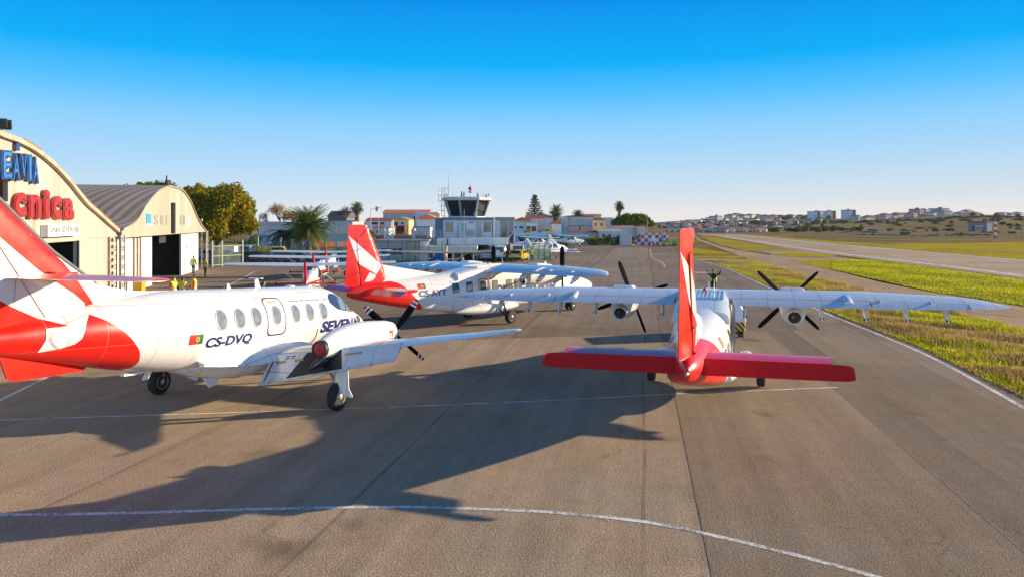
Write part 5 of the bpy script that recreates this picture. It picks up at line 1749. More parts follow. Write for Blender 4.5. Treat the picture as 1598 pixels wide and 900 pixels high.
    prof = smooth_prof(left + [(ap, pts[0][1] + 0.06)] + half, 90)
    zb = face(172, 370)[1]
    def rect(x0, y0, x1, y1): a = face(x0, y1); b = face(x1, y0); return [(a[0], a[1]), (b[0], a[1]), (b[0], b[1]), (a[0], b[1])]
    up = rect(-20, 280, 12.5, 313)
    op = [(-23, 0.05), (face(120.5, 400)[0], 0.05), (face(120.5, 400)[0], 3.98), (-23, 3.98)]
    out = [(prof[0][0] + 0.4, 0), (prof[-1][0] - 1.2, 0), (prof[-1][0] - 1.2, zb), (prof[-1][0], zb)] + prof[::-1] + [(prof[0][0], zb), (prof[0][0] + 0.4, zb)]
    mb = MB(); wall_with_holes(mb, out, [up, op], 0.2, f1); mb.build('gable', PANEL, root)
    mb = MB(); mb.box(f1 @ Vector((-2.5, zb + 0.02, 0.02)), (0.06, 4.6, 0.06), math.atan2(-HD.x, HD.y)); mb.build('drip_rail', TRIM, root)
    mb = MB(); roof_shell(mb, prof, 30, f1, 0.10, 0.0); mb.build('roof', ROOF, root)
    mb = MB(); roof_shell(mb, [(s, z - 0.02) for s, z in prof], 0.02, f1, 0.23, 0.22); mb.build('roof_edge', TRIM, root)
    k = int(len(prof) * 0.80)
    for pf in (prof[k:], prof[52:58]): mb = MB(); roof_shell(mb, [(s, z + 0.20) for s, z in pf], 0.05, f1, 0.05, 0.24); mb.build('rusty_flashing', RUST, root)
    mb = MB()
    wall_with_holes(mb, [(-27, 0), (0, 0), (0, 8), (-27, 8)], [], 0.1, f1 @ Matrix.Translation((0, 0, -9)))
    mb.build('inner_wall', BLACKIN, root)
    mb = MB(); a = op[1][0]; mb.box(f1 @ Vector((a + 0.05, 2.0, 0.03)), (0.1, 0.12, 4.0), math.atan2(-HD.x, HD.y)); mb.build('door_jamb', M('dark_jamb', (0.05, 0.05, 0.06), 0.6), root)
    # perforated column at the corner
    so = face(171.5, 400)[0]
    mb = MB(); wall_with_holes(mb, [(so - 0.45, 0), (so + 0.45, 0), (so + 0.45, zb), (so - 0.45, zb)], [ellipse(so, 0.5 + 0.42 * i, 0.27, 0.14, 14) for i in range(9)], 0.12, f1 @ Matrix.Translation((0, 0, 0.14))); mb.build('perforated_column', M('rust_streaked_column', (0.40, 0.33, 0.25), 0.7, var=0.5, streak=0.7), root)
    mb = MB(); mb.box(f1 @ Vector((so + 0.2, zb / 2, -0.25)), (0.15, 1.6, zb), math.atan2(-HD.x, HD.y)); mb.build('column_backing', BLACKIN, root)
    BLUE = M('glossy_blue_letter', (0.005, 0.035, 0.15), 0.3, var=0.3, coat=0.5); REDL = M('glossy_red_letter', (0.26, 0.008, 0.008), 0.3, var=0.3, coat=0.3)
    BLUEF = M('pale_blue_letter_face', (0.03, 0.17, 0.46), 0.4, var=0.7, scale=4); REDF = M('orange_red_letter_face', (0.36, 0.018, 0.012), 0.4, var=0.45, scale=4)
    fo = f1 @ Matrix.Translation((0, 0, 0.02)); fo2 = f1 @ Matrix.Translation((0, 0, 0.165))
    for ch, xa, xb, ya, yb in (('E', -12, 40, 166, 300), ('A', 36, 77, 178, 308), ('V', 74, 110, 181, 306), ('I', 110, 133, 185, 309), ('A', 132, 167, 196, 322)):
        l = word(ch, xa, xb, ya, yb, BLUE, fo, root, 'letter', 0.14, bold=0.055)
        word(ch, xa + 7, xb - 7, ya + 10, yb - 10, BLUEF, fo2, l, 'letter_face', 0.02, bold=-0.005)
    mb = MB(); a = face(66 / 3, 180 + 167 / 3); mb.prism(rrect(a[0] - 0.19, a[0] + 0.19, a[1], a[1] + 0.36, 0.1), 0.14, fo); mb.build('accent', BLUE, root)
    for ch, xa, xb, ya, yb in (('c', 46, 108, 364, 478), ('n', 116, 178, 374, 486), ('i', 186, 219, 350, 487), ('c', 226, 275, 380, 490), ('a', 279, 333, 390, 492)):
        l = word(ch, xa, xb, ya, yb, REDL, fo, root, 'letter', 0.14, bold=0.06)
        word(ch, xa + 6, xb - 6, ya + 7, yb - 7, REDF, fo2, l, 'letter_face', 0.02, bold=0.01)
    a = rect(188 / 3, 180 + 513 / 3, 342 / 3, 180 + 571 / 3)
    mb = MB(); mb.prism(a, 0.32, f1 @ Matrix.Translation((0, 0, 0.02))); sg = mb.build('sign_box', [M('sign_white', (0.66, 0.66, 0.62), 0.45)], root)
    word('Grupo SEVEN AIR', 195, 338, 520, 558, M('sign_grey_text', (0.16, 0.17, 0.24), 0.5), f1 @ Matrix.Translation((0, 0, 0.345)), sg, depth=0.01)
    mb = MB(); s, z = face(-5, 209)
    mb.tube([f1 @ Vector((s, z, 0.1)), f1 @ Vector((s, z + 0.3, 0.2))], 0.05, 6)
    for q in (-0.18, 0.24): mb.box(f1 @ Vector((s + q, z + 0.42, 0.3)), (0.30, 0.30, 0.34), 0.5, tilt=Matrix.Rotation(0.5, 3, 'X'))
    mb.build('floodlight', DARKM, root)
    # yellow bin by the hangar
    b = empty('rubbish_bin', (-26.3, 50.3, 0)); tag(b, 'yellow wheeled rubbish bin by the white hangar doors', 'bin')
    YB = M('yellow_plastic', (0.62, 0.33, 0.02), 0.5)
    mb = MB(); mb.loft([[(-.24, -.24, .08), (.24, -.24, .08), (.24, .24, .08), (-.24, .24, .08)], [(-.33, -.33, .95), (.33, -.33, .95), (.33, .33, .95), (-.33, .33, .95)]], smooth=False); mb.build('body', YB, b)
    mb = MB(); mb.box((0, 0, 0.99), (.78, .78, .07)); mb.box((-.36, 0, 1.04), (.06, .6, .05)); mb.build('lid', YB, b)
    build_tower(); build_neighbourhood()


def slab(name, mat, parent, x0, x1, y0, y1, Y, d, org, dy=0.0, mi=None):
    """box with its front face at distance Y covering the given photograph rectangle; org = root location"""
    a = at(x0, y1, Y); b = at(x1, y0, Y)
    mb = MB(); mb.box(((a.x + b.x) / 2 - org[0], Y + d / 2 + dy - org[1], (a.z + b.z) / 2 - org[2]), (b.x - a.x, d, b.z - a.z))
    return mb.build(name, mat, parent)


def windowpart(parent, org, x0, x1, y0, y1, Y, frame_mat, pane_mat, proud=0.06, t=0.10, name='window', mull=0):
    a = at(x0, y1, Y); b = at(x1, y0, Y)
    cx, cz, w, h = (a.x + b.x) / 2 - org[0], (a.z + b.z) / 2 - org[2], b.x - a.x, b.z - a.z
    fy = Y - org[1]
    mb = MB()
    for sx in (-1, 1): mb.box((cx + sx * (w / 2 + t / 2), fy - proud / 2, cz), (t, proud, h + 2 * t))
    for sz in (-1, 1): mb.box((cx, fy - proud / 2, cz + sz * (h / 2 + t / 2)), (w, proud, t))
    for k in range(mull): mb.box((cx - w / 2 + w * (k + 1) / (mull + 1), fy - proud / 2, cz), (t * 0.7, proud, h))
    f = mb.build(name, frame_mat, parent)
    mb = MB(); mb.box((cx, fy - proud * 0.15, cz), (w, proud * 0.3, h)); mb.build('pane', pane_mat, f)
    return f


def build_tower():
    Y = 97.0
    c = at(730, 346, Y); org = (c.x, Y, 0)
    root = empty('control_tower', org); tag(root, 'airport control tower with dark slanted cab windows and aerials on its roof', 'control tower')
    PAN = wallm('tower_grey_panel', (0.62, 0.63, 0.65)); BLUEG = M('blue_grey_fascia', (0.10, 0.17, 0.24), 0.5, var=0.15); WHT = wallm('tower_white_render', (0.74, 0.70, 0.64))
    CREAM = wallm('cream_parapet', (0.70, 0.62, 0.50)); STEEL = M('tower_grey_steel', (0.25, 0.30, 0.34), 0.5, metal=0.2)
    zz = lambda y: CAM_H - (y - CY) * Y / FPX
    xx = lambda x: (x - CX) * Y / FPX - org[0]
    # cab
    cx = xx(725.5); cy = 4.2
    def octo(r, z, n=8, a0=R(22.5 + 8)): return [(cx + r * math.cos(a0 + 2 * math.pi * k / n), cy + r * 0.85 * math.sin(a0 + 2 * math.pi * k / n), z) for k in range(n)]
    rb, rt = 2.55, 3.32
    mb = MB(); mb.loft([octo(rb - 0.1, zz(337.5)), octo(rt - 0.1, zz(312.5))], smooth=False); cab = mb.build('cab_window', DKGLASS, root)
    mb = MB()
    for a, b in zip(octo(rb, zz(338)), octo(rt, zz(312.5))): mb.bar(a, b, 0.26, 0.2)
    mb.build('mullion', STEEL, cab)
    mb = MB(); mb.loft([octo(2.0, zz(330)), octo(2.0, zz(326))]); mb.build('blind', M('cab_blind', (0.16, 0.14, 0.12), 0.8), cab)
    mb = MB(); mb.loft([octo(rt + 0.15, zz(312.6)), octo(rt + 0.42, zz(311.8)), octo(rt + 0.42, zz(307.5)), octo(rt + 0.3, zz(306.8))], smooth=False); mb.build('cab_roof', M('cab_roof_grey', (0.50, 0.49, 0.46), 0.7, streak=0.5), root)
    mb = MB(); mb.loft([octo(rb + 0.25, zz(339.5)), octo(rb + 0.25, zz(337.6))], smooth=False); mb.build('cab_sill', WHT, root)
    # equipment on the roof
    def mast(x, y0, y1, r=0.035, name='aerial', dy=0.0, mat=RAILM):
        m = MB(); m.tube([(xx(x), cy + dy, zz(y0)), (xx(x), cy + dy, zz(y1))], [r, r * 0.6], 6); return m.build(name, mat, root)
    mast(695.5, 306, 269, 0.05); mast(702.5, 306, 294); mast(708, 306, 296); mast(741, 306, 297); mast(753, 306, 295); mast(749.5, 306, 297, dy=0.5); mast(720.5, 306, 293); mast(717.3, 306, 297, 0.12, 'equipment_box', -0.5, DARKM); mast(721, 306, 298, 0.16, 'equipment_box', -0.3, M('tan_box', (0.35, 0.26, 0.16), 0.7)); mast(743.6, 306, 300, 0.15, 'equipment_box', -0.5, M('blue_box', (0.03, 0.10, 0.30), 0.5)); mast(757, 306.5, 302, 0.14, 'equipment_box', -0.6, DARKM)
    RBALL = M('red_lamp_glass', (0.55, 0.03, 0.02), 0.25, coat=0.6)
    mb = MB(); mb.tube([(xx(731), cy, zz(306)), (xx(731), cy, zz(287))], 0.06, 8); bs = mb.build('beacon_post', WHT, root)
    mb = MB(); mb.ball((xx(731), cy, zz(292.5)), 0.30); mb.build('beacon', RBALL, bs)
    mb = MB(); mb.ball((xx(731), cy, zz(298)), (0.26, 0.26, 0.15)); mb.build('beacon', RBALL, bs)
    mb = MB(); mb.ball((xx(731), cy, zz(287.2)), 0.09); mb.build('beacon', RBALL, bs)
    for x in (690.5, 694, 761.5):
        mb = MB(); mb.ball((xx(x), cy - 1.5 if x > 700 else cy - 0.5, zz(303)), 0.12); mb.tube([(xx(x), cy - 1.5 if x > 700 else cy - 0.5, zz(307)), (xx(x), cy - 1.5 if x > 700 else cy - 0.5, zz(303))], 0.03, 6); mb.build('obstruction_lamp', RBALL, root)
    # caged ladder
    mb = MB()
    for x in (686.8, 691.5): mb.bar((xx(x), 2.0, zz(371)), (xx(x), 2.0, zz(293)), 0.07)
    for i in range(24): mb.bar((xx(686.8), 2.0, zz(370 - i * 3.2)), (xx(691.5), 2.0, zz(370 - i * 3.2)), 0.035)
    for i in range(6): mb.tube([(xx(686.8), 2.0, zz(345 - i * 8)), (xx(684), 1.5, zz(345 - i * 8)), (xx(689), 1.1, zz(345 - i * 8)), (xx(693), 1.5, zz(345 - i * 8)), (xx(691.5), 2.0, zz(345 - i * 8))], 0.025, 5)
    mb.bar((xx(686.8), 2.0, zz(293)), (xx(698), 2.0, zz(293)), 0.06)
    mb.build('ladder', RAILM, root)
    mb = MB(); mb.tube([(xx(683), 1.5, zz(316)), (xx(683), 1.5, zz(291))], 0.04, 6); mb.bar((xx(683), 1.5, zz(300)), (xx(687), 2.0, zz(300)), 0.04); mb.build('aerial', RAILM, root)
    # control room floor
    slab('wall', PAN, root, 691.5, 768, 344.2, 371.5, Y, 8.5, org)
    slab('fascia', BLUEG, root, 690, 769, 339.5, 344, Y - 0.25, 9.0, org)
    slab('side_block', BLUEG, root, 679, 691, 340, 372, Y + 0.6, 6, org)
    slab('drain_column', WHT, root, 769.3, 773.3, 339, 404, Y - 0.1, 1.2, org)
    slab('stair_block', PAN, root, 774.2, 781, 344.2, 404, Y + 0.3, 7, org)
    slab('stair_glass', M('tower_stair_glass', (0.04, 0.05, 0.045), 0.08, var=0.4, coat=0.6), root, 781.2, 792, 344.2, 404, Y + 0.2, 6.5, org)
    slab('stair_glass', M('tower_stair_glass', (0.04, 0.05, 0.045)), root, 795.2, 801.5, 344.2, 404, Y + 0.2, 6.5, org)
    slab('fascia', M('stair_fascia', (0.16, 0.22, 0.27), 0.4, var=0.2), root, 773.6, 803, 339.2, 344, Y - 0.1, 7.4, org)
    slab('stair_post', STEEL, root, 792.2, 795, 344.2, 404, Y + 0.1, 0.4, org); slab('stair_post', PAN, root, 801.7, 803.4, 344.2, 404, Y + 0.05, 6.8, org)
    mb = MB(); mb.bar((xx(793), -0.3, zz(374)), (xx(802), -0.3, zz(361)), 0.12); mb.bar((xx(793), -0.3, zz(361)), (xx(802), -0.3, zz(361)), 0.09); mb.bar((xx(793), -0.3, zz(380)), (xx(802.5), -0.3, zz(380)), 0.09); mb.build('stair_rail', RAILM, root)
    TEAL = M('teal_glass_door', (0.16, 0.32, 0.28), 0.15, var=0.3, coat=0.5); BROWNG = M('bronze_glass', (0.10, 0.075, 0.04), 0.1, var=0.6, coat=0.6)
    windowpart(root, org, 696.5, 706.5, 348, 361.5, Y, STEEL, BROWNG); windowpart(root, org, 721, 726, 350, 359, Y, STEEL, TEAL); windowpart(root, org, 755.5, 765.5, 348, 362, Y, STEEL, BROWNG)
    windowpart(root, org, 744.5, 750, 347.5, 370.5, Y, STEEL, TEAL, name='door')
    slab('downpipe', STEEL, root, 714, 715.6, 349, 371, Y - 0.12, 0.1, org)
    slab('vent', DARKM, root, 732, 738.5, 347, 348.3, Y - 0.06, 0.05, org)
    mb = MB(); mb.box((xx(734), -0.35, zz(363.5)), (0.75, 0.4, 0.65)); mb.lathe([(0, 0.25), (0.03, 0.24), (0.03, 0.001)], (xx(733.5), -0.55, zz(363.5)), (0, -1, 0), 16); mb.build('air_conditioner', M('aircon_grey', (0.30, 0.33, 0.36), 0.5), root)
    # balcony
    slab('balcony', WHT, root, 682, 792.5, 372, 382.5, Y - 3.2, 3.0, org)
    mb = MB()
    for i in range(13):
        x = 682.5 + i * 9.1; mb.bar((xx(x), -3.0, zz(372)), (xx(x), -3.0, zz(360.5)), 0.05)
    for y in (360.5, 364.5, 368): mb.bar((xx(682.5), -3.0, zz(y)), (xx(791.7), -3.0, zz(y)), 0.045)
    mb.build('railing', RAILM, root)
    slab('downpipe', DARKM, root, 697.4, 699.3, 372.5, 384, Y - 3.3, 0.1, org)
    mast(727, 378, 328, 0.05, 'aerial', -7.6)
    mb = MB(); mb.lathe([(0, 0.02), (0.06, 0.25), (0.14, 0.38)], (xx(745), -2.0, zz(334)), (-0.6, -0.4, 0.5), 16, caps=False); mb.tube([(xx(745), -2.0, zz(339.5)), (xx(745), -2, zz(334))], 0.04, 6); mb.build('dish', WHT, root)
    # ground floor
    slab('wall', WHT, root, 684, 744, 383, 404, Y - 0.2, 5, org); slab('wall', M('yellowish_render', (0.42, 0.36, 0.24), 0.85), root, 744.2, 780, 383, 404, Y + 1.2, 4, org)
    slab('canopy', CREAM, root, 661, 744.5, 384.5, 395.5, Y - 6.2, 6.0, org)
    for x in (664, 677, 693, 706, 720, 738): slab('canopy_post', WHT, root, x, x + 2.2, 395.7, 410, Y - 6.0, 0.25, org)
    windowpart(root, org, 690, 704, 396, 404, Y - 0.2, STEEL, DKGLASS); windowpart(root, org, 724, 738, 396, 404, Y - 0.2, STEEL, DKGLASS)
    slab('kerb_wall', CREAM, root, 778, 803, 402, 406.5, Y - 1.2, 1.0, org)
    slab('ramp_wall', WHT, root, 666, 690, 374, 384.2, Y - 1.5, 3, org)
    # annex with green grey glazing left of the tower
    Y2 = 92.0; c2 = at(622, 346, Y2); o2 = (c2.x, Y2, 0)
    r2 = empty('terminal_annex', o2); tag(r2, 'low flat-roofed annex with grey green glazing left of the tower', 'building')
    GRN = M('grey_green_cladding', (0.30, 0.37, 0.36), 0.5, var=0.2, streak=0.3)
    slab('wall', GRN, r2, 588, 634, 376.5, 414, Y2, 9, o2); slab('wall', WHT, r2, 655.2, 668, 377, 414, Y2 - 0.2, 6, o2)
    slab('roof', CONC, r2, 586, 670, 374.4, 376.4, Y2 - 0.5, 9.5, o2)
    slab('lobby', M('pale_lobby_glass', (0.34, 0.38, 0.28), 0.2, var=0.4, scale=2, coat=0.4), r2, 634.2, 655, 377, 414, Y2 + 0.3, 6, o2)
    for x in (640, 647): slab('glazing_bar', GRN, r2, x, x + 1.2, 377, 414, Y2 + 0.2, 0.15, o2)
    slab('glazing_bar', GRN, r2, 634.2, 655, 386, 387, Y2 + 0.15, 0.15, o2)
    windowpart(r2, o2, 596, 628, 388, 397, Y2, GRN, DKGLASS, mull=3)
    mb = MB(); s = 0.45
    xr = lambda x: (x - CX) * Y2 / FPX - o2[0]; zr = lambda y: CAM_H - (y - CY) * Y2 / FPX
    mb.tube([(xr(640.5), 3, zr(374.6)), (xr(640.5), 3, zr(360))], 0.32, 12); mb.ball((xr(640.5), 3, zr(360)), 0.32); mb.build('flue', M('galvanised_grey', (0.40, 0.38, 0.36)), r2)
    mb = MB()
    for i in range(9): mb.bar((xr(646 + i * 4.6), 4, zr(374.4)), (xr(646 + i * 4.6), 4, zr(362)), 0.05)
    for y in (362, 366, 370): mb.bar((xr(646), 4, zr(y)), (xr(683), 4, zr(y)), 0.04)
    mb.build('railing', RAILM, r2)
    # white lattice stand on the annex roof
    st = empty('equipment_stand', (at(607, 346, Y2 + 3).x, Y2 + 3, at(607, 374.4, Y2 + 3).z)); tag(st, 'white braced steel stand with a white box on the annex roof', 'stand')
    mb = MB(); k = (Y2 + 3) / FPX
    for q in (0.0, 7.5, 15.0): mb.bar((-6 * k, -0.5, q * k), (-6 * k, 0.5, q * k), 0.07); mb.bar((6 * k, -0.5, q * k), (6 * k, 0.5, q * k), 0.07)
    for sx in (-1, 1):
        for sy in (-1, 1): mb.bar((sx * 6 * k, sy * 0.5, 0), (sx * 6 * k, sy * 0.5, 19 * k), 0.12)
    for sy in (-1, 1):
        for q in (0, 7.5):
            mb.bar((-6 * k, sy * 0.5, q * k), (6 * k, sy * 0.5, (q + 7.5) * k), 0.07); mb.bar((6 * k, sy * 0.5, q * k), (-6 * k, sy * 0.5, (q + 7.5) * k), 0.07)
    mb.build('frame', WHT, st)
    mb = MB(); mb.box((-1 * k, 0, 24 * k), (11 * k, 1.0, 9 * k)); mb.build('box', M('light_grey_box', (0.48, 0.50, 0.54), 0.5), st)
    mb = MB(); mb.box((5.8 * k, 0, 25 * k), (1.6 * k, 0.3, 12 * k)); mb.build('post', WHT, st)


def house(name, label, px0, px1, ytop, ybase, Y, d, wallc, roofc=None, roof='hip', rh=4.0, group=None, wins=(), yaw=0.0, over=0.35, cat='house', chim=(), glass=DKGLASS, framec=None, door=None):
    """a house whose front spans photograph columns px0..px1 at distance Y"""
    a = at(px0, ybase, Y); b = at(px1, ytop, Y)
    gz = min(0.0, a.z) if Y < 250 else a.z
    w, h = b.x - a.x, b.z - gz
    org = Vector(((a.x + b.x) / 2, Y, gz))
    root = empty(name, org, yaw); tag(root, label, cat, group)
    mb = MB(); mb.box((0, d / 2, h / 2), (w, d, h)); mb.build('wall', wallc, root)
    k = Y / FPX
    rz = rh * k
    if roof:
        mb = MB(); o = over
        x0, x1, y0, y1 = -w / 2 - o, w / 2 + o, -o, d + o
        if roof == 'hip':
            r = min(w, d) / 2
            pts = [(x0, y0, h), (x1, y0, h), (x1, y1, h), (x0, y1, h)]
            if w >= d: rg = [(x0 + r, (y0 + y1) / 2, h + rz), (x1 - r, (y0 + y1) / 2, h + rz)]; fs = [(0, 1, 5, 4), (2, 3, 4, 5), (1, 2, 5), (3, 0, 4), (3, 2, 1, 0)]
            else: rg = [((x0 + x1) / 2, y0 + r, h + rz), ((x0 + x1) / 2, y1 - r, h + rz)]; fs = [(1, 2, 5, 4), (3, 0, 4, 5), (0, 1, 4), (2, 3, 5), (3, 2, 1, 0)]
            mb.add(pts + rg, fs)
        elif roof == 'gable':       # ridge along x
            mb.add([(x0, y0, h), (x1, y0, h), (x1, y1, h), (x0, y1, h), (x0, (y0 + y1) / 2, h + rz), (x1, (y0 + y1) / 2, h + rz)], [(0, 1, 5, 4), (2, 3, 4, 5), (1, 2, 5), (3, 0, 4), (3, 2, 1, 0)])
        elif roof == 'front':       # gable facing the camera
            mb.add([(x0, y0, h), (x1, y0, h), (x1, y1, h), (x0, y1, h), ((x0 + x1) / 2, y0, h + rz), ((x0 + x1) / 2, y1, h + rz)], [(1, 2, 5, 4), (3, 0, 4, 5), (0, 1, 4), (2, 3, 5), (3, 2, 1, 0)])
        elif roof == 'flat':
            mb.box((0, d / 2, h + rz / 2), (w + 2 * o, d + 2 * o, max(rz, 0.15)))
        rf = mb.build('roof', roofc, root)
        for (cx_, hh) in chim:
            m = MB(); m.box((cx_, d / 2, h + rz * 0.6 + hh / 2), (0.7, 0.7, hh)); m.box((cx_, d / 2, h + rz * 0.6 + hh + 0.06), (0.9, 0.9, 0.12)); m.build('chimney', M('chimney_render', (0.40, 0.33, 0.26), 0.9), rf)
    fm = framec or M('house_window_frame', (0.55, 0.53, 0.50), 0.5)
    for (x0, x1, y0, y1) in wins:
        windowpart(root, (org.x, org.y, org.z), x0, x1, y0, y1, Y, fm, glass, t=0.12)
    if door:
        windowpart(root, (org.x, org.y, org.z), *door, Y, fm, M('brown_door', (0.10, 0.05, 0.03), 0.5), name='door')
    return root


def build_neighbourhood():
    TR = tile_mat('terracotta_tiles', (0.52, 0.17, 0.08)); TR2 = tile_mat('bright_orange_tiles', (0.72, 0.19, 0.05)); TD = tile_mat('dark_red_roof', (0.36, 0.05, 0.045)); TG = tile_mat('grey_roof', (0.12, 0.12, 0.13))
    W = wallm('house_white', (0.74, 0.72, 0.69)); YE = wallm('house_yellow', (0.66, 0.49, 0.21)); GY = wallm('house_grey', (0.52, 0.53, 0.53)); BE = wallm('house_beige', (0.62, 0.53, 0.40)); BL = wallm('house_pale_blue', (0.52, 0.61, 0.74)); PK = wallm('house_pink', (0.62, 0.46, 0.45)); DK = wallm('house_dark', (0.14, 0.13, 0.12))
    # long grey blue shed behind the parking
    o = empty('long_shed', (at(470, 346, 128).x, 128, 0)); org = (o.location.x, 128, 0)
    tag(o, 'long grey blue shed with a beige roof band behind the palm', 'building')
    slab('wall', corrugated('grey_blue_cladding', (0.36, 0.45, 0.49), 0.1, 1.2, 0, bump=0.2), o, 386, 548, 366, 400, 128, 12, org)
    slab('roof_band', corrugated('beige_fascia', (0.62, 0.53, 0.43), 0.1, 0.6, 0, bump=0.2), o, 384, 550, 353, 366, 127.7, 12.6, org)
    slab('roof', corrugated('grey_fascia', (0.46, 0.43, 0.40), 0.1, 0.6, 0, bump=0.2), o, 386, 550, 346.5, 352.8, 129, 10, org)
    a = at(395, 371.5, 127.6); b = at(420, 366.5, 127.6)
    slab('sign_board', M('pale_blue_board', (0.42, 0.48, 0.56), 0.5), o, 386, 428, 366.2, 373, 127.65, 0.1, org)
    text_solid('lettering', 'Aircourt', 3.3, 0.62, 0.03, M('sign_navy_text', (0.02, 0.03, 0.16), 0.5), frame3((a.x - org[0], 127.62 - 128, a.z), (1, 0, 0), (0, 0, 1)), o, shear=0.2, bold=0.02)
    for x in (440, 500, 515): windowpart(o, org, x, x + 8, 385, 392, 128, GY, DKGLASS)
    # painted wall with colours above the shed
    slab_o = empty('mural_wall', (at(533, 346, 150).x, 150, 0)); tag(slab_o, 'low wall painted in many colours behind the long shed', 'wall')
    for i in range(9):
        slab('painted_panel', M('mural_%s' % ('teal', 'rose', 'ochre')[i % 3], ((0.10, 0.25, 0.24), (0.40, 0.18, 0.22), (0.42, 0.30, 0.14))[i % 3], 0.8), slab_o, 515 + i * 4.5, 519.3 + i * 4.5, 344.5, 352, 150, 0.3, (slab_o.location.x, 150, 0))
    house('low_house', 'low white house with an orange tiled roof beside the palm', 470, 560, 385, 398, 108, 8, W, TR2, 'gable', 7, wins=[(478, 482, 389, 393), (500, 504, 389, 393)], over=1.0)
    house('dark_house', 'dark brown house with a steep roof behind bare branches', 512, 541, 339, 380, 175, 9, DK, M('dark_slate', (0.08, 0.08, 0.09), 0.7), 'gable', 10)
    house('row_house', 'long house with a dull red roof left of the white lattice stand', 571, 609, 345, 378, 165, 9, W, TD, 'gable', 5, wins=[(580, 590, 347.5, 350.5), (594, 603, 347.5, 350.5)])
    house('row_house', 'narrow white gable house in front of the dull red roof', 583, 607, 356, 380, 150, 7, W, TD, 'gable', 3.5, wins=[(588, 592, 360, 364)])
    house('terrace_house', 'large house with a long orange roof above the others left of the tower', 598, 668, 333, 378, 200, 10, GY, TR2, 'gable', 6, wins=[(645, 649, 338, 344), (655, 659, 338, 344), (650, 654, 349, 355)], chim=[(-9, 1.2)])
    house('terrace_house', 'yellow house with an ochre roof edge between the red roofs', 612, 638, 343, 375, 160, 8, YE, wallm('ochre_roof', (0.42, 0.32, 0.16)), 'front', 4, wins=[(616, 621, 347, 352), (626, 630, 347, 351)])
    house('terrace_house', 'white rendered block with a pale top behind the tower', 648, 684, 331, 372, 190, 9, BL, None, None, wins=[(655, 661, 337, 342)])
    house('terrace_house', 'pink house showing beside the tower', 668, 686, 334, 372, 178, 8, PK, PK, 'flat', 1)
    house('terrace_house', 'white house with a red hipped roof just left of the tower', 650, 680, 342, 375, 140, 8, W, TR2, 'hip', 8, over=0.5)
    house('garage', 'flat grey lean-to below the red hipped roof', 644, 671, 355, 364, 132, 4, GY, TG, 'flat', 1, cat='building', over=0.1)
    house('shed', 'dark red timber shed in the garden below the yellow house', 618, 631, 353.5, 366, 135, 4, M('dark_red_timber', (0.12, 0.03, 0.03), 0.8), M('dark_red_timber', (0.12, 0.03, 0.03)), 'flat', 0.8, cat='shed', over=0.1)
    wl = empty('brick_wall', (at(620, 346, 118).x, 118, 0)); tag(wl, 'brick garden wall behind the annex roof', 'wall')
    slab('coping', CONC, wl, 586, 668, 366.6, 367.6, 118, 0.4, (wl.location.x, 118, 0)); slab('wall', tile_mat('orange_brick', (0.36, 0.13, 0.06)), wl, 586, 668, 367.8, 380, 118.05, 0.3, (wl.location.x, 118, 0))
    # right of the tower
    house('modern_house', 'pale blue flat-roofed house with dark windows right of the tower', 803, 838, 349, 378, 172, 8, BL, BL, 'flat', 0.8, wins=[(810.5, 817, 353.5, 356.5), (803.5, 806, 353.5, 357)], over=0.1)
    house('modern_house', 'white flat-roofed extension with two dark windows beside the pale blue house', 821, 838.5, 349.8, 378, 171, 8, W, W, 'flat', 0.8, wins=[(822, 828, 353.5, 361), (830, 836.5, 353.5, 361)], over=0.05)
    gw = empty('boundary_wall', (at(840, 346, 158).x, 158, 0)); tag(gw, 'long white panel wall along the back of the apron', 'wall')
    for i in range(7): slab('panel', M('white_blue_panel', (0.58, 0.66, 0.76), 0.6, var=0.1), gw, 803 + i * 10.4, 813.2 + i * 10.4, 361.5 if i > 3 else 363.5, 381, 158, 0.25, (gw.location.x, 158, 0))
    house('bungalow', 'house with an orange tiled roof and yellow gable right of the tower', 802, 828, 344, 372, 195, 9, YE, TR2, 'front', 5, chim=[(1.5, 1.6)])
    house('bungalow', 'house with a dark red roof and pale gable below the conifer', 822, 850, 341, 372, 205, 9, W, TD, 'gable', 5)
    house('bungalow', 'wide house with a grey gabled roof behind the dark red roof', 826, 864, 340, 372, 225, 10, W, tile_mat('grey_blue_roof', (0.20, 0.24, 0.30)), 'front', 8)
    house('bungalow', 'beige house with a terracotta roof behind the tall palm', 848, 874, 340, 372, 235, 10, BE, TR, 'gable', 4, wins=[(851, 854, 343, 347), (858, 861, 343, 347)])
    house('bungalow', 'small white house with a red roof slope next to the grey apartment block', 861, 876, 350, 374, 178, 7, W, TR2, 'front', 6)
    # apartment block
    r = house('apartment_block', 'grey apartment block of two storeys with six shuttered bays', 887, 925, 338.5, 384, 180, 9, BE, M('dark_flat_roof', (0.06, 0.065, 0.08), 0.7), 'flat', 1.6, cat='apartment block', over=0.3,
              wins=[(890.5, 898, 343, 350.5), (902, 910, 343, 350.5), (914, 922, 343, 350.5), (890.5, 896, 355, 361), (914, 921, 355, 361)], glass=M('pale_shutter', (0.42, 0.43, 0.45), 0.6), door=(903.5, 906, 354, 361))
    org = tuple(r.location)
    slab('stair_wing', GY, r, 875, 886.8, 338, 384, 179.4, 9, org)
    slab('floor_band', DK, r, 887, 925, 352, 353, 179.6, 0.4, org)
    for x in (899.5, 911.5, 923.8): slab('pier', GY, r, x, x + 1.2, 340.5, 384, 179.5, 0.5, org)
    for x in (879, 884.5): windowpart(r, org, x - 0.4, x + 0.6, 353, 361, 179.4, GY, DKGLASS, t=0.06)
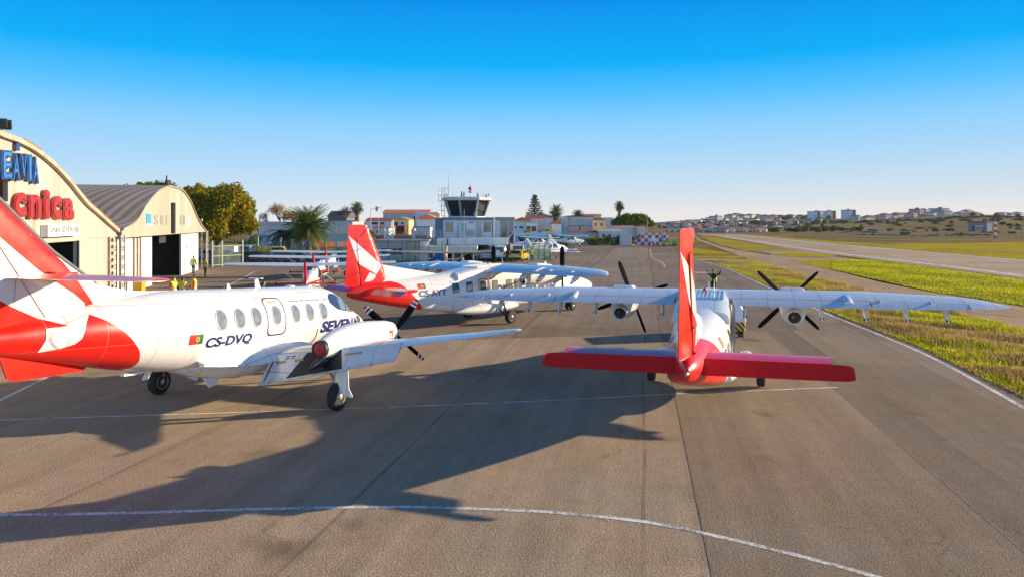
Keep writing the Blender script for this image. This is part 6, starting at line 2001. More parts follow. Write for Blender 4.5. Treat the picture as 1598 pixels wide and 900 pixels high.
    house('villa', 'yellow house with a dark roof right of the grey apartment block', 924, 946, 344, 380, 186, 9, YE, TG, 'hip', 4, wins=[(928, 931, 348, 353), (937, 940, 348, 353)])
    house('villa', 'white upper storey house beside the yellow house', 941, 956, 341, 380, 205, 8, W, TD, 'flat', 1, over=0.2)
    house('villa', 'brown house with a flat terracotta roof behind the apartment block', 908, 938, 337, 376, 235, 9, BE, TR, 'gable', 3)
    house('shed', 'long low shed with a dull red roof below the apartment block', 893, 930, 363, 381, 163, 5, GY, TD, 'gable', 3, cat='shed')
    house('shed', 'grey garden shed with a pale roof right of the dull red roof', 935, 968, 361.5, 381, 160, 6, GY, M('pale_grey_sheet', (0.36, 0.37, 0.36), 0.6), 'gable', 3.5, cat='shed', wins=[(940, 944, 366, 371), (949, 953, 366, 371)])
    house('shed', 'long white low building under the umbrella pine', 962, 990, 356, 381, 176, 7, W, tile_mat('pink_roof', (0.36, 0.22, 0.20)), 'gable', 3.5, cat='shed')
    house('shed', 'plain grey block at the end of the hedge beside the chequered wall', 968, 986, 366, 383.5, 152, 4, GY, CONC, 'flat', 0.7, cat='shed', over=0.05)
    house('bungalow', 'pink house with a round window end behind the chequered wall', 995, 1008, 356, 383, 170, 6, PK, PK, 'flat', 0.6, over=0.05)
    # chequered building
    Y = 150.0; c = at(1017, 346, Y); org = (c.x, Y, 0)
    r = empty('chequered_wall', org); tag(r, 'red and white chequered wall at the end of the apron', 'wall')
    m, nt, b = new_mat('red_white_chequers')
    co = nt.coord('Object'); ck = nt.node('ShaderNodeTexChecker'); ck.inputs['Scale'].default_value = 1.0 / 0.76
    nt.link(nt.mapping(co, (1, 0.001, 1.0), loc=(0.1, 0.35, 0.02)), ck.inputs['Vector']); ck.inputs['Color1'].default_value = rgb(0.46, 0.010, 0.022); ck.inputs['Color2'].default_value = rgb(0.64, 0.63, 0.66)
    n = nt.noise(co, 1.5, 4)
    nt.link(nt.mix(nt.maprange(n, 0.4, 0.8, 0, 0.3), ck.outputs[0], rgb(0.4, 0.33, 0.32)), b.inputs['Base Color'])
    k = Y / FPX
    mb = MB(); mb.prism([(-21 * k, 0.0), (25.5 * k, 0.0), (25.5 * k, 19.2 * k), (-17 * k, 19.2 * k)], 0.4, frame3((0, 0, 0), (1, 0, 0), (0, 0, 1))); mb.build('wall', m, r)
    mb = MB(); mb.prism([(-27 * k, 0.3), (-21.2 * k, 0.0), (-18.2 * k, 14 * k), (-22 * k, 10.5 * k), (-27 * k, 7 * k)], 0.3, frame3((0, 0.1, 0), (1, 0, 0), (0, 0, 1))); mb.build('side_wall', m, r)
    mb = MB(); sh = [(12.5 * k, 15.5 * k), (18.5 * k, 15.5 * k), (18.5 * k, 11 * k), (15.5 * k, 7.8 * k), (12.5 * k, 11 * k)]; mb.prism(rounded(sh, 0.15), 0.05, frame3((0, -0.42, 0), (1, 0, 0), (0, 0, 1))); mb.build('shield_emblem', M('shield_grey', (0.22, 0.21, 0.24), 0.5, var=0.4, scale=6), r)
    kk = empty('booth', (at(1020, 346, 146).x, 146, 0)); tag(kk, 'small white booth with a red base in front of the chequered wall', 'booth'); ko = tuple(kk.location)
    slab('body', STRIPEW, kk, 1016.8, 1023.5, 373, 384, 146, 1.0, ko); slab('base', FLAGR, kk, 1018, 1022.8, 380.5, 383.6, 145.95, 0.1, ko); slab('window', DKGLASS, kk, 1017.5, 1020.5, 377, 379.5, 145.95, 0.1, ko); slab('roof', STRIPEW, kk, 1016.3, 1024, 372.3, 372.9, 145.8, 1.4, ko)
    # cabinets and the far grey hut by the runway
    h = empty('utility_cabinet', (at(1050.5, 346, 150).x, 150, 0)); tag(h, 'pale grey metal cabinet beside the lime green fire truck', 'cabinet'); slab('body', M('cabinet_grey', (0.45, 0.49, 0.52), 0.5), h, 1048.8, 1052.6, 375.3, 383.4, 150, 0.7, tuple(h.location)); slab('plinth', CONC, h, 1048.4, 1053, 383.5, 384, 149.9, 0.9, tuple(h.location))
# ------------------------------------------------------------------ vegetation
def leaves(name, centers, size, mats, parent=None, seed=1, weights=None, flat=0.0):
    """cloud of leaf faces: centers Nx3; one mesh"""
    r = np.random.default_rng(seed)
    C = np.asarray(centers, float); n = len(C)
    a = r.normal(size=(n, 3)); a /= np.linalg.norm(a, axis=1)[:, None]
    if flat: a[:, 2] *= (1 - flat); a /= np.linalg.norm(a, axis=1)[:, None]
    b = r.normal(size=(n, 3)); b -= (b * a).sum(1)[:, None] * a; b /= np.linalg.norm(b, axis=1)[:, None]
    s = size * r.uniform(0.55, 1.45, n)[:, None]
    V = np.stack([C - a * s, C + b * s * 0.5, C + a * s, C - b * s * 0.5], 1)
    me = bpy.data.meshes.new(name)
    me.vertices.add(n * 4); me.vertices.foreach_set('co', V.reshape(-1))
    me.loops.add(n * 4); me.loops.foreach_set('vertex_index', np.arange(n * 4))
    me.polygons.add(n); me.polygons.foreach_set('loop_start', np.arange(n) * 4)
    for m in mats: me.materials.append(m)
    w = weights if weights is not None else np.full((n, len(mats)), 1.0 / len(mats))
    cw = np.cumsum(w, 1); cw /= cw[:, -1:]
    me.polygons.foreach_set('material_index', (r.random(n)[:, None] > cw).sum(1).clip(0, len(mats) - 1).astype(np.int32))
    me.update(calc_edges=True); me.validate()
    o = bpy.data.objects.new(name, me); col.objects.link(o)
    if parent is not None: o.parent = parent
    return o


def lobes(n, rx, ry, rz, zc, r0, r1, seed, up=0.0):
    r = np.random.default_rng(seed); out = []
    for _ in range(n):
        d = r.normal(size=3); d /= np.linalg.norm(d); d[2] = d[2] * 0.9 + up
        q = r.uniform(0.45, 0.95)
        out.append((d[0] * rx * q, d[1] * ry * q, zc + d[2] * rz * q, r.uniform(r0, r1)))
    return out


def crown_points(lb, per, seed, shell=0.55):
    r = np.random.default_rng(seed); P = []; I = []
    for i, (x, y, z, q) in enumerate(lb):
        k = int(per * q * q)
        d = r.normal(size=(k, 3)); d /= np.linalg.norm(d, axis=1)[:, None]
        rad = q * (shell + (1 - shell) * r.random(k)) * (1 + 0.25 * np.sin(d[:, 0] * 5 + i) * np.cos(d[:, 1] * 4 + i))
        P.append(np.c_[x + d[:, 0] * rad, y + d[:, 1] * rad, z + d[:, 2] * rad * 0.8]); I.append(np.full(k, i))
    return np.vstack(P), np.concatenate(I)


BARK = None


def trunk_mesh(root, h, r, limbs, mat, lean=(0, 0), name='trunk'):
    mb = MB()
    pts = [(0, 0, -0.1), (lean[0] * 0.3, lean[1] * 0.3, h * 0.35), (lean[0] * 0.7, lean[1] * 0.7, h * 0.7), (lean[0], lean[1], h)]
    mb.tube(pts, [r * 1.25, r, r * 0.85, r * 0.6], 10)
    for (x, y, z) in limbs:
        b = Vector((lean[0] * 0.8, lean[1] * 0.8, h * random.uniform(0.6, 0.95)))
        e = Vector((x, y, z)); m = b.lerp(e, 0.5) + Vector((random.uniform(-.2, .2), random.uniform(-.2, .2), 0.25))
        mb.tube([b, m, e], [r * 0.5, r * 0.32, r * 0.10], 6)
    return mb.build(name, mat, root)


def tree(name, label, loc, h, crown, mats, nlobe=16, per=170, leaf=0.16, seed=1, trunk_r=0.22, group=None, lr=(0.25, 0.45), sel=None, lean=(0, 0), up=0.0, trunk_h=None, cat='tree'):
    """crown = (rx, ry, rz, zc)"""
    root = empty(name, loc); tag(root, label, cat, group)
    rx, ry, rz, zc = crown
    m = max(rx, rz)
    lb = lobes(nlobe, rx * 0.85, ry * 0.85, rz * 0.85, zc, lr[0] * m, lr[1] * m, seed, up)
    P, I = crown_points(lb, per / (0.35 * m) ** 2 if False else per, seed)
    w = None
    if sel is not None:
        w = np.array([sel(lb[i], len(mats), i) for i in range(len(lb))])[I]
    leaves('crown', P, leaf, mats, root, seed, w)
    b = M('tree_bark', (0.11, 0.08, 0.055), 0.9, var=0.4, scale=6, bump=0.5)
    trunk_mesh(root, trunk_h or zc, trunk_r, [(l[0] * 0.8, l[1] * 0.8, l[2]) for l in lb[:9]], b, lean)
    return root


def frond(mb, base, az, el0, L, droop, n=26, wmax=0.55, mi=0, rng_=None, curl=0.0):
    """pinnate palm frond: arching rachis with drooping leaflets"""
    r = rng_ or random
    pts = []
    p = Vector(base); el = el0
    st = L / n
    for i in range(n + 1):
        pts.append(p.copy())
        d = Vector((math.cos(az) * math.cos(el), math.sin(az) * math.cos(el), math.sin(el)))
        p = p + d * st
        el -= droop / n * (0.5 + 1.2 * i / n)
    side = Vector((-math.sin(az), math.cos(az), 0))
    mb.tube(pts[::4] + [pts[-1]], [0.05, 0.04, 0.035, 0.03, 0.02, 0.015, 0.01, 0.008][:len(pts[::4]) + 1], 4, mi)
    for i in range(3, n + 1):
        t = i / n
        w = wmax * math.sin(math.pi * min(1, 0.12 + 0.88 * t)) ** 0.6 * (1.05 - 0.3 * t) + 0.06
        d = (pts[i] - pts[i - 1]).normalized()
        for sg in (-1, 1):
            tip = pts[i] + side * sg * w * 0.75 + d * w * 0.75 + Vector((0, 0, -w * r.uniform(0.15, 0.55)))
            b0 = pts[i] - d * st * 0.3; b1 = pts[i] + d * st * 0.32
            mid = pts[i].lerp(tip, 0.55) + Vector((0, 0, 0.05))
            mb.add([b0, b1, mid + d * 0.035, tip, mid - d * 0.035], [(0, 1, 2, 4), (4, 2, 3)], mi)


def palm(name, label, loc, h, L, nf, seed, mats, trunk_r=0.3, dead=0, group=None, el=(-0.5, 1.2), wm=0.55, dead_az=None, droop=(1.1, 1.8)):
    rr = random.Random(seed)
    root = empty(name, loc); tag(root, label, 'palm', group)
    mb = MB()
    for i in range(nf):
        az = i * 2.39996 + rr.uniform(-0.2, 0.2)
        e = el[0] + (el[1] - el[0]) * (1 - (i + 0.5) / nf) ** 0.9
        frond(mb, (0.12 * math.cos(az), 0.12 * math.sin(az), h), az, e, L * rr.uniform(0.82, 1.08), rr.uniform(*droop), rng_=rr, wmax=wm, mi=0 if i < nf * 0.87 else 1)
    mb.build('crown', mats[:2], root)
    if dead:
        mb = MB()
        for i in range(dead):
            az = (dead_az if dead_az is not None else rr.uniform(0, 6.28)) + rr.uniform(-0.6, 0.6)
            frond(mb, (0.1 * math.cos(az), 0.1 * math.sin(az), h - 0.15), az, rr.uniform(-0.1, 0.5), L * rr.uniform(0.8, 1.0), rr.uniform(1.2, 1.9), rng_=rr, wmax=wm * 0.9)
        mb.build('dead_fronds', mats[2], root)
    mb = MB()
    prof = []
    k = 18
    for i in range(k + 1):
        z = -0.1 + (h + 0.1) * i / k
        prof.append((z, trunk_r * (1.15 - 0.25 * i / k) * (1.0 + 0.06 * (i % 2)) * (1.5 if i > k - 3 and trunk_r > 0.3 else 1.0)))
    mb.lathe(prof, n=12); mb.build('trunk', M('palm_trunk', (0.16, 0.12, 0.08), 0.95, var=0.45, scale=8, bump=0.6), root)
    return root


def bare_tree(name, label, loc, h, spread, seed, mat, leafm=None, group=None):
    rr = random.Random(seed)
    root = empty(name, loc); tag(root, label, 'tree', group)
    mb = MB(); tips = []
    def grow(p, d, L, r, k):
        e = p + d * L
        m = p.lerp(e, 0.5) + Vector((rr.uniform(-.06, .06), rr.uniform(-.06, .06), 0)) * L
        mb.tube([p, m, e], [r, r * 0.8, r * 0.6], 5 if k > 1 else 3, caps=False)
        if k == 0: tips.append(e); return
        for i in range(rr.choice((3, 3, 4))):
            nd = (d + Vector((rr.uniform(-1, 1) * spread, rr.uniform(-1, 1) * spread, rr.uniform(-0.2, 0.5)))).normalized()
            grow(e, nd, L * rr.uniform(0.58, 0.8), r * 0.6, k - 1)
    grow(Vector((0, 0, -0.1)), Vector((0, 0, 1)), h * 0.3, h * 0.022, 4)
    mb.build('branches', mat, root)
    if leafm is not None:
        T = np.array([t[:] for t in tips]); r = np.random.default_rng(seed)
        P = np.repeat(T, 14, 0) + r.normal(size=(len(T) * 14, 3)) * h * 0.035
        leaves('crown', P, h * 0.014, leafm, root, seed)
    return root


def bush(name, label, loc, r, mats, seed, n=700, leaf=0.12, group=None, parts=True, cat='bush'):
    lb = lobes(9, r[0] * 0.7, r[1] * 0.7, r[2] * 0.5, r[2] * 0.55, min(r) * 0.4, min(r) * 0.62, seed)
    per = n / sum(l[3] ** 2 for l in lb)
    P, I = crown_points(lb, per, seed, 0.4)
    P[:, 2] = np.abs(P[:, 2])
    w = np.random.default_rng(seed).random((len(lb), len(mats)))[I] ** 2
    o = leaves(name, P, leaf, mats, None, seed, w)
    o.location = loc
    tag(o, label, cat, group)
    return o


def build_trees():
    LG = leaf_mat('leaf_dark_green', (0.085, 0.125, 0.014)); LM = leaf_mat('leaf_mid_green', (0.18, 0.21, 0.014), 0.35, 0.35); LO = leaf_mat('leaf_ochre', (0.46, 0.26, 0.014), 0.35, 0.38); LR = leaf_mat('leaf_russet', (0.27, 0.115, 0.014)); LY = leaf_mat('leaf_yellow_green', (0.40, 0.34, 0.014), 0.35, 0.38)
    LC = leaf_mat('leaf_conifer', (0.028, 0.05, 0.028)); LP = leaf_mat('leaf_palm', (0.10, 0.15, 0.02)); LPY = leaf_mat('leaf_palm_yellow', (0.32, 0.18, 0.03)); LDEAD = leaf_mat('leaf_dead', (0.035, 0.024, 0.018), 0.3, 0.1); LDRY = leaf_mat('leaf_dry', (0.30, 0.19, 0.07))
    # big autumn tree by the hangar
    def sel(l, n, i):
        gx = max(0, min(1, (l[2] - 7.6) / 2.2)) * (1 if l[0] < 1.5 else 0.35)
        lo = 1 if l[2] < 4.6 else 0
        return [1.1 * gx + 0.45, 1.2 * gx + 0.6 + 0.3 * lo, 0.42 * (1 - gx), 0.30 * (1 - gx) * (0 if lo else 1), 0.40 + 0.5 * lo]
    p = at(338, 346, 84)
    tree('autumn_tree', 'large round tree turning ochre and russet beside the small hangar', (p.x, 84, 0), 10, (5.6, 5.0, 4.1, 6.2), [LG, LM, LO, LR, LY], 46, 620, 0.17, 5, 0.32, sel=sel, lr=(0.22, 0.36), lean=(0.4, 0.2), up=0.05)
    p = at(200, 346, 90)
    tree('round_tree', 'dark green tree top showing above the small hangar roof', (p.x, 95, 0), 10, (4.6, 4, 3.0, 7.8), [LG, LM], 22, 300, 0.2, 8, 0.3, lr=(0.22, 0.36))
    # shrub behind the fence
    p = at(386, 346, 98)
    bush('shrub', 'rounded dark green shrub behind the parked white van', (p.x, 99, 1.2), (2.4, 2.0, 1.7), [LG, LM], 21, 2600, 0.14)
    # the big palm with dead fronds
    p = at(487, 346, 106)
    palm('date_palm', 'broad date palm with an orange heart and drooping fronds', (p.x, 104, 0), 4.0, 4.4, 120, 3, [LP, LPY, LDEAD], 0.42, 0, el=(-0.7, 1.45), wm=0.85, droop=(0.7, 1.3))
    p = at(452, 346, 106)
    palm('dead_palm', 'withered brown palm drooping beside the date palm', (p.x, 105, 0), 3.4, 4.1, 44, 9, [LDEAD, LDEAD, LDEAD], 0.34, 0, el=(-0.6, 0.5), droop=(1.2, 1.8))
    p = at(557, 346, 190); palm('fan_palm', 'tall slender palm with a shaggy neck behind the mural wall', (p.x, 190, 0), 8.6, 2.1, 40, 4, [LP, LG, LDEAD], 0.62, 14, el=(-1.0, 1.5), wm=0.6, droop=(0.4, 0.8))
    p = at(868, 346, 200); palm('fan_palm', 'stout fan palm standing left of the grey apartment block', (p.x, 200, 0), 7.8, 2.5, 44, 5, [LP, LG, LDEAD], 0.9, 10, el=(-1.1, 1.5), wm=0.7, droop=(0.4, 0.8))
    p = at(901.5, 346, 205); palm('fan_palm', 'fan palm whose head shows just above the grey apartment block', (p.x, 205, 0), 6.8, 2.1, 40, 6, [LP, LG, LDEAD], 0.5, 4, el=(-0.9, 1.5), wm=0.6, droop=(0.4, 0.8))
    p = at(966.5, 346, 210); palm('fan_palm', 'tallest fan palm rising above the umbrella pine', (p.x, 210, 0), 9.6, 1.8, 40, 7, [LP, LG, LDEAD], 0.5, 16, el=(-1.1, 1.5), wm=0.55, droop=(0.4, 0.8))
    p = at(977, 346, 215); bare_tree('young_tree', 'sparse pale young tree behind the umbrella pine', (p.x, 216, 0), 9.0, 0.55, 4, M('twig_brown', (0.10, 0.075, 0.05), 0.9), [LM, LY])
    # conifer
    p = at(834.5, 346, 215)
    root = empty('norfolk_pine', (p.x, 215, 0)); tag(root, 'tiered dark conifer standing above the houses right of the tower', 'tree')
    rr = np.random.default_rng(3); P = []; mb = MB(); H = 13.0
    mb.tube([(0, 0, -0.1), (0, 0, H * 0.6), (0, 0, H)], [0.28, 0.18, 0.03], 8)
    for t in range(15):
        z = 3.4 + (H - 3.7) * t / 14; L = 3.1 * (1 - ((z - 3.4) / (H - 2.6)) ** 1.3) + 0.25
        for k in range(7):
            a = 2 * math.pi * k / 7 + t * 0.5; l = L * rr.uniform(0.8, 1.1)
            e = (l * math.cos(a), l * math.sin(a), z + 0.12 * l + rr.uniform(-.1, .2))
            mb.tube([(0, 0, z - 0.1), e], [0.05, 0.015], 4)
            q = rr.uniform(0.1, 1, 110)
            P.append(np.c_[e[0] * q, e[1] * q, (z - 0.1) + (e[2] - z + 0.1) * q + 0.08] + rr.normal(size=(110, 3)) * np.array([0.13, 0.13, 0.10]))
    leaves('crown', np.vstack(P), 0.13, [LC, LG], root, 2); mb.build('trunk', M('tree_bark', (0.11, 0.08, 0.055)), root)
    # umbrella pine
    p = at(988, 346, 195)
    root = empty('umbrella_pine', (p.x, 195, 0)); tag(root, 'broad flat-topped umbrella pine beside the far sheds', 'tree')
    lb = []
    rr = np.random.default_rng(5)
    for i in range(46):
        a = rr.uniform(0, 2 * math.pi); q = rr.random() ** 0.6
        lb.append((5.0 * q * math.cos(a), 4.4 * q * math.sin(a), 4.6 + 2.0 * (1 - q ** 2) + rr.uniform(-0.4, 0.3), rr.uniform(0.8, 1.4)))
    P, I = crown_points(lb, 430, 6, 0.45)
    P[:, 2] = np.maximum(P[:, 2], 3.2 + rr.random(len(P)) * 0.9)
    leaves('crown', P, 0.2, [LM, LG, leaf_mat('leaf_pine_green', (0.10, 0.16, 0.012))], root, 6)
    trunk_mesh(root, 4.2, 0.35, [(l[0] * 0.8, l[1] * 0.8, l[2] - 0.3) for l in lb[:12]], M('tree_bark', (0.11, 0.08, 0.055)))
    # bare and reddish trees beyond the shed
    TW = M('twig_brown', (0.10, 0.075, 0.05), 0.9)
    for i, (x, hh, lf, lab) in enumerate(((413, 9.0, None, 'leafless pale tree left of the russet tree'), (425, 9.2, None, 'leafless tree with upright twigs next to the russet tree'), (440, 10.5, [LDRY, LR], 'wide tree in dry russet leaf behind the long shed'), (452, 9.4, [LDRY, LO], 'smaller dry-leaved tree right of the russet tree'), (519, 10, None, 'leafless tree left of the dark house'), (530, 11, None, 'tall leafless tree in front of the dark house roof'))):
        p = at(x, 346, 172); bare_tree('winter_tree', lab, (p.x, 168 + 2 * i, 0), hh, 0.62 if lf else 0.4, 30 + i, TW, lf)
    # hedges and bushes along the far side
    HM = [LG, LM]
    for i, (x, y, rx, rz, lab) in enumerate(((812, 383, 4.2, 1.6, 'dark hedge plant at the left end of the white panel wall'), (838, 383, 5.0, 1.7, 'dark spreading bush in front of the white panel wall'), (862, 382, 4.2, 2.3, 'dark bush at the right end of the white panel wall'), (876, 382, 2.5, 1.9, 'bush below the stair wing of the apartment block'), (912, 382, 4.6, 1.5, 'low green hedge in front of the dull red shed roof'), (930, 382, 3.4, 1.6, 'bright green hedge left of the grey garden shed'), (952, 383, 4.2, 1.7, 'green hedge in front of the grey garden shed'), (970, 383.5, 3.4, 1.6, 'dark hedge beside the plain grey block'), (950, 366, 2.2, 2.4, 'tall olive bush behind the grey garden shed'), (980, 372, 2.0, 2.0, 'olive bush over the plain grey block'), (1003, 366, 1.6, 2.0, 'dark round bush by the pink house'), (828, 352, 2.2, 3.4, 'yellow green garden tree behind the white panel wall'), (848, 356, 2.6, 2.8, 'garden bush beside the white extension'), (857, 352, 1.8, 3.6, 'small bright garden tree in front of the beige house'))):
        Y = 155 if y > 375 else 166
        p = at(x, 346, Y); bush('garden_bush', lab, (p.x, Y - (1.5 if y > 375 else 0) + i * 0.1, 0), (rx, 1.6, rz), [LM, LY] if i in (5, 11, 13) else ([LM, LO, LG] if i in (8, 9, 12) else HM), 40 + i, 1100, 0.16)
    for i, (x, rx, rz, lab) in enumerate(((628, 3.0, 1.8, 'green bush behind the braced white stand'), (638, 2.2, 2.4, 'dark bush below the yellow house'), (576, 1.2, 2.8, 'olive shrub behind the red plane tail'), (660, 3.0, 2.0, 'dark hedge below the white house left of the tower'))):
        p = at(x, 346, 126); bush('garden_bush', lab, (p.x, 124 + i, 0.6), (rx, 1.5, rz), [LG, LM], 60 + i, 900, 0.15)
    # plants round the tower foot
    for i, (x, Y, r, lab) in enumerate(((754, 95.5, 1.5, 'leafy green plant under the tower balcony'), (748, 92, 1.3, 'low green plant beside the pale canopy'), (784, 94.6, 1.2, 'yellow green bush at the foot of the tower stairs'), (815, 93, 1.0, 'yellow bush by the green mesh fence'))):
        p = at(x, 346, Y); bush('planted_bush', lab, (p.x, Y, 0), (r, 0.8, r * 1.2), [LM, LY], 80 + i, 900, 0.11)
    p = at(526, 346, 92); bush('clipped_hedge', 'bright lime clipped hedge right of the yellow van', (p.x, 92, 0), (2.2, 1.2, 1.7), [LY, leaf_mat('leaf_lime', (0.30, 0.36, 0.02))], 90, 2600, 0.10)
    p = at(496, 346, 98); bush('agave_plant', 'small spiky plant in front of the orange roofed house', (p.x, 101, 0), (0.9, 0.6, 0.9), [LP, LM], 91, 400, 0.16)
# ------------------------------------------------------------------ light aircraft
BRED = M('bright_red_trim', (0.55, 0.012, 0.02), 0.5, spec=0.1)


def light_plane(label, loc, heading, trim=BRED, group='small high-wing planes on the far apron', body=None, nose_cover=None, big=True, wing_span=5.5, prop_ang=70, low=False):
    body = body or WHITE
    root = empty('light_plane', (loc[0], loc[1], 0), R(90 - heading)); tag(root, label, 'airplane', group)
    st = [(2.45, 1.15, 1.35, 0.10, 1.25, 2, 2), (2.35, 0.95, 1.45, 0.34, 1.2, 2.3, 2.3), (1.5, 0.75, 1.55, 0.50, 1.15, 2.6, 2.6), (0.9, 0.70, 1.75, 0.54, 1.15, 2.8, 2.8), (0.35, 0.68, 2.10, 0.56, 1.2, 3.2, 3), (-0.9, 0.70, 2.12, 0.55, 1.25, 3.0, 3), (-1.8, 0.85, 1.85, 0.42, 1.3, 2.4, 2.4), (-3.5, 1.05, 1.55, 0.22, 1.3, 2, 2), (-5.0, 1.2, 1.42, 0.08, 1.3, 2, 2)]
    F = Fus(st)
    mb = MB(); F.mesh(mb, 36, 28); mb.build('fuselage', body, root)
    mb = MB()
    for s in (1, -1):
        F.decal(mb, [(-1.5, 1.42), (-0.75, 1.42), (-0.75, 1.93), (-1.15, 1.82)], s, step=0.2); F.decal(mb, [(-0.6, 1.40), (0.35, 1.40), (0.1, 1.98), (-0.6, 1.98)], s, step=0.2)
    F.decal_top(mb, [(0.85, 0.4), (0.85, -0.4), (0.42, -0.42), (0.42, 0.42)], step=0.2)
    F.decal_top(mb, [(-1.0, 0.35), (-1.0, -0.35), (-1.55, -0.26), (-1.55, 0.26)], step=0.2)
    mb.build('cabin_glass', GLASSD, root)
    mb = MB()
    for s in (1, -1): F.decal(mb, [(-4.6, 1.26), (2.2, 1.08), (2.2, 1.20), (-4.6, 1.36)], s, step=0.3)
    mb.build('stripe', trim, root)
    dz = -1.32 if low else 0.0
    w = Wing([(0, 0.75, -0.88, 2.16, 2.13, 0.12), (2.6, 0.75, -0.88, 2.22, 2.19, 0.12), (wing_span - 0.1, 0.55, -0.60, 2.30, 2.27, 0.11), (wing_span, 0.4, -0.5, 2.31, 2.29, 0.08)])
    w.st = [(a, b, c_, d_ + dz, e_ + dz, f_) for a, b, c_, d_, e_, f_ in w.st]
    mb = MB()
    for s in (1, -1): w.mesh(mb, 0, wing_span, s, nl=8, nc=8)
    mb.build('wing', body, root)
    t = Wing([(0, -4.05, -5.05, 1.33, 1.31, 0.09), (1.7, -4.25, -5.0, 1.33, 1.31, 0.09)], 0.0)
    mb = MB()
    for s in (1, -1): t.mesh(mb, 0.05, 1.7, s, nl=4, nc=6); mb.box((-4.65, s * -1.7, 1.36), (0.7, 0.04, 0.16))
    mb.build('tailplane', trim, root)
    mb = MB(); plate(mb, [(-3.3, 1.45), (-4.1, 1.62), (-4.85, 2.62), (-5.3, 2.62), (-5.05, 1.25), (-4.4, 1.3)], lambda u, z: 0.05, 0.4); mb.build('fin', trim, root)
    for s in (1, -1):
        if not low: mb = MB(); mb.bar((0.1, s * 0.5, 0.85), (-0.05, s * 2.6, 2.13), 0.12, 0.05); mb.build('wing_strut', body, root)
        mb = MB(); mb.tube([(-0.4, s * 0.4, 0.78), (-0.5, s * 1.15, 0.25)], [0.06, 0.04], 6); mb.build('gear_leg', body, root)
        wheel(root, (-0.5, s * 1.22, 0.22), 0.22, 0.14)
    mb = MB(); mb.tube([(1.6, 0, 0.8), (1.75, 0, 0.2)], 0.05, 6); mb.build('gear_leg', STRUT, root); wheel(root, (1.75, 0, 0.2), 0.2, 0.12, 'nose_wheel')
    propeller(root, (2.46, 0, 1.25), 1.9, 2, prop_ang, spin=(0.14, 0.28), width=0.09)
    if nose_cover:
        mb = MB(); F.decal(mb, [(0.5, 1.4), (0.95, 1.4), (0.95, 1.72), (0.5, 2.0)], 1, off=0.02, step=0.2); F.decal_top(mb, [(1.35, 0.42), (1.35, -0.42), (0.4, -0.5), (0.4, 0.5)], off=0.02, step=0.2); mb.build('windscreen_cover', nose_cover, root)
    return root


def build_small_planes():
    p = at(478, 346, 47.5)
    light_plane('nearest small high-wing plane with a red tailplane seen over the white fuselage', (p.x + 0.4, 47.5), -11, group='small high-wing planes in a row on the left')
    p = at(498, 346, 57); light_plane('second small white plane of the row with a tall red fin', (p.x, 57.5), -9, group='small high-wing planes in a row on the left')
    p = at(514, 346, 66); light_plane('third small plane of the row with its wing just above the others', (p.x, 67), -8, group='small high-wing planes in a row on the left')
    p = at(683, 346, 64); light_plane('small plane facing the camera with a blue windscreen cover and beige wing', (p.x, 66), 182, trim=M('beige_trim', (0.45, 0.36, 0.22), 0.5), body=M('cream_paint', (0.55, 0.47, 0.34), 0.35, coat=0.4), nose_cover=M('blue_cover', (0.02, 0.13, 0.36), 0.8), prop_ang=120)
    p = at(842, 346, 125); light_plane('small white plane with a red and blue cabin beyond the green mesh fence', (p.x, 125), 58, trim=M('blue_trim', (0.03, 0.07, 0.35), 0.4))
    p = at(893, 346, 140); light_plane('small pale plane parked by the hedge at the far edge', (p.x, 140), 66, trim=WHITE)
    p = at(864, 346, 99); light_plane('low-wing white plane with a blue tail standing right of the green fence', (p.x, 99), 52, trim=M('blue_trim', (0.03, 0.07, 0.35)), low=True, wing_span=4.9)
    p = at(862, 346, 107); light_plane('low-wing white plane parked behind the blue tailed one', (p.x, 107), 50, low=True, wing_span=4.9, trim=M('grey_trim', (0.3, 0.3, 0.32), 0.4))


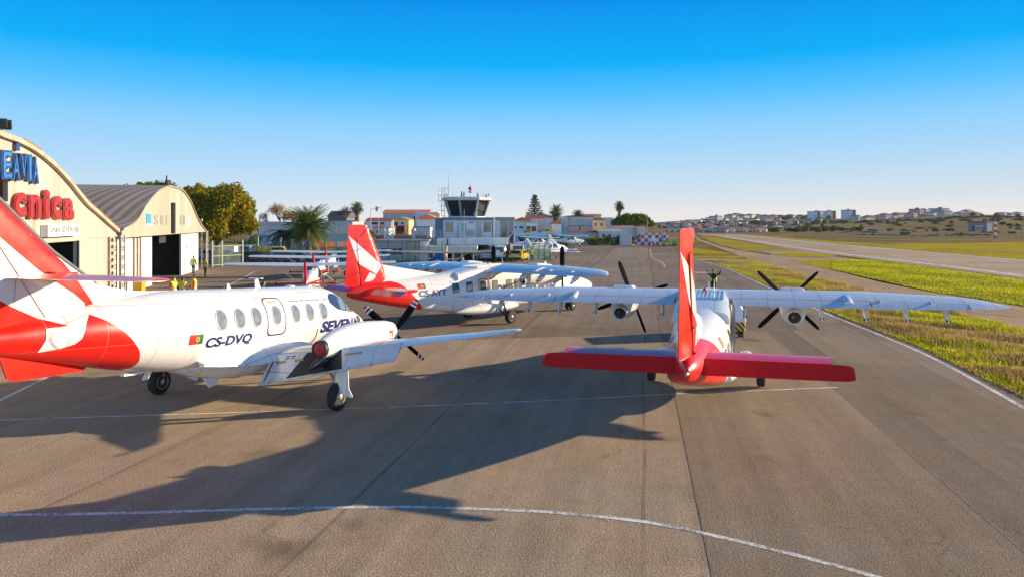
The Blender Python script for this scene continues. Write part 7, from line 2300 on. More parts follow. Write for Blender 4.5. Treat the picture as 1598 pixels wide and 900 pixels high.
# ------------------------------------------------------------------ vehicles
def car(name, label, loc, rz, paint, kind='car', group=None, cat='car'):
    root = empty(name, (loc[0], loc[1], 0), rz); tag(root, label, cat, group)
    if kind == 'van':
        L, Wd, prof = 4.9, 1.85, [(-2.45, 0.35), (-2.45, 1.0), (-2.40, 1.85), (-2.25, 1.97), (1.0, 1.97), (1.25, 1.90), (1.75, 1.20), (2.3, 1.02), (2.45, 0.80), (2.45, 0.35)]
        win = [(-0.2, 1.2), (1.55, 1.2), (1.1, 1.82), (-0.2, 1.82)]; rear = (1.15, 1.8, -2.47)
        front = ((1.72, 1.22), (1.28, 1.86))
    else:
        L, Wd, prof = 4.1, 1.72, [(-2.0, 0.35), (-2.05, 0.75), (-1.95, 0.98), (-1.65, 1.30), (-1.1, 1.46), (0.1, 1.47), (0.55, 1.36), (1.05, 0.98), (1.8, 0.85), (2.02, 0.68), (2.05, 0.35)]
        win = [(-1.55, 1.0), (0.92, 1.0), (0.45, 1.36), (-1.15, 1.38)]; rear = (1.02, 1.34, -1.9)
        front = ((1.02, 1.01), (0.58, 1.36))
    mb = MB(); rings = []
    for y, s in ((-Wd / 2, 0.96), (-Wd / 2 + 0.12, 1.0), (Wd / 2 - 0.12, 1.0), (Wd / 2, 0.96)):
        rings.append([(x * s, y, 0.35 + (z - 0.35) * s) for x, z in prof])
    mb.loft(rings[::-1]); mb.build('body', paint, root)
    for s in (-1, 1):
        mb = MB(); mb.prism(win, 0.015, Matrix(((1, 0, 0, 0), (0, 0, s, s * (Wd / 2 - 0.012)), (0, 1, 0, 0), (0, 0, 0, 1)))); mb.build('side_window', DKGLASS, root)
    mb = MB(); (x0, z0), (x1, z1) = front
    mb.add([(x0 + .02, -.7, z0 + .02), (x0 + .02, .7, z0 + .02), (x1 + .02, .62, z1 + .02), (x1 + .02, -.62, z1 + .02)], [(0, 1, 2, 3)]); mb.build('windscreen', DKGLASS, root)
    mb = MB(); z0, z1, x = rear
    dx = 0.0 if kind == 'van' else 0.28
    mb.add([(x - .03, .62, z0), (x - .03, -.62, z0), (x + dx - 0.0, -.55, z1), (x + dx - 0.0, .55, z1)], [(0, 1, 2, 3)]); mb.build('rear_window', DKGLASS, root)
    for s in (-1, 1):
        mb = MB(); mb.box((-L / 2 - 0.01 + (0.02 if kind == 'van' else -0.0), s * Wd * 0.40, 0.95), (0.05, 0.16, 0.35)); mb.build('tail_light', FLAGR, root)
        mb = MB(); mb.box((L / 2 - 0.04, s * Wd * 0.36, 0.74), (0.10, 0.32, 0.14)); mb.build('headlight', M('lamp_glass', (0.6, 0.6, 0.58), 0.1, coat=0.8), root)
        for x in (-L * 0.30, L * 0.31): wheel(root, (x, s * (Wd / 2 - 0.08), 0.32), 0.32, 0.2)
    for x in (-L / 2, L / 2 - 0.02): mb = MB(); mb.box((x, 0, 0.45), (0.12, Wd * 0.9, 0.18)); mb.build('bumper', DARKM, root)
    return root


def build_vehicles():
    cp = lambda n, c: M('car_paint_' + n, c, 0.25, var=0.04, coat=0.8)
    WHT = cp('white', (0.62, 0.62, 0.62)); NV = cp('navy', (0.02, 0.035, 0.07)); DG = cp('dark_green', (0.015, 0.04, 0.035)); YL = cp('yellow', (0.68, 0.40, 0.01)); SIL = cp('silver', (0.35, 0.37, 0.40)); BK = cp('black', (0.015, 0.016, 0.02)); LIME = cp('lime', (0.26, 0.38, 0.01)); TEAL = cp('teal', (0.02, 0.12, 0.16))
    def put(name, label, x, Y, rz, paint, kind='car', **k):
        p = at(x, 346, Y); return car(name, label, (p.x, Y), R(rz), paint, kind, **k)
    put('parked_van', 'white van with its rear to the apron behind the fence', 386, 94, 100, WHT, 'van', cat='van')
    put('parked_car', 'white hatchback parked in front of the white van', 381, 88, 20, WHT)
    put('parked_car', 'dark green car beside the white hatchback', 391, 86.5, 5, DG)
    put('parked_car', 'navy car left of the yellow van', 406, 86.8, 4, NV)
    put('parked_van', 'yellow van parked among dark cars', 429, 88.5, 8, YL, 'van', cat='van')
    put('parked_car', 'navy estate car right of the yellow van', 447, 86.6, 2, NV)
    put('parked_car', 'black car behind the small planes', 464, 88.8, -5, BK)
    put('parked_car', 'silver car half hidden by the hangar lattice column', 333, 92, 10, SIL)
    put('parked_car', 'teal car below the autumn tree', 362, 95, 5, TEAL)
    put('parked_car', 'black car under the parking sign nearest the hangar', 357, 90, 0, BK)
    put('parked_van', 'white van parked under the tower balcony', 774, 93, 100, WHT, 'van', cat='van')
    put('parked_car', 'silver car under the pale tower canopy', 762, 92, 170, SIL)
    put('parked_car', 'bright yellow car at the corner of the tower stairs', 810, 91.5, 75, YL)
    put('parked_van', 'small white van behind the yellow car', 807, 97, 90, WHT, 'van', cat='van')
    # lime emergency vehicles by the chequered wall
    p = at(1040.5, 346, 146); r = empty('fire_truck', (p.x, 146, 0), R(82)); tag(r, 'low lime green fire service car in front of the chequered wall', 'truck'); r.scale = (0.85, 0.85, 0.8)
    mb = MB(); mb.loft([[(x, y * s, z) for x, z in ((-1.9, 0.4), (-1.9, 0.95), (-1.2, 1.0), (-0.95, 1.5), (0.5, 1.5), (0.85, 1.0), (1.8, 0.85), (1.85, 0.4))] for y, s in ((0.85, 1), (-0.85, 1))], smooth=False); mb.build('body', LIME, r)
    for s in (-1, 1):
        mb = MB(); mb.prism([(-0.95, 1.02), (0.6, 1.02), (0.38, 1.42), (-0.85, 1.42)], 0.02, Matrix(((1, 0, 0, 0), (0, 0, s, s * 0.855), (0, 1, 0, 0), (0, 0, 0, 1)))); mb.build('side_window', DKGLASS, r)
        for x in (-1.2, 1.15): wheel(r, (x, s * 0.78, 0.36), 0.36, 0.22)
    mb = MB(); mb.box((-0.2, 0, 1.56), (0.3, 0.9, 0.12)); mb.build('light_bar', TEAL, r)
    mb = MB(); mb.box((1.6, -0.88, 0.6), (0.4, 0.03, 0.35)); mb.build('red_panel', FLAGR, r)
    p = at(1058, 346, 148); r = empty('fire_truck', (p.x, 148, 0), R(70)); tag(r, 'lime green fire tender with a black hood standing by the grey cabinet', 'truck'); r.scale = (0.8, 0.8, 0.75)
    mb = MB(); mb.loft([[(x, y, z) for x, z in ((-1.5, 0.5), (-1.5, 1.6), (-0.9, 1.7), (-0.5, 1.3), (0.2, 1.25), (0.2, 0.5))] for y in (0.9, -0.9)], smooth=False); mb.build('body', LIME, r)
    mb = MB(); mb.loft([[(x, y, z) for x, z in ((0.22, 0.5), (0.22, 1.5), (0.6, 1.75), (1.5, 1.55), (2.1, 1.0), (2.2, 0.5))] for y in (0.92, -0.92)]); mb.build('cover', BLADE, r)
    for s in (-1, 1):
        for x in (-0.9, 1.4): wheel(r, (x, s * 0.85, 0.42), 0.42, 0.25)
    mb = MB(); mb.box((-1.2, 0, 1.78), (0.3, 0.8, 0.14)); mb.build('light_bar', TEAL, r)
    # ground power unit by the right plane's nose
    gx, gy = gp(1146, 525)
    r = empty('ground_power_unit', (gx - 0.35, gy + 0.6, 0), R(10)); tag(r, 'white ground power cart with a yellow and black striped skirt beside the right plane', 'cart')
    m, nt, b = new_mat('hazard_stripes'); co = nt.coord('Object'); x = nt.xyz(co)
    st = nt.math('GREATER_THAN', nt.math('FRACT', nt.math('MULTIPLY', nt.math('ADD', nt.math('ADD', x[0], x[1]), x[2]), 4.2)), 0.5)
    nt.link(nt.mix(st, rgb(0.012, 0.012, 0.012), rgb(0.68, 0.42, 0.01)), b.inputs['Base Color']); b.inputs['Roughness'].default_value = 0.45
    mb = MB(); mb.loft([[(x, y, z) for x, y in rrect(-0.62, 0.62, -1.0, 1.0, 0.12)] for z in (0.30, 0.68)]); mb.build('skirt', m, r)
    mb = MB(); rr = [[(x * s, y * q, z) for x, y in rrect(-0.64, 0.64, -1.02, 1.02, 0.12)] for z, s, q in ((0.685, 1, 1), (0.98, 1.0, 1.0), (1.3, 0.78, 0.93), (1.6, 0.5, 0.85))]; mb.loft(rr); mb.build('body', WHITE, r)
    mb = MB(); mb.box((0, 0, 0.24), (1.0, 1.7, 0.14)); mb.build('chassis', DARKM, r)
    for sx in (-1, 1):
        for sy in (-0.7, 0.7): 
            w_ = wheel(r, (sx * 0.5, sy, 0.2), 0.2, 0.14); w_.rotation_euler = (0, 0, R(90))
    mb = MB(); mb.bar((0, -1.0, 0.3), (0, -1.9, 0.2), 0.05); mb.build('tow_bar', DARKM, r)


# ------------------------------------------------------------------ people
SKIN = None


def capsule(mb, a, b, ra, rb, n=10):
    a, b = Vector(a), Vector(b)
    d = b - a; L = d.length; d = d.normalized() if L > 1e-6 else Vector((0, 0, 1))
    pts = []; rs = []
    for i in range(5):
        t = math.pi / 2 * i / 4
        pts.append(a - d * ra * math.cos(t)); rs.append(max(0.002, ra * math.sin(t)))
    for i in range(5):
        t = math.pi / 2 * i / 4
        pts.append(b + d * rb * math.sin(t)); rs.append(max(0.002, rb * math.cos(t)))
    mb.tube(pts, rs, n)


def blob(name, caps, mat, parent, voxel=0.022, grow=0.0, extra=None):
    """overlapping tapered limbs fused into one continuous skin"""
    mb = MB()
    for a, b, ra, rb in caps: capsule(mb, a, b, ra + grow, rb + grow)
    if extra: extra(mb)
    o = mb.build(name, mat, parent)
    md = o.modifiers.new('fuse', 'REMESH'); md.mode = 'VOXEL'; md.voxel_size = voxel; md.use_smooth_shade = True
    sm = o.modifiers.new('smooth', 'SMOOTH'); sm.iterations = 3; sm.factor = 0.5
    return o


def person(label, loc, rz, shirt, vest, trousers, hair, arms=((0, 0), (0, 0)), H=1.74, stride=0.0, mask=None, hair_long=False, lean=0.0, group=None, open_vest=False):
    """standing figure; local +x is forward. arms: per side elbow and hand positions"""
    global SKIN
    SKIN = M('skin', (0.36, 0.19, 0.12), 0.55, var=0.08)
    k = H / 1.74
    root = empty('person', (loc[0], loc[1], 0), rz); tag(root, label, 'person', group)
    V = lambda x, y, z: Vector((x * k + lean * max(0, z - 0.9), y * k, z * k))
    hip = [V(0, s * 0.09, 0.92) for s in (-1, 1)]
    knee = [V(0.03 + s * stride * 0.5, s * 0.10, 0.50) for s in (-1, 1)]
    ank = [V(-0.02 + s * stride - (0.05 if s * stride < 0 else 0), s * 0.105, 0.09 + (0.04 if s * stride < 0 else 0)) for s in (-1, 1)]
    toe = [a + V(0.15, 0.02 * s, -0.045) * 1.0 - Vector((lean * 0, 0, 0)) for a, s in zip(ank, (-1, 1))]
    sh = [V(-0.01, s * 0.18, 1.42) for s in (-1, 1)]
    legs = []
    for i in range(2):
        legs += [(hip[i], knee[i], 0.085 * k, 0.058 * k), (knee[i], ank[i], 0.058 * k, 0.042 * k)]
    tor = [(V(0, -0.05, 0.95), V(0, 0.05, 0.95), 0.115 * k, 0.115 * k), (V(0, 0, 0.98), V(0, 0, 1.25), 0.115 * k, 0.125 * k), (V(0, -0.10, 1.30), V(0, 0.10, 1.30), 0.115 * k, 0.115 * k), (V(-0.01, -0.13, 1.40), V(-0.01, 0.13, 1.40), 0.075 * k, 0.075 * k)]
    hd = V(0.02, 0, 1.625)
    neck = [(V(0, 0, 1.42), hd - Vector((0.01, 0, 0.06)), 0.055 * k, 0.052 * k)]
    head = [(hd + Vector((0, 0, 0.02)), hd + Vector((-0.015, 0, 0.03)), 0.092 * k, 0.088 * k), (hd + Vector((0.03, 0, -0.055)), hd + Vector((0.02, 0, -0.02)), 0.058 * k, 0.07 * k), (hd + Vector((0.10, 0, -0.012)), hd + Vector((0.085, 0, 0.02)), 0.014, 0.011)]
    head += [(hd + Vector((0.0, s * 0.088, -0.01)), hd + Vector((-0.005, s * 0.09, 0.02)), 0.012, 0.014) for s in (-1, 1)]
    al = []; hands = []
    for i, s in enumerate((-1, 1)):
        e = V(*arms[i][0]) if arms[i][0] else V(-0.03, s * 0.26, 1.13)
        w = V(*arms[i][1]) if arms[i][1] else V(0.06, s * 0.27, 0.90)
        al += [(sh[i], e, 0.052 * k, 0.042 * k), (e, w, 0.042 * k, 0.030 * k)]
        d = (w - e).normalized()
        hands += [(w, w + d * 0.075, 0.03 * k, 0.034 * k)]
        side = d.cross(Vector((1, 0, 0))); side = side.normalized() if side.length > 0.1 else Vector((0, 1, 0))
        for q, L in ((-0.027, 0.065), (-0.009, 0.08), (0.009, 0.075), (0.027, 0.055)):
            b0 = w + d * 0.085 + side * q; hands.append((b0, b0 + d * L + Vector((0.012, 0, 0)), 0.0095, 0.008))
        hands.append((w + d * 0.03 + side * 0.03, w + d * 0.075 + side * 0.062, 0.011, 0.009))
    feet = [(a, t, 0.045 * k, 0.035 * k) for a, t in zip(ank, toe)]
    body = legs + tor + neck + head + al + hands + feet
    blob('body', body, SKIN, root, 0.014)
    blob('trousers', legs + [tor[0]], trousers, root, 0.022, 0.014)
    blob('shoe', [feet[0]], BLADE, root, 0.018, 0.012); blob('shoe', [feet[1]], BLADE, root, 0.018, 0.012)
    blob('shirt', tor + al, shirt, root, 0.020, 0.013)
    if vest is not None:
        vt = [(V(-0.03, s * 0.115, 0.97), V(-0.02, s * 0.125, 1.38), 0.075, 0.07) for s in (-1, 1)] + [(V(-0.06, 0, 0.97), V(-0.06, 0, 1.36), 0.07, 0.07)] if open_vest else list(tor)
        v = blob('vest', vt + [(sh[i] - V(0, (-1, 1)[i] * 0.02, 0.0) + V(0, 0, 0), sh[i] - V(0, (-1, 1)[i] * 0.05, 0.10), 0.055, 0.06) for i in range(2)], vest, root, 0.022, 0.032)
        mb = MB()
        for z in (() if open_vest else (1.05, 1.17)):
            mb.lathe([(-0.025, 0.164 * k), (0.025, 0.164 * k)], tuple(V(0, 0, z)), (0, 0, 1), 20, caps=False)
        for i, q in enumerate(mb.v): mb.v[i] = (q[0], q[1] * 1.26, q[2])
        if not open_vest: mb.build('reflective_band', M('silver_reflective', (0.55, 0.56, 0.52), 0.3), v)
    def hx(m):
        pass
    hc = [(hd + Vector((-0.02, 0, 0.045)), hd + Vector((-0.03, 0, 0.035)), 0.094 * k, 0.090 * k), (hd + Vector((-0.05, 0, -0.01)), hd + Vector((-0.05, 0, 0.02)), 0.07 * k, 0.075 * k)]
    if hair_long: hc += [(hd + Vector((-0.07, 0, 0.0)), hd + Vector((-0.09, 0, -0.24)), 0.07 * k, 0.05 * k)]
    blob('hair', hc, hair, root, 0.018)
    if mask is not None:
        blob('face_mask', [(hd + Vector((0.05, -0.03, -0.045)), hd + Vector((0.05, 0.03, -0.045)), 0.05 * k, 0.05 * k), (hd + Vector((0.075, 0, -0.03)), hd + Vector((0.07, 0, -0.06)), 0.035, 0.035)], mask, root, 0.014)
    mb = MB()
    for s in (-1, 1): mb.ball(tuple(hd + Vector((0.083 * k, s * 0.033, 0.012))), 0.011, 8, 6)
    mb.build('eyes', M('dark_eye', (0.02, 0.015, 0.012), 0.2), root)
    return root


def build_people():
    YV = M('yellow_hi_vis', (0.62, 0.66, 0.02), 0.6, var=0.08); GV = M('green_hi_vis', (0.30, 0.62, 0.03), 0.6, var=0.08)
    REDS = M('red_sweater', (0.45, 0.015, 0.03), 0.8, var=0.15); NAV = M('navy_cloth', (0.02, 0.025, 0.05), 0.85, var=0.2); BLK = M('black_cloth', (0.012, 0.012, 0.014), 0.85, var=0.2); JEAN = M('blue_denim', (0.05, 0.08, 0.16), 0.9, var=0.2)
    HB = M('dark_hair', (0.02, 0.014, 0.01), 0.6, var=0.3); HBR = M('brown_hair', (0.07, 0.035, 0.015), 0.6, var=0.3); MSK = M('white_face_mask', (0.6, 0.62, 0.64), 0.8); MSB = M('blue_face_mask', (0.14, 0.36, 0.50), 0.8)
    up = ((0.10, -0.36, 1.42), (0.16, -0.42, 1.66)), ((0.10, 0.36, 1.42), (0.16, 0.42, 1.66))
    def put(label, x, Y, face, *a, **k):
        p = at(x, 346, Y); return person(label, (p.x, Y), R(face), *a, **k)
    dn = ((None, None), (None, None))
    put('marshaller in black with a yellow vest and blue mask holding both hands up', 1113.5, 48.5, -95, BLK, YV, BLK, HB, arms=(up[0], up[1]), mask=MSB, H=1.80, open_vest=True)
    put('person in a red top, yellow vest and white face mask, leftmost of the three', 271, 42.6, -20, REDS, YV, NAV, HB, arms=dn, mask=MSK)
    put('person in a red top and yellow vest seen from behind, middle of the three', 285, 42.2, 95, REDS, YV, NAV, HB, arms=(((-0.05, -0.30, 1.15), (0.12, -0.20, 0.98)), ((-0.05, 0.30, 1.15), (0.12, 0.20, 0.98))))
    put('person in a red top and yellow vest turned towards the others, rightmost of the three', 303, 43.6, 195, REDS, YV, NAV, HBR, arms=(((0.12, -0.27, 1.16), (0.32, -0.18, 1.05)), (None, None)), H=1.80)
    put('person in dark sleeves, green vest and jeans walking by the hangar door', 301.8, 68.5, 92, NAV, GV, JEAN, HB, arms=dn, stride=0.10)
    put('long-haired person in a bright vest and black trousers by the lattice column', 320.2, 65.5, 60, BLK, YV, BLK, HBR, arms=((None, None), ((0.02, 0.30, 1.25), (0.16, 0.14, 1.48))), hair_long=True, H=1.68, stride=0.05)
    put('person in a bright vest and jeans standing in front of the green mesh fence', 830, 90.5, 90, NAV, YV, JEAN, HB, arms=dn)
    put('dark-haired person just showing over the white fuselage', 411, 39.5, 20, M('teal_top', (0.03, 0.14, 0.16), 0.8), None, NAV, HB, arms=dn, H=1.74)


# ------------------------------------------------------------------ fences, posts, signs
def mesh_fence(name, label, p0, p1, h, npost, mat, postmat, wire=0.02, step=0.07, group=None):
    p0 = Vector((p0[0], p0[1], 0)); p1 = Vector((p1[0], p1[1], 0))
    d = (p1 - p0); L = d.length; ang = math.atan2(d.y, d.x)
    root = empty(name, p0, ang); tag(root, label, 'fence', group)
    for i in range(npost):
        x = L * i / (npost - 1)
        mb = MB(); mb.box((x, 0, h / 2 + 0.05), (0.09, 0.09, h + 0.1)); mb.build('post', postmat, root)
    for i in range(npost - 1):
        x0 = L * i / (npost - 1) + 0.06; x1 = L * (i + 1) / (npost - 1) - 0.06
        mb = MB(); n = max(2, int((x1 - x0) / step))
        for k in range(n + 1): mb.box((x0 + (x1 - x0) * k / n, 0, h / 2), (wire, 0.008, h - 0.1))
        for z in np.arange(0.1, h, 0.4): mb.box(((x0 + x1) / 2, 0.012, z), (x1 - x0, 0.012, wire))
        mb.build('panel', mat, root)
    return root


def build_fences():
    GP_ = M('green_fence_post', (0.03, 0.12, 0.085), 0.5, var=0.15); GW = M('green_fence_wire', (0.06, 0.20, 0.14), 0.5, var=0.2); GAL = M('galvanised_wire', (0.35, 0.36, 0.36), 0.5, metal=0.5)
    q = lambda x, Y: (at(x, 346, Y).x, Y)
    mesh_fence('mesh_fence', 'green mesh fence panels right of the tower', q(815, 93.5), q(858.5, 96), 2.0, 6, GW, GP_, 0.04, 0.075)
    mesh_fence('mesh_fence', 'tall green mesh fence along the parking behind the small planes', q(366, 86), q(560, 86), 2.9, 12, GW, GP_, 0.010, 0.15)
    mesh_fence('mesh_fence', 'wire fence along the front of the tower annex', q(586, 89.5), q(690, 89.5), 2.6, 6, GAL, GP_, 0.008, 0.2)
    mesh_fence('mesh_fence', 'long wire fence at the foot of the dry hillside', q(1290, 212), q(1640, 205), 2.4, 40, GAL, M('concrete_post', (0.30, 0.28, 0.25), 0.9), 0.012, 0.35)
    # gate beside the hangar
    a = q(331, 79); r = empty('metal_gate', (a[0], 79, 0), R(62)); tag(r, 'pale green metal gate with a white notice next to the hangar', 'gate')
    PG = M('pale_green_gate', (0.24, 0.30, 0.23), 0.6, var=0.2)
    for x in (0, 1.3, 4.2): mb = MB(); mb.box((x, 0, 1.45), (0.16, 0.16, 2.9)); mb.build('post', PG, r)
    mb = MB()
    for x0, x1 in ((0.1, 1.2), (1.4, 4.1)):
        for z in (0.2, 1.2, 2.3): mb.box(((x0 + x1) / 2, 0, z), (x1 - x0, 0.06, 0.08))
        for k in range(int((x1 - x0) / 0.13)): mb.box((x0 + 0.13 * k, 0, 1.25), (0.025, 0.02, 2.1))
    mb.build('bars', PG, r)
    mb = MB(); mb.box((3.2, -0.08, 1.9), (0.55, 0.03, 0.65)); mb.build('notice', STRIPEW, r)
    # parking signs
    for x, Y, lab, hh in ((344.5, 84.5, 'blue parking sign nearest the hangar gate', 3.0), (422, 90.5, 'blue parking sign above the yellow van', 2.6), (474.5, 92, 'blue parking sign in front of the date palm', 2.5)):
        p = at(x, 346, Y); r = empty('parking_sign', (p.x, Y, 0), R(4)); tag(r, lab, 'sign', 'parking signs')
        mb = MB(); mb.tube([(0, 0, 0), (0, 0, hh)], 0.06 if x > 400 else 0.11, 8); mb.build('post', M('pale_post', (0.38, 0.34, 0.27), 0.6), r)
        mb = MB(); mb.box((0, -0.09, hh - 0.3), (0.62, 0.03, 0.75)); bd = mb.build('board', M('sign_blue', (0.01, 0.07, 0.36), 0.4), r)
        text_solid('lettering', 'P', 0.26, 0.42, 0.01, STRIPEW, frame3((-0.12, -0.107, hh - 0.5), (1, 0, 0), (0, 0, 1)), bd, bold=0.03)
    p = at(526, 346, 93); r = empty('road_sign', (p.x, 93.5, 0)); tag(r, 'small white and red notice board on posts by the orange roof', 'sign')
    mb = MB(); mb.tube([(0.25, 0, 0), (0.25, 0, 2.4)], 0.04, 6); mb.tube([(-0.25, 0, 0), (-0.25, 0, 2.4)], 0.04, 6); mb.build('post', GAL, r); mb = MB(); mb.box((0, -0.06, 2.1), (0.75, 0.03, 0.5)); mb.build('board', STRIPEW, r)
    # lamp posts and masts
    def lamp(label, x, Y, top, arm=0.0, name='street_lamp', r0=0.07):
        p = at(x, 346, Y); z = CAM_H - (top - CY) * Y / FPX
        r = empty(name, (p.x, Y, 0)); tag(r, label, 'lamp post' if arm or name == 'street_lamp' else 'mast')
        mb = MB(); mb.tube([(0, 0, 0), (0, 0, z)], [r0 * 1.3, r0 * 0.7], 8)
        if arm: mb.tube([(0, 0, z - 0.1), (arm, 0, z + 0.15)], 0.05, 6)
        mb.build('post', RAILM, r)
        mb = MB(); mb.box((arm, 0, z + 0.12), (0.7 if arm else 0.2, 0.25, 0.12)); mb.build('lamp_head', RAILM, r)
    lamp('grey lamp post with a long arm behind the red plane tail', 578.5, 130, 326, 1.5)
    lamp('thin grey lamp post on the car park left of the palm', 403, 96, 371)
    lamp('thin grey lamp post in front of the long shed', 438.5, 97, 374)
    lamp('thin pale post beside the dead palm', 457, 95, 376)
    lamp('tall thin mast beside the umbrella pine', 1010.5, 152, 345, 0, 'radio_mast', 0.05)
    lamp('tall thin post by the chequered wall', 1032, 155, 348, 0, 'radio_mast', 0.04)
    lamp('yellow pole in the gardens left of the tower', 590.5, 125, 342, 0, 'radio_mast', 0.06)
    # red and white mast by the runway
    Y = 205; p = at(1553.5, 346, Y); r = empty('radio_mast', (p.x, Y, 0)); tag(r, 'red and white banded mast standing beyond the runway', 'mast')
    k = Y / FPX
    for i in range(7):
        mb = MB(); mb.box((0, 0, 1.5 * k + 4.3 * k * (i + 0.5)), (2.6 * k, 0.4, 4.25 * k)); mb.build('band', [FLAGR, STRIPEW][i % 2], r)
    mb = MB(); mb.box((0, 0, 0.1), (0.8, 0.8, 0.4)); mb.build('base', CONC, r)
# ------------------------------------------------------------------ far hillside town
def facade_mat(name, wall, win=(0.10, 0.11, 0.13), sx=3.0, sz=3.0):
    """rendered wall with rows of windows, seen from far off"""
    if name in _MC: return _MC[name]
    m, nt, b = new_mat(name)
    co = nt.coord('Object'); x = nt.xyz(co)
    h = nt.math('ADD', x[0], x[1])
    fx = nt.math('ABSOLUTE', nt.math('SUBTRACT', nt.math('FRACT', nt.math('DIVIDE', h, sx)), 0.5))
    fz = nt.math('ABSOLUTE', nt.math('SUBTRACT', nt.math('FRACT', nt.math('DIVIDE', x[2], sz)), 0.55))
    w = nt.math('MULTIPLY', nt.math('LESS_THAN', fx, 0.26), nt.math('LESS_THAN', fz, 0.24))
    n = nt.noise(co, 0.15, 4)
    c = nt.mix(nt.maprange(n, 0.35, 0.65), rgb(*[v * 0.88 for v in wall]), rgb(*[min(1, v * 1.08) for v in wall]))
    nt.link(nt.mix(w, c, rgb(*win)), b.inputs['Base Color']); b.inputs['Roughness'].default_value = 0.75
    _MC[name] = m
    return m


TOWN_W = [('town_white', (0.72, 0.69, 0.66)), ('town_cream', (0.68, 0.57, 0.40)), ('town_pink', (0.62, 0.38, 0.34)), ('town_grey', (0.52, 0.52, 0.53)), ('town_blue', (0.50, 0.58, 0.66)), ('town_sand', (0.60, 0.48, 0.31))]


def town_block(label, x0, x1, ytop, Y, d, wall, roof, pitched, group, cat='building', name='town_building', extra=None, yaw=0.4):
    k = Y / FPX
    xc = (x0 + x1) / 2
    p = at(xc, 346, Y)
    gz = terrain_z(p.x, Y) - 1.5
    w = (x1 - x0) * k * (1 - 0.22 * min(1, abs(yaw) * 1.6))
    zt = CAM_H - (ytop - CY) * k
    h = max(2.5, zt - gz)
    mb = MB(); mb.box((0, d / 2, h / 2), (w, d, h), mi=0)
    if pitched:
        rh = min(2.4, w * 0.2); o = 0.4
        mb.add([(-w / 2 - o, -o, h), (w / 2 + o, -o, h), (w / 2 + o, d + o, h), (-w / 2 - o, d + o, h), (-w / 2 + w * .15, d / 2, h + rh), (w / 2 - w * .15, d / 2, h + rh)], [(0, 1, 5, 4), (2, 3, 4, 5), (1, 2, 5), (3, 0, 4), (3, 2, 1, 0)], 1)
    else:
        mb.box((0, d / 2, h + 0.3), (w + 0.4, d + 0.4, 0.6), mi=1)
        if h > 8: mb.box((w * 0.2, d / 2, h + 1.3), (min(4, w * .25), min(4, d * .3), 1.6), mi=0)
    if extra: extra(mb, w, d, h)
    o = mb.build(name, [wall, roof], None, (p.x, Y, gz), yaw)
    tag(o, label, cat, group)
    return o


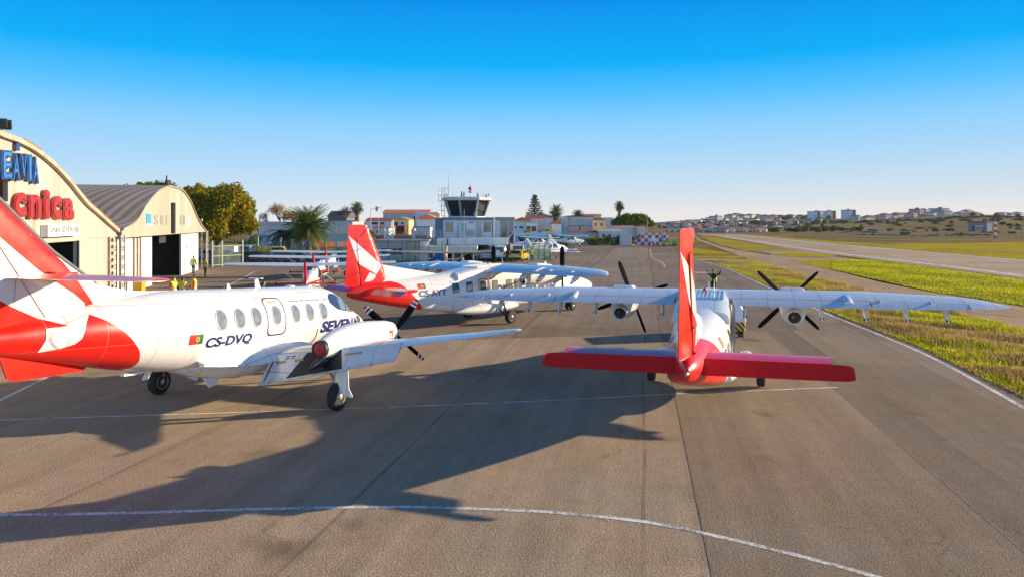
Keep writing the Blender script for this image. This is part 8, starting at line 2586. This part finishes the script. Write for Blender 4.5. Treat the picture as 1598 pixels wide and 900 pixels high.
def build_town():
    FW = {n: facade_mat(n, c) for n, c in TOWN_W}
    RR = M('town_red_roof', (0.46, 0.13, 0.06), 0.85, var=0.3, scale=0.2); RG = M('town_grey_roof', (0.16, 0.15, 0.15), 0.85, var=0.3, scale=0.2); RD = M('town_dark_red', (0.20, 0.06, 0.05), 0.85, var=0.2, scale=0.2)
    rr = random.Random(12)
    # the ridge apartment blocks
    blocks = [(1140, 1152, 336, 'town_sand'), (1149, 1160, 334.5, 'town_blue'), (1159, 1172, 336.5, 'town_cream'), (1170, 1184, 336, 'town_white'), (1183, 1196, 336.5, 'town_sand'), (1195, 1208, 337, 'town_pink'), (1207, 1220, 337, 'town_pink'), (1219, 1233, 337.5, 'town_pink'), (1233, 1250, 337, 'town_sand'), (1249, 1266, 337.5, 'town_cream')]
    for x0, x1, y, w in blocks:
        town_block('long pale apartment block with a red roof on the town ridge', x0, x1, y, 1120 + rr.uniform(-30, 30), 16, FW[w], RD, True, 'apartment blocks along the town ridge', 'apartment block', 'ridge_apartments', yaw=rr.uniform(.35, .8))
    for x0, x1, y, w in ((1148, 1162, 341, 'town_white'), (1162, 1176, 342, 'town_blue'), (1176, 1190, 342.5, 'town_cream'), (1191, 1208, 341.5, 'town_white'), (1130, 1140, 342, 'town_blue'), (1117, 1130, 338, 'town_grey'), (1112, 1120, 340, 'town_white'), (1217, 1240, 346, 'town_blue'), (1241, 1252, 344.5, 'town_pink')):
        town_block('pale terrace of flats below the town ridge', x0, x1, y, 900 + rr.uniform(-30, 30), 14, FW[w], RG, False, 'terraces of flats below the ridge', 'apartment block', 'terrace_flats', yaw=rr.uniform(.3, .8))
    def towerextra(c, m=1):
        def f(mb, w, d, h):
            mb.box((c * w, d * 0.3, h * 0.53), (w * 0.16, d * 1.02 + 0.6, h * 1.06), mi=1)
        return f
    WT = facade_mat('tower_white_facade', (0.56, 0.58, 0.64), (0.20, 0.22, 0.28), 4.5, 40)
    town_block('pale tower block with a dark stair shaft, leftmost on the skyline', 1269.5, 1288, 330.5, 1050, 16, WT, RD, False, 'tower blocks on the skyline', 'tower block', 'tower_block', towerextra(-0.16))
    town_block('pale tower block with a dark lift shaft on its right, second on the skyline', 1290.5, 1306.5, 330, 1060, 16, WT, RD, False, 'tower blocks on the skyline', 'tower block', 'tower_block', towerextra(0.22))
    town_block('lone slim tower block with a red shaft near the crest of the dry hill', 1324, 1334.5, 328.5, 1000, 15, WT, RD, False, 'tower blocks on the skyline', 'tower block', 'tower_block', towerextra(0.40))
    PKF = facade_mat('tower_pink_facade', (0.42, 0.22, 0.24), (0.50, 0.50, 0.55), 6.0, 40)
    town_block('pink and white block at the left of the pair on the hill crest', 1433, 1444, 327, 820, 14, PKF, RD, False, None, 'tower block', 'tower_block')
    town_block('white and pink block with a dark flat roof on the hill crest', 1443, 1455, 328, 825, 14, facade_mat('tower_white_pink', (0.55, 0.52, 0.54), (0.36, 0.17, 0.2), 5.0, 40), RD, False, None, 'tower block', 'tower_block')
    town_block('tall pale pink block at the right end of the hill crest', 1464.5, 1486, 326, 830, 16, facade_mat('tower_rose', (0.50, 0.36, 0.36)), RD, False, None, 'tower block', 'tower_block')
    town_block('grey gabled building in front of the tall pale pink block', 1470, 1491, 330, 800, 12, FW['town_grey'], RG, True, None, 'building', 'town_building')
    for i, (x0, x1, y, w, r, lab) in enumerate(((1338, 1344, 336.5, 'town_sand', RD, 'narrow sandy house right of the lone slim tower'), (1346, 1372, 339.5, 'town_cream', RG, 'long cream low building on the hill crest'), (1354, 1370, 338.5, 'town_white', RG, 'white low building behind the cream one'), (1371, 1379, 337, 'town_sand', RD, 'sandy house with a dark roof on the crest'), (1379, 1395, 335.5, 'town_pink', RD, 'pink villa with a dark red roof on the crest'), (1394, 1402, 336.5, 'town_blue', RG, 'pale blue hut end beside the pink villa'), (1399, 1413, 334, 'town_pink', RD, 'dull pink house behind the pale blue hut'), (1412, 1424, 334, 'town_cream', RR, 'yellowish house left of the pink block'), (1424, 1434, 332.5, 'town_pink', RD, 'small pink block left of the pink and white block'), (1455, 1464, 332.5, 'town_blue', RG, 'pale blue block between the two pairs of tower blocks'), (1498, 1511, 332.5, 'town_pink', RR, 'pinkish houses left of the white gabled house'), (1509, 1523, 329.5, 'town_white', RG, 'white gabled house with a grey roof near the right edge'), (1522, 1536, 333, 'town_cream', RR, 'cream house stepping down right of the white gabled house'), (1566, 1573, 332.5, 'town_grey', RG, 'small square grey tower on the right crest'), (1574, 1589, 334.5, 'town_pink', RD, 'long low pink house near the right edge'), (1590, 1600, 332.5, 'town_white', RG, 'white gabled house cut by the right edge'))):
        town_block(lab, x0, x1, y, 760 + (i % 4) * 12, 10, FW[w], r, i not in (1, 9, 13), None, 'house', 'crest_house')
    for x0, x1, y in ((1475.5, 1485, 338), (1485, 1499, 337.3), (1502, 1512, 337)):
        town_block('turquoise hoarding along the crest below the pale pink block', x0, x1, y, 770, 1.0, M('turquoise_hoarding', (0.03, 0.30, 0.36), 0.6), RG, False, 'turquoise hoardings on the crest', 'hoarding', 'hoarding')
    town_block('turquoise low hall below the tower blocks', 1264, 1276, 342, 880, 12, M('turquoise_hall', (0.03, 0.28, 0.34), 0.6), RG, False, None, 'hall', 'town_hall')
    town_block('long white hall right of the turquoise hall', 1276, 1288, 342.3, 882, 12, FW['town_white'], RG, False, None, 'hall', 'town_hall')
    # white low villa ruin on the dry slope
    town_block('grey roofed villa alone on the dry slope behind the banded mast', 1537, 1551, 348, 330, 9, M('villa_wall', (0.24, 0.25, 0.27), 0.8), M('villa_roof', (0.17, 0.10, 0.09), 0.8), False, None, 'house', 'hill_villa')
    town_block('dark garden wall left of the grey roofed villa', 1516, 1538, 354.5, 325, 1, M('villa_garden_wall', (0.055, 0.065, 0.06), 0.9), RG, False, None, 'wall', 'garden_wall')
    town_block('ruined stone barn among the bushes of the dry slope', 1364, 1388, 359.5, 330, 5, M('ruin_stone', (0.25, 0.22, 0.18), 0.9, var=0.3), M('ruin_roof', (0.20, 0.14, 0.11), 0.9), False, None, 'barn', 'ruined_barn')
    # small houses filling the slope
    n = 0
    spots = []
    for row, (Y, ybase) in enumerate(((345, 363.0), (400, 361.8), (470, 360.5), (540, 358.5), (640, 355.5), (760, 352), (880, 349.5), (1000, 346.5))):
        x = 1062 - row * 3
        while x < (1200, 1215, 1262, 1262, 1250, 1250, 1245, 1240)[row]:
            w = rr.uniform(5.5, 10.5)
            ridge = np.interp(x, [1020, 1060, 1110, 1150, 1300], [350, 347.5, 343.5, 341, 341])
            y = ybase - rr.uniform(3.2, 6.5)
            if y > ridge - 2.0 and rr.random() < (0.92 if row < 6 else 0.75):
                wn = rr.choices(['town_white', 'town_cream', 'town_pink', 'town_grey', 'town_sand'], [4, 3, 1.4, 1.2, 1.5])[0]
                red = rr.random() < 0.68
                town_block('small pale house with a red roof on the town slope' if red else 'small pale house with a grey roof on the town slope', x, x + w, y, Y + rr.uniform(-22, 22), rr.uniform(7, 11), FW[wn], RR if red else RG, rr.random() < 0.85 if red else rr.random() < 0.5, 'small red-roofed houses on the town slope' if red else 'small grey-roofed houses on the town slope', 'house', 'slope_house', yaw=rr.uniform(0.1, 1.1))
                n += 1
            x += w + rr.uniform(-0.5, 3.0)
    for i in range(15):
        x = 1022 + i * 4.6 + rr.uniform(-1, 1); w = rr.uniform(5, 9)
        town_block('distant pale building where the town slope begins', x, x + w, np.interp(x, [1020, 1060, 1110], [349, 346.5, 342.5]) - rr.uniform(-1, 1.5), 1000 + rr.uniform(-90, 90), 12, FW[rr.choice(['town_white', 'town_blue', 'town_grey', 'town_cream'])], RG, False, 'distant buildings at the start of the town slope', 'building', 'far_building')
    # trees among the houses and on the dry hill: a few shapes, copied
    LC = leaf_mat('far_leaf_dark', (0.045, 0.062, 0.022)); LM = leaf_mat('far_leaf_olive', (0.12, 0.12, 0.03)); LO = leaf_mat('far_leaf_ochre', (0.28, 0.17, 0.045)); LG = leaf_mat('far_leaf_green', (0.08, 0.11, 0.025))
    protos = []
    for i, (mats, lab) in enumerate((([LC, LG], 'dark round tree'), ([LM, LG], 'olive green bush'), ([LO, LM], 'ochre autumn bush'), ([LC, LC], 'very dark bush'))):
        o = bush('hill_tree', 'x', (0, -500 - 20 * i, -50), (3.2, 3.0, 4.2), mats, 100 + i, 900, 0.42)
        protos.append((o, lab))
    used = set()
    def put(pi, x, y, Y, s, where, sz=None, grp=None):
        p = at(x, 346, Y); o, lab = protos[pi]
        c = o if pi not in used else o.copy()
        if pi in used: col.objects.link(c)
        used.add(pi)
        c.location = (p.x, Y, terrain_z(p.x, Y) - 0.4); sx = s * Y / FPX / 6.0
        c.scale = (sx, sx, (sz or s * 0.8) * Y / FPX / 4.6); c.rotation_euler = (0, 0, rr.uniform(0, 6.28))
        tag(c, '%s %s' % (lab, where), 'tree' if pi == 0 else 'bush', '%ss %s' % (lab, where))
    for _ in range(120):
        x = rr.uniform(1030, 1300); row = rr.random()
        Y = 440 + 560 * row
        put(rr.choices((0, 1, 2, 3), (5, 3, 2, 2))[0], x, 0, Y, rr.uniform(5, 11), 'among the houses of the town slope', rr.uniform(4, 8))
    for _ in range(34):      # belt of trees below the houses, beside the runway
        x = rr.uniform(1190, 1345); Y = rr.uniform(330, 400)
        put(rr.choices((0, 1, 2, 3), (4, 4, 2, 3))[0], x, 0, Y, rr.uniform(8, 15), 'in the belt between the runway and the town', rr.uniform(5, 10))
    for _ in range(85):      # dry hillside
        x = rr.uniform(1310, 1620); t = rr.random() ** 0.7
        Y = 230 + 460 * t
        put(rr.choices((0, 1, 2, 3), (3, 2, 2, 5))[0], x, 0, Y, rr.uniform(5, 15), 'scattered over the dry hillside', rr.uniform(2.5, 6.5))
    for x0, x1, Y in ((1325, 1425, 270), (1425, 1475, 262), (1482, 1545, 262), (1310, 1370, 330), (1400, 1480, 690), (1480, 1600, 700), (1525, 1560, 300)):   # dark hedge lines across the slope
        x = x0
        while x < x1:
            put(rr.choices((0, 1, 3), (3, 1, 5))[0], x, 0, Y + rr.uniform(-8, 8), rr.uniform(8, 13), 'in the hedge lines across the dry hillside', rr.uniform(2.0, 4.0))
            x += rr.uniform(4.5, 8)
    for x, s in ((1305, 9), (1313, 10), (1321, 8), (1342, 6), (1403, 6), (1417, 5), (1518, 9), (1532, 6), (1555, 8), (1588, 8)):
        put(0, x, 0, 720, s, 'standing on the hill crest', s * 0.7)


def build_haze():
    m = bpy.data.materials.new('thin_air_haze'); m.use_nodes = True
    nt = m.node_tree; nt.nodes.clear()
    o = nt.nodes.new('ShaderNodeOutputMaterial'); v = nt.nodes.new('ShaderNodeVolumePrincipled')
    v.inputs['Color'].default_value = (0.82, 0.90, 1.0, 1); v.inputs['Density'].default_value = 0.00007; v.inputs['Anisotropy'].default_value = 0.0
    nt.links.new(v.outputs[0], o.inputs['Volume'])
    mb = MB(); mb.box((0, 2205, 10.0), (15600, 4700, 48)); h = mb.build('haze', m); h['kind'] = 'stuff'
# ------------------------------------------------------------------ assemble
build_world()
build_ground()
make_jet('white and red low-wing twin propeller plane with registration CS-DVQ parked at the left', -7.54, 20.0, 17.5, 4.0)
make_dornier('CS-AYT', 'high-wing white plane with red tail seen from its side, marked CS-AYT', -1.2, 36.5, 46.5, 1.0, rudder=0.0, elev=14, props=(0, 0))
make_dornier('CS-AY', 'high-wing white plane with red tail seen from directly behind, on the right of the apron', 6.05, 22.3, 17.5, 0.7, rudder=-13.0, elev=27, props=(45, -20))
build_grass_blades()
for fn in ('build_buildings', 'build_trees', 'build_small_planes', 'build_vehicles', 'build_people', 'build_fences', 'build_town', 'build_haze'):
    if fn in globals(): globals()[fn]()
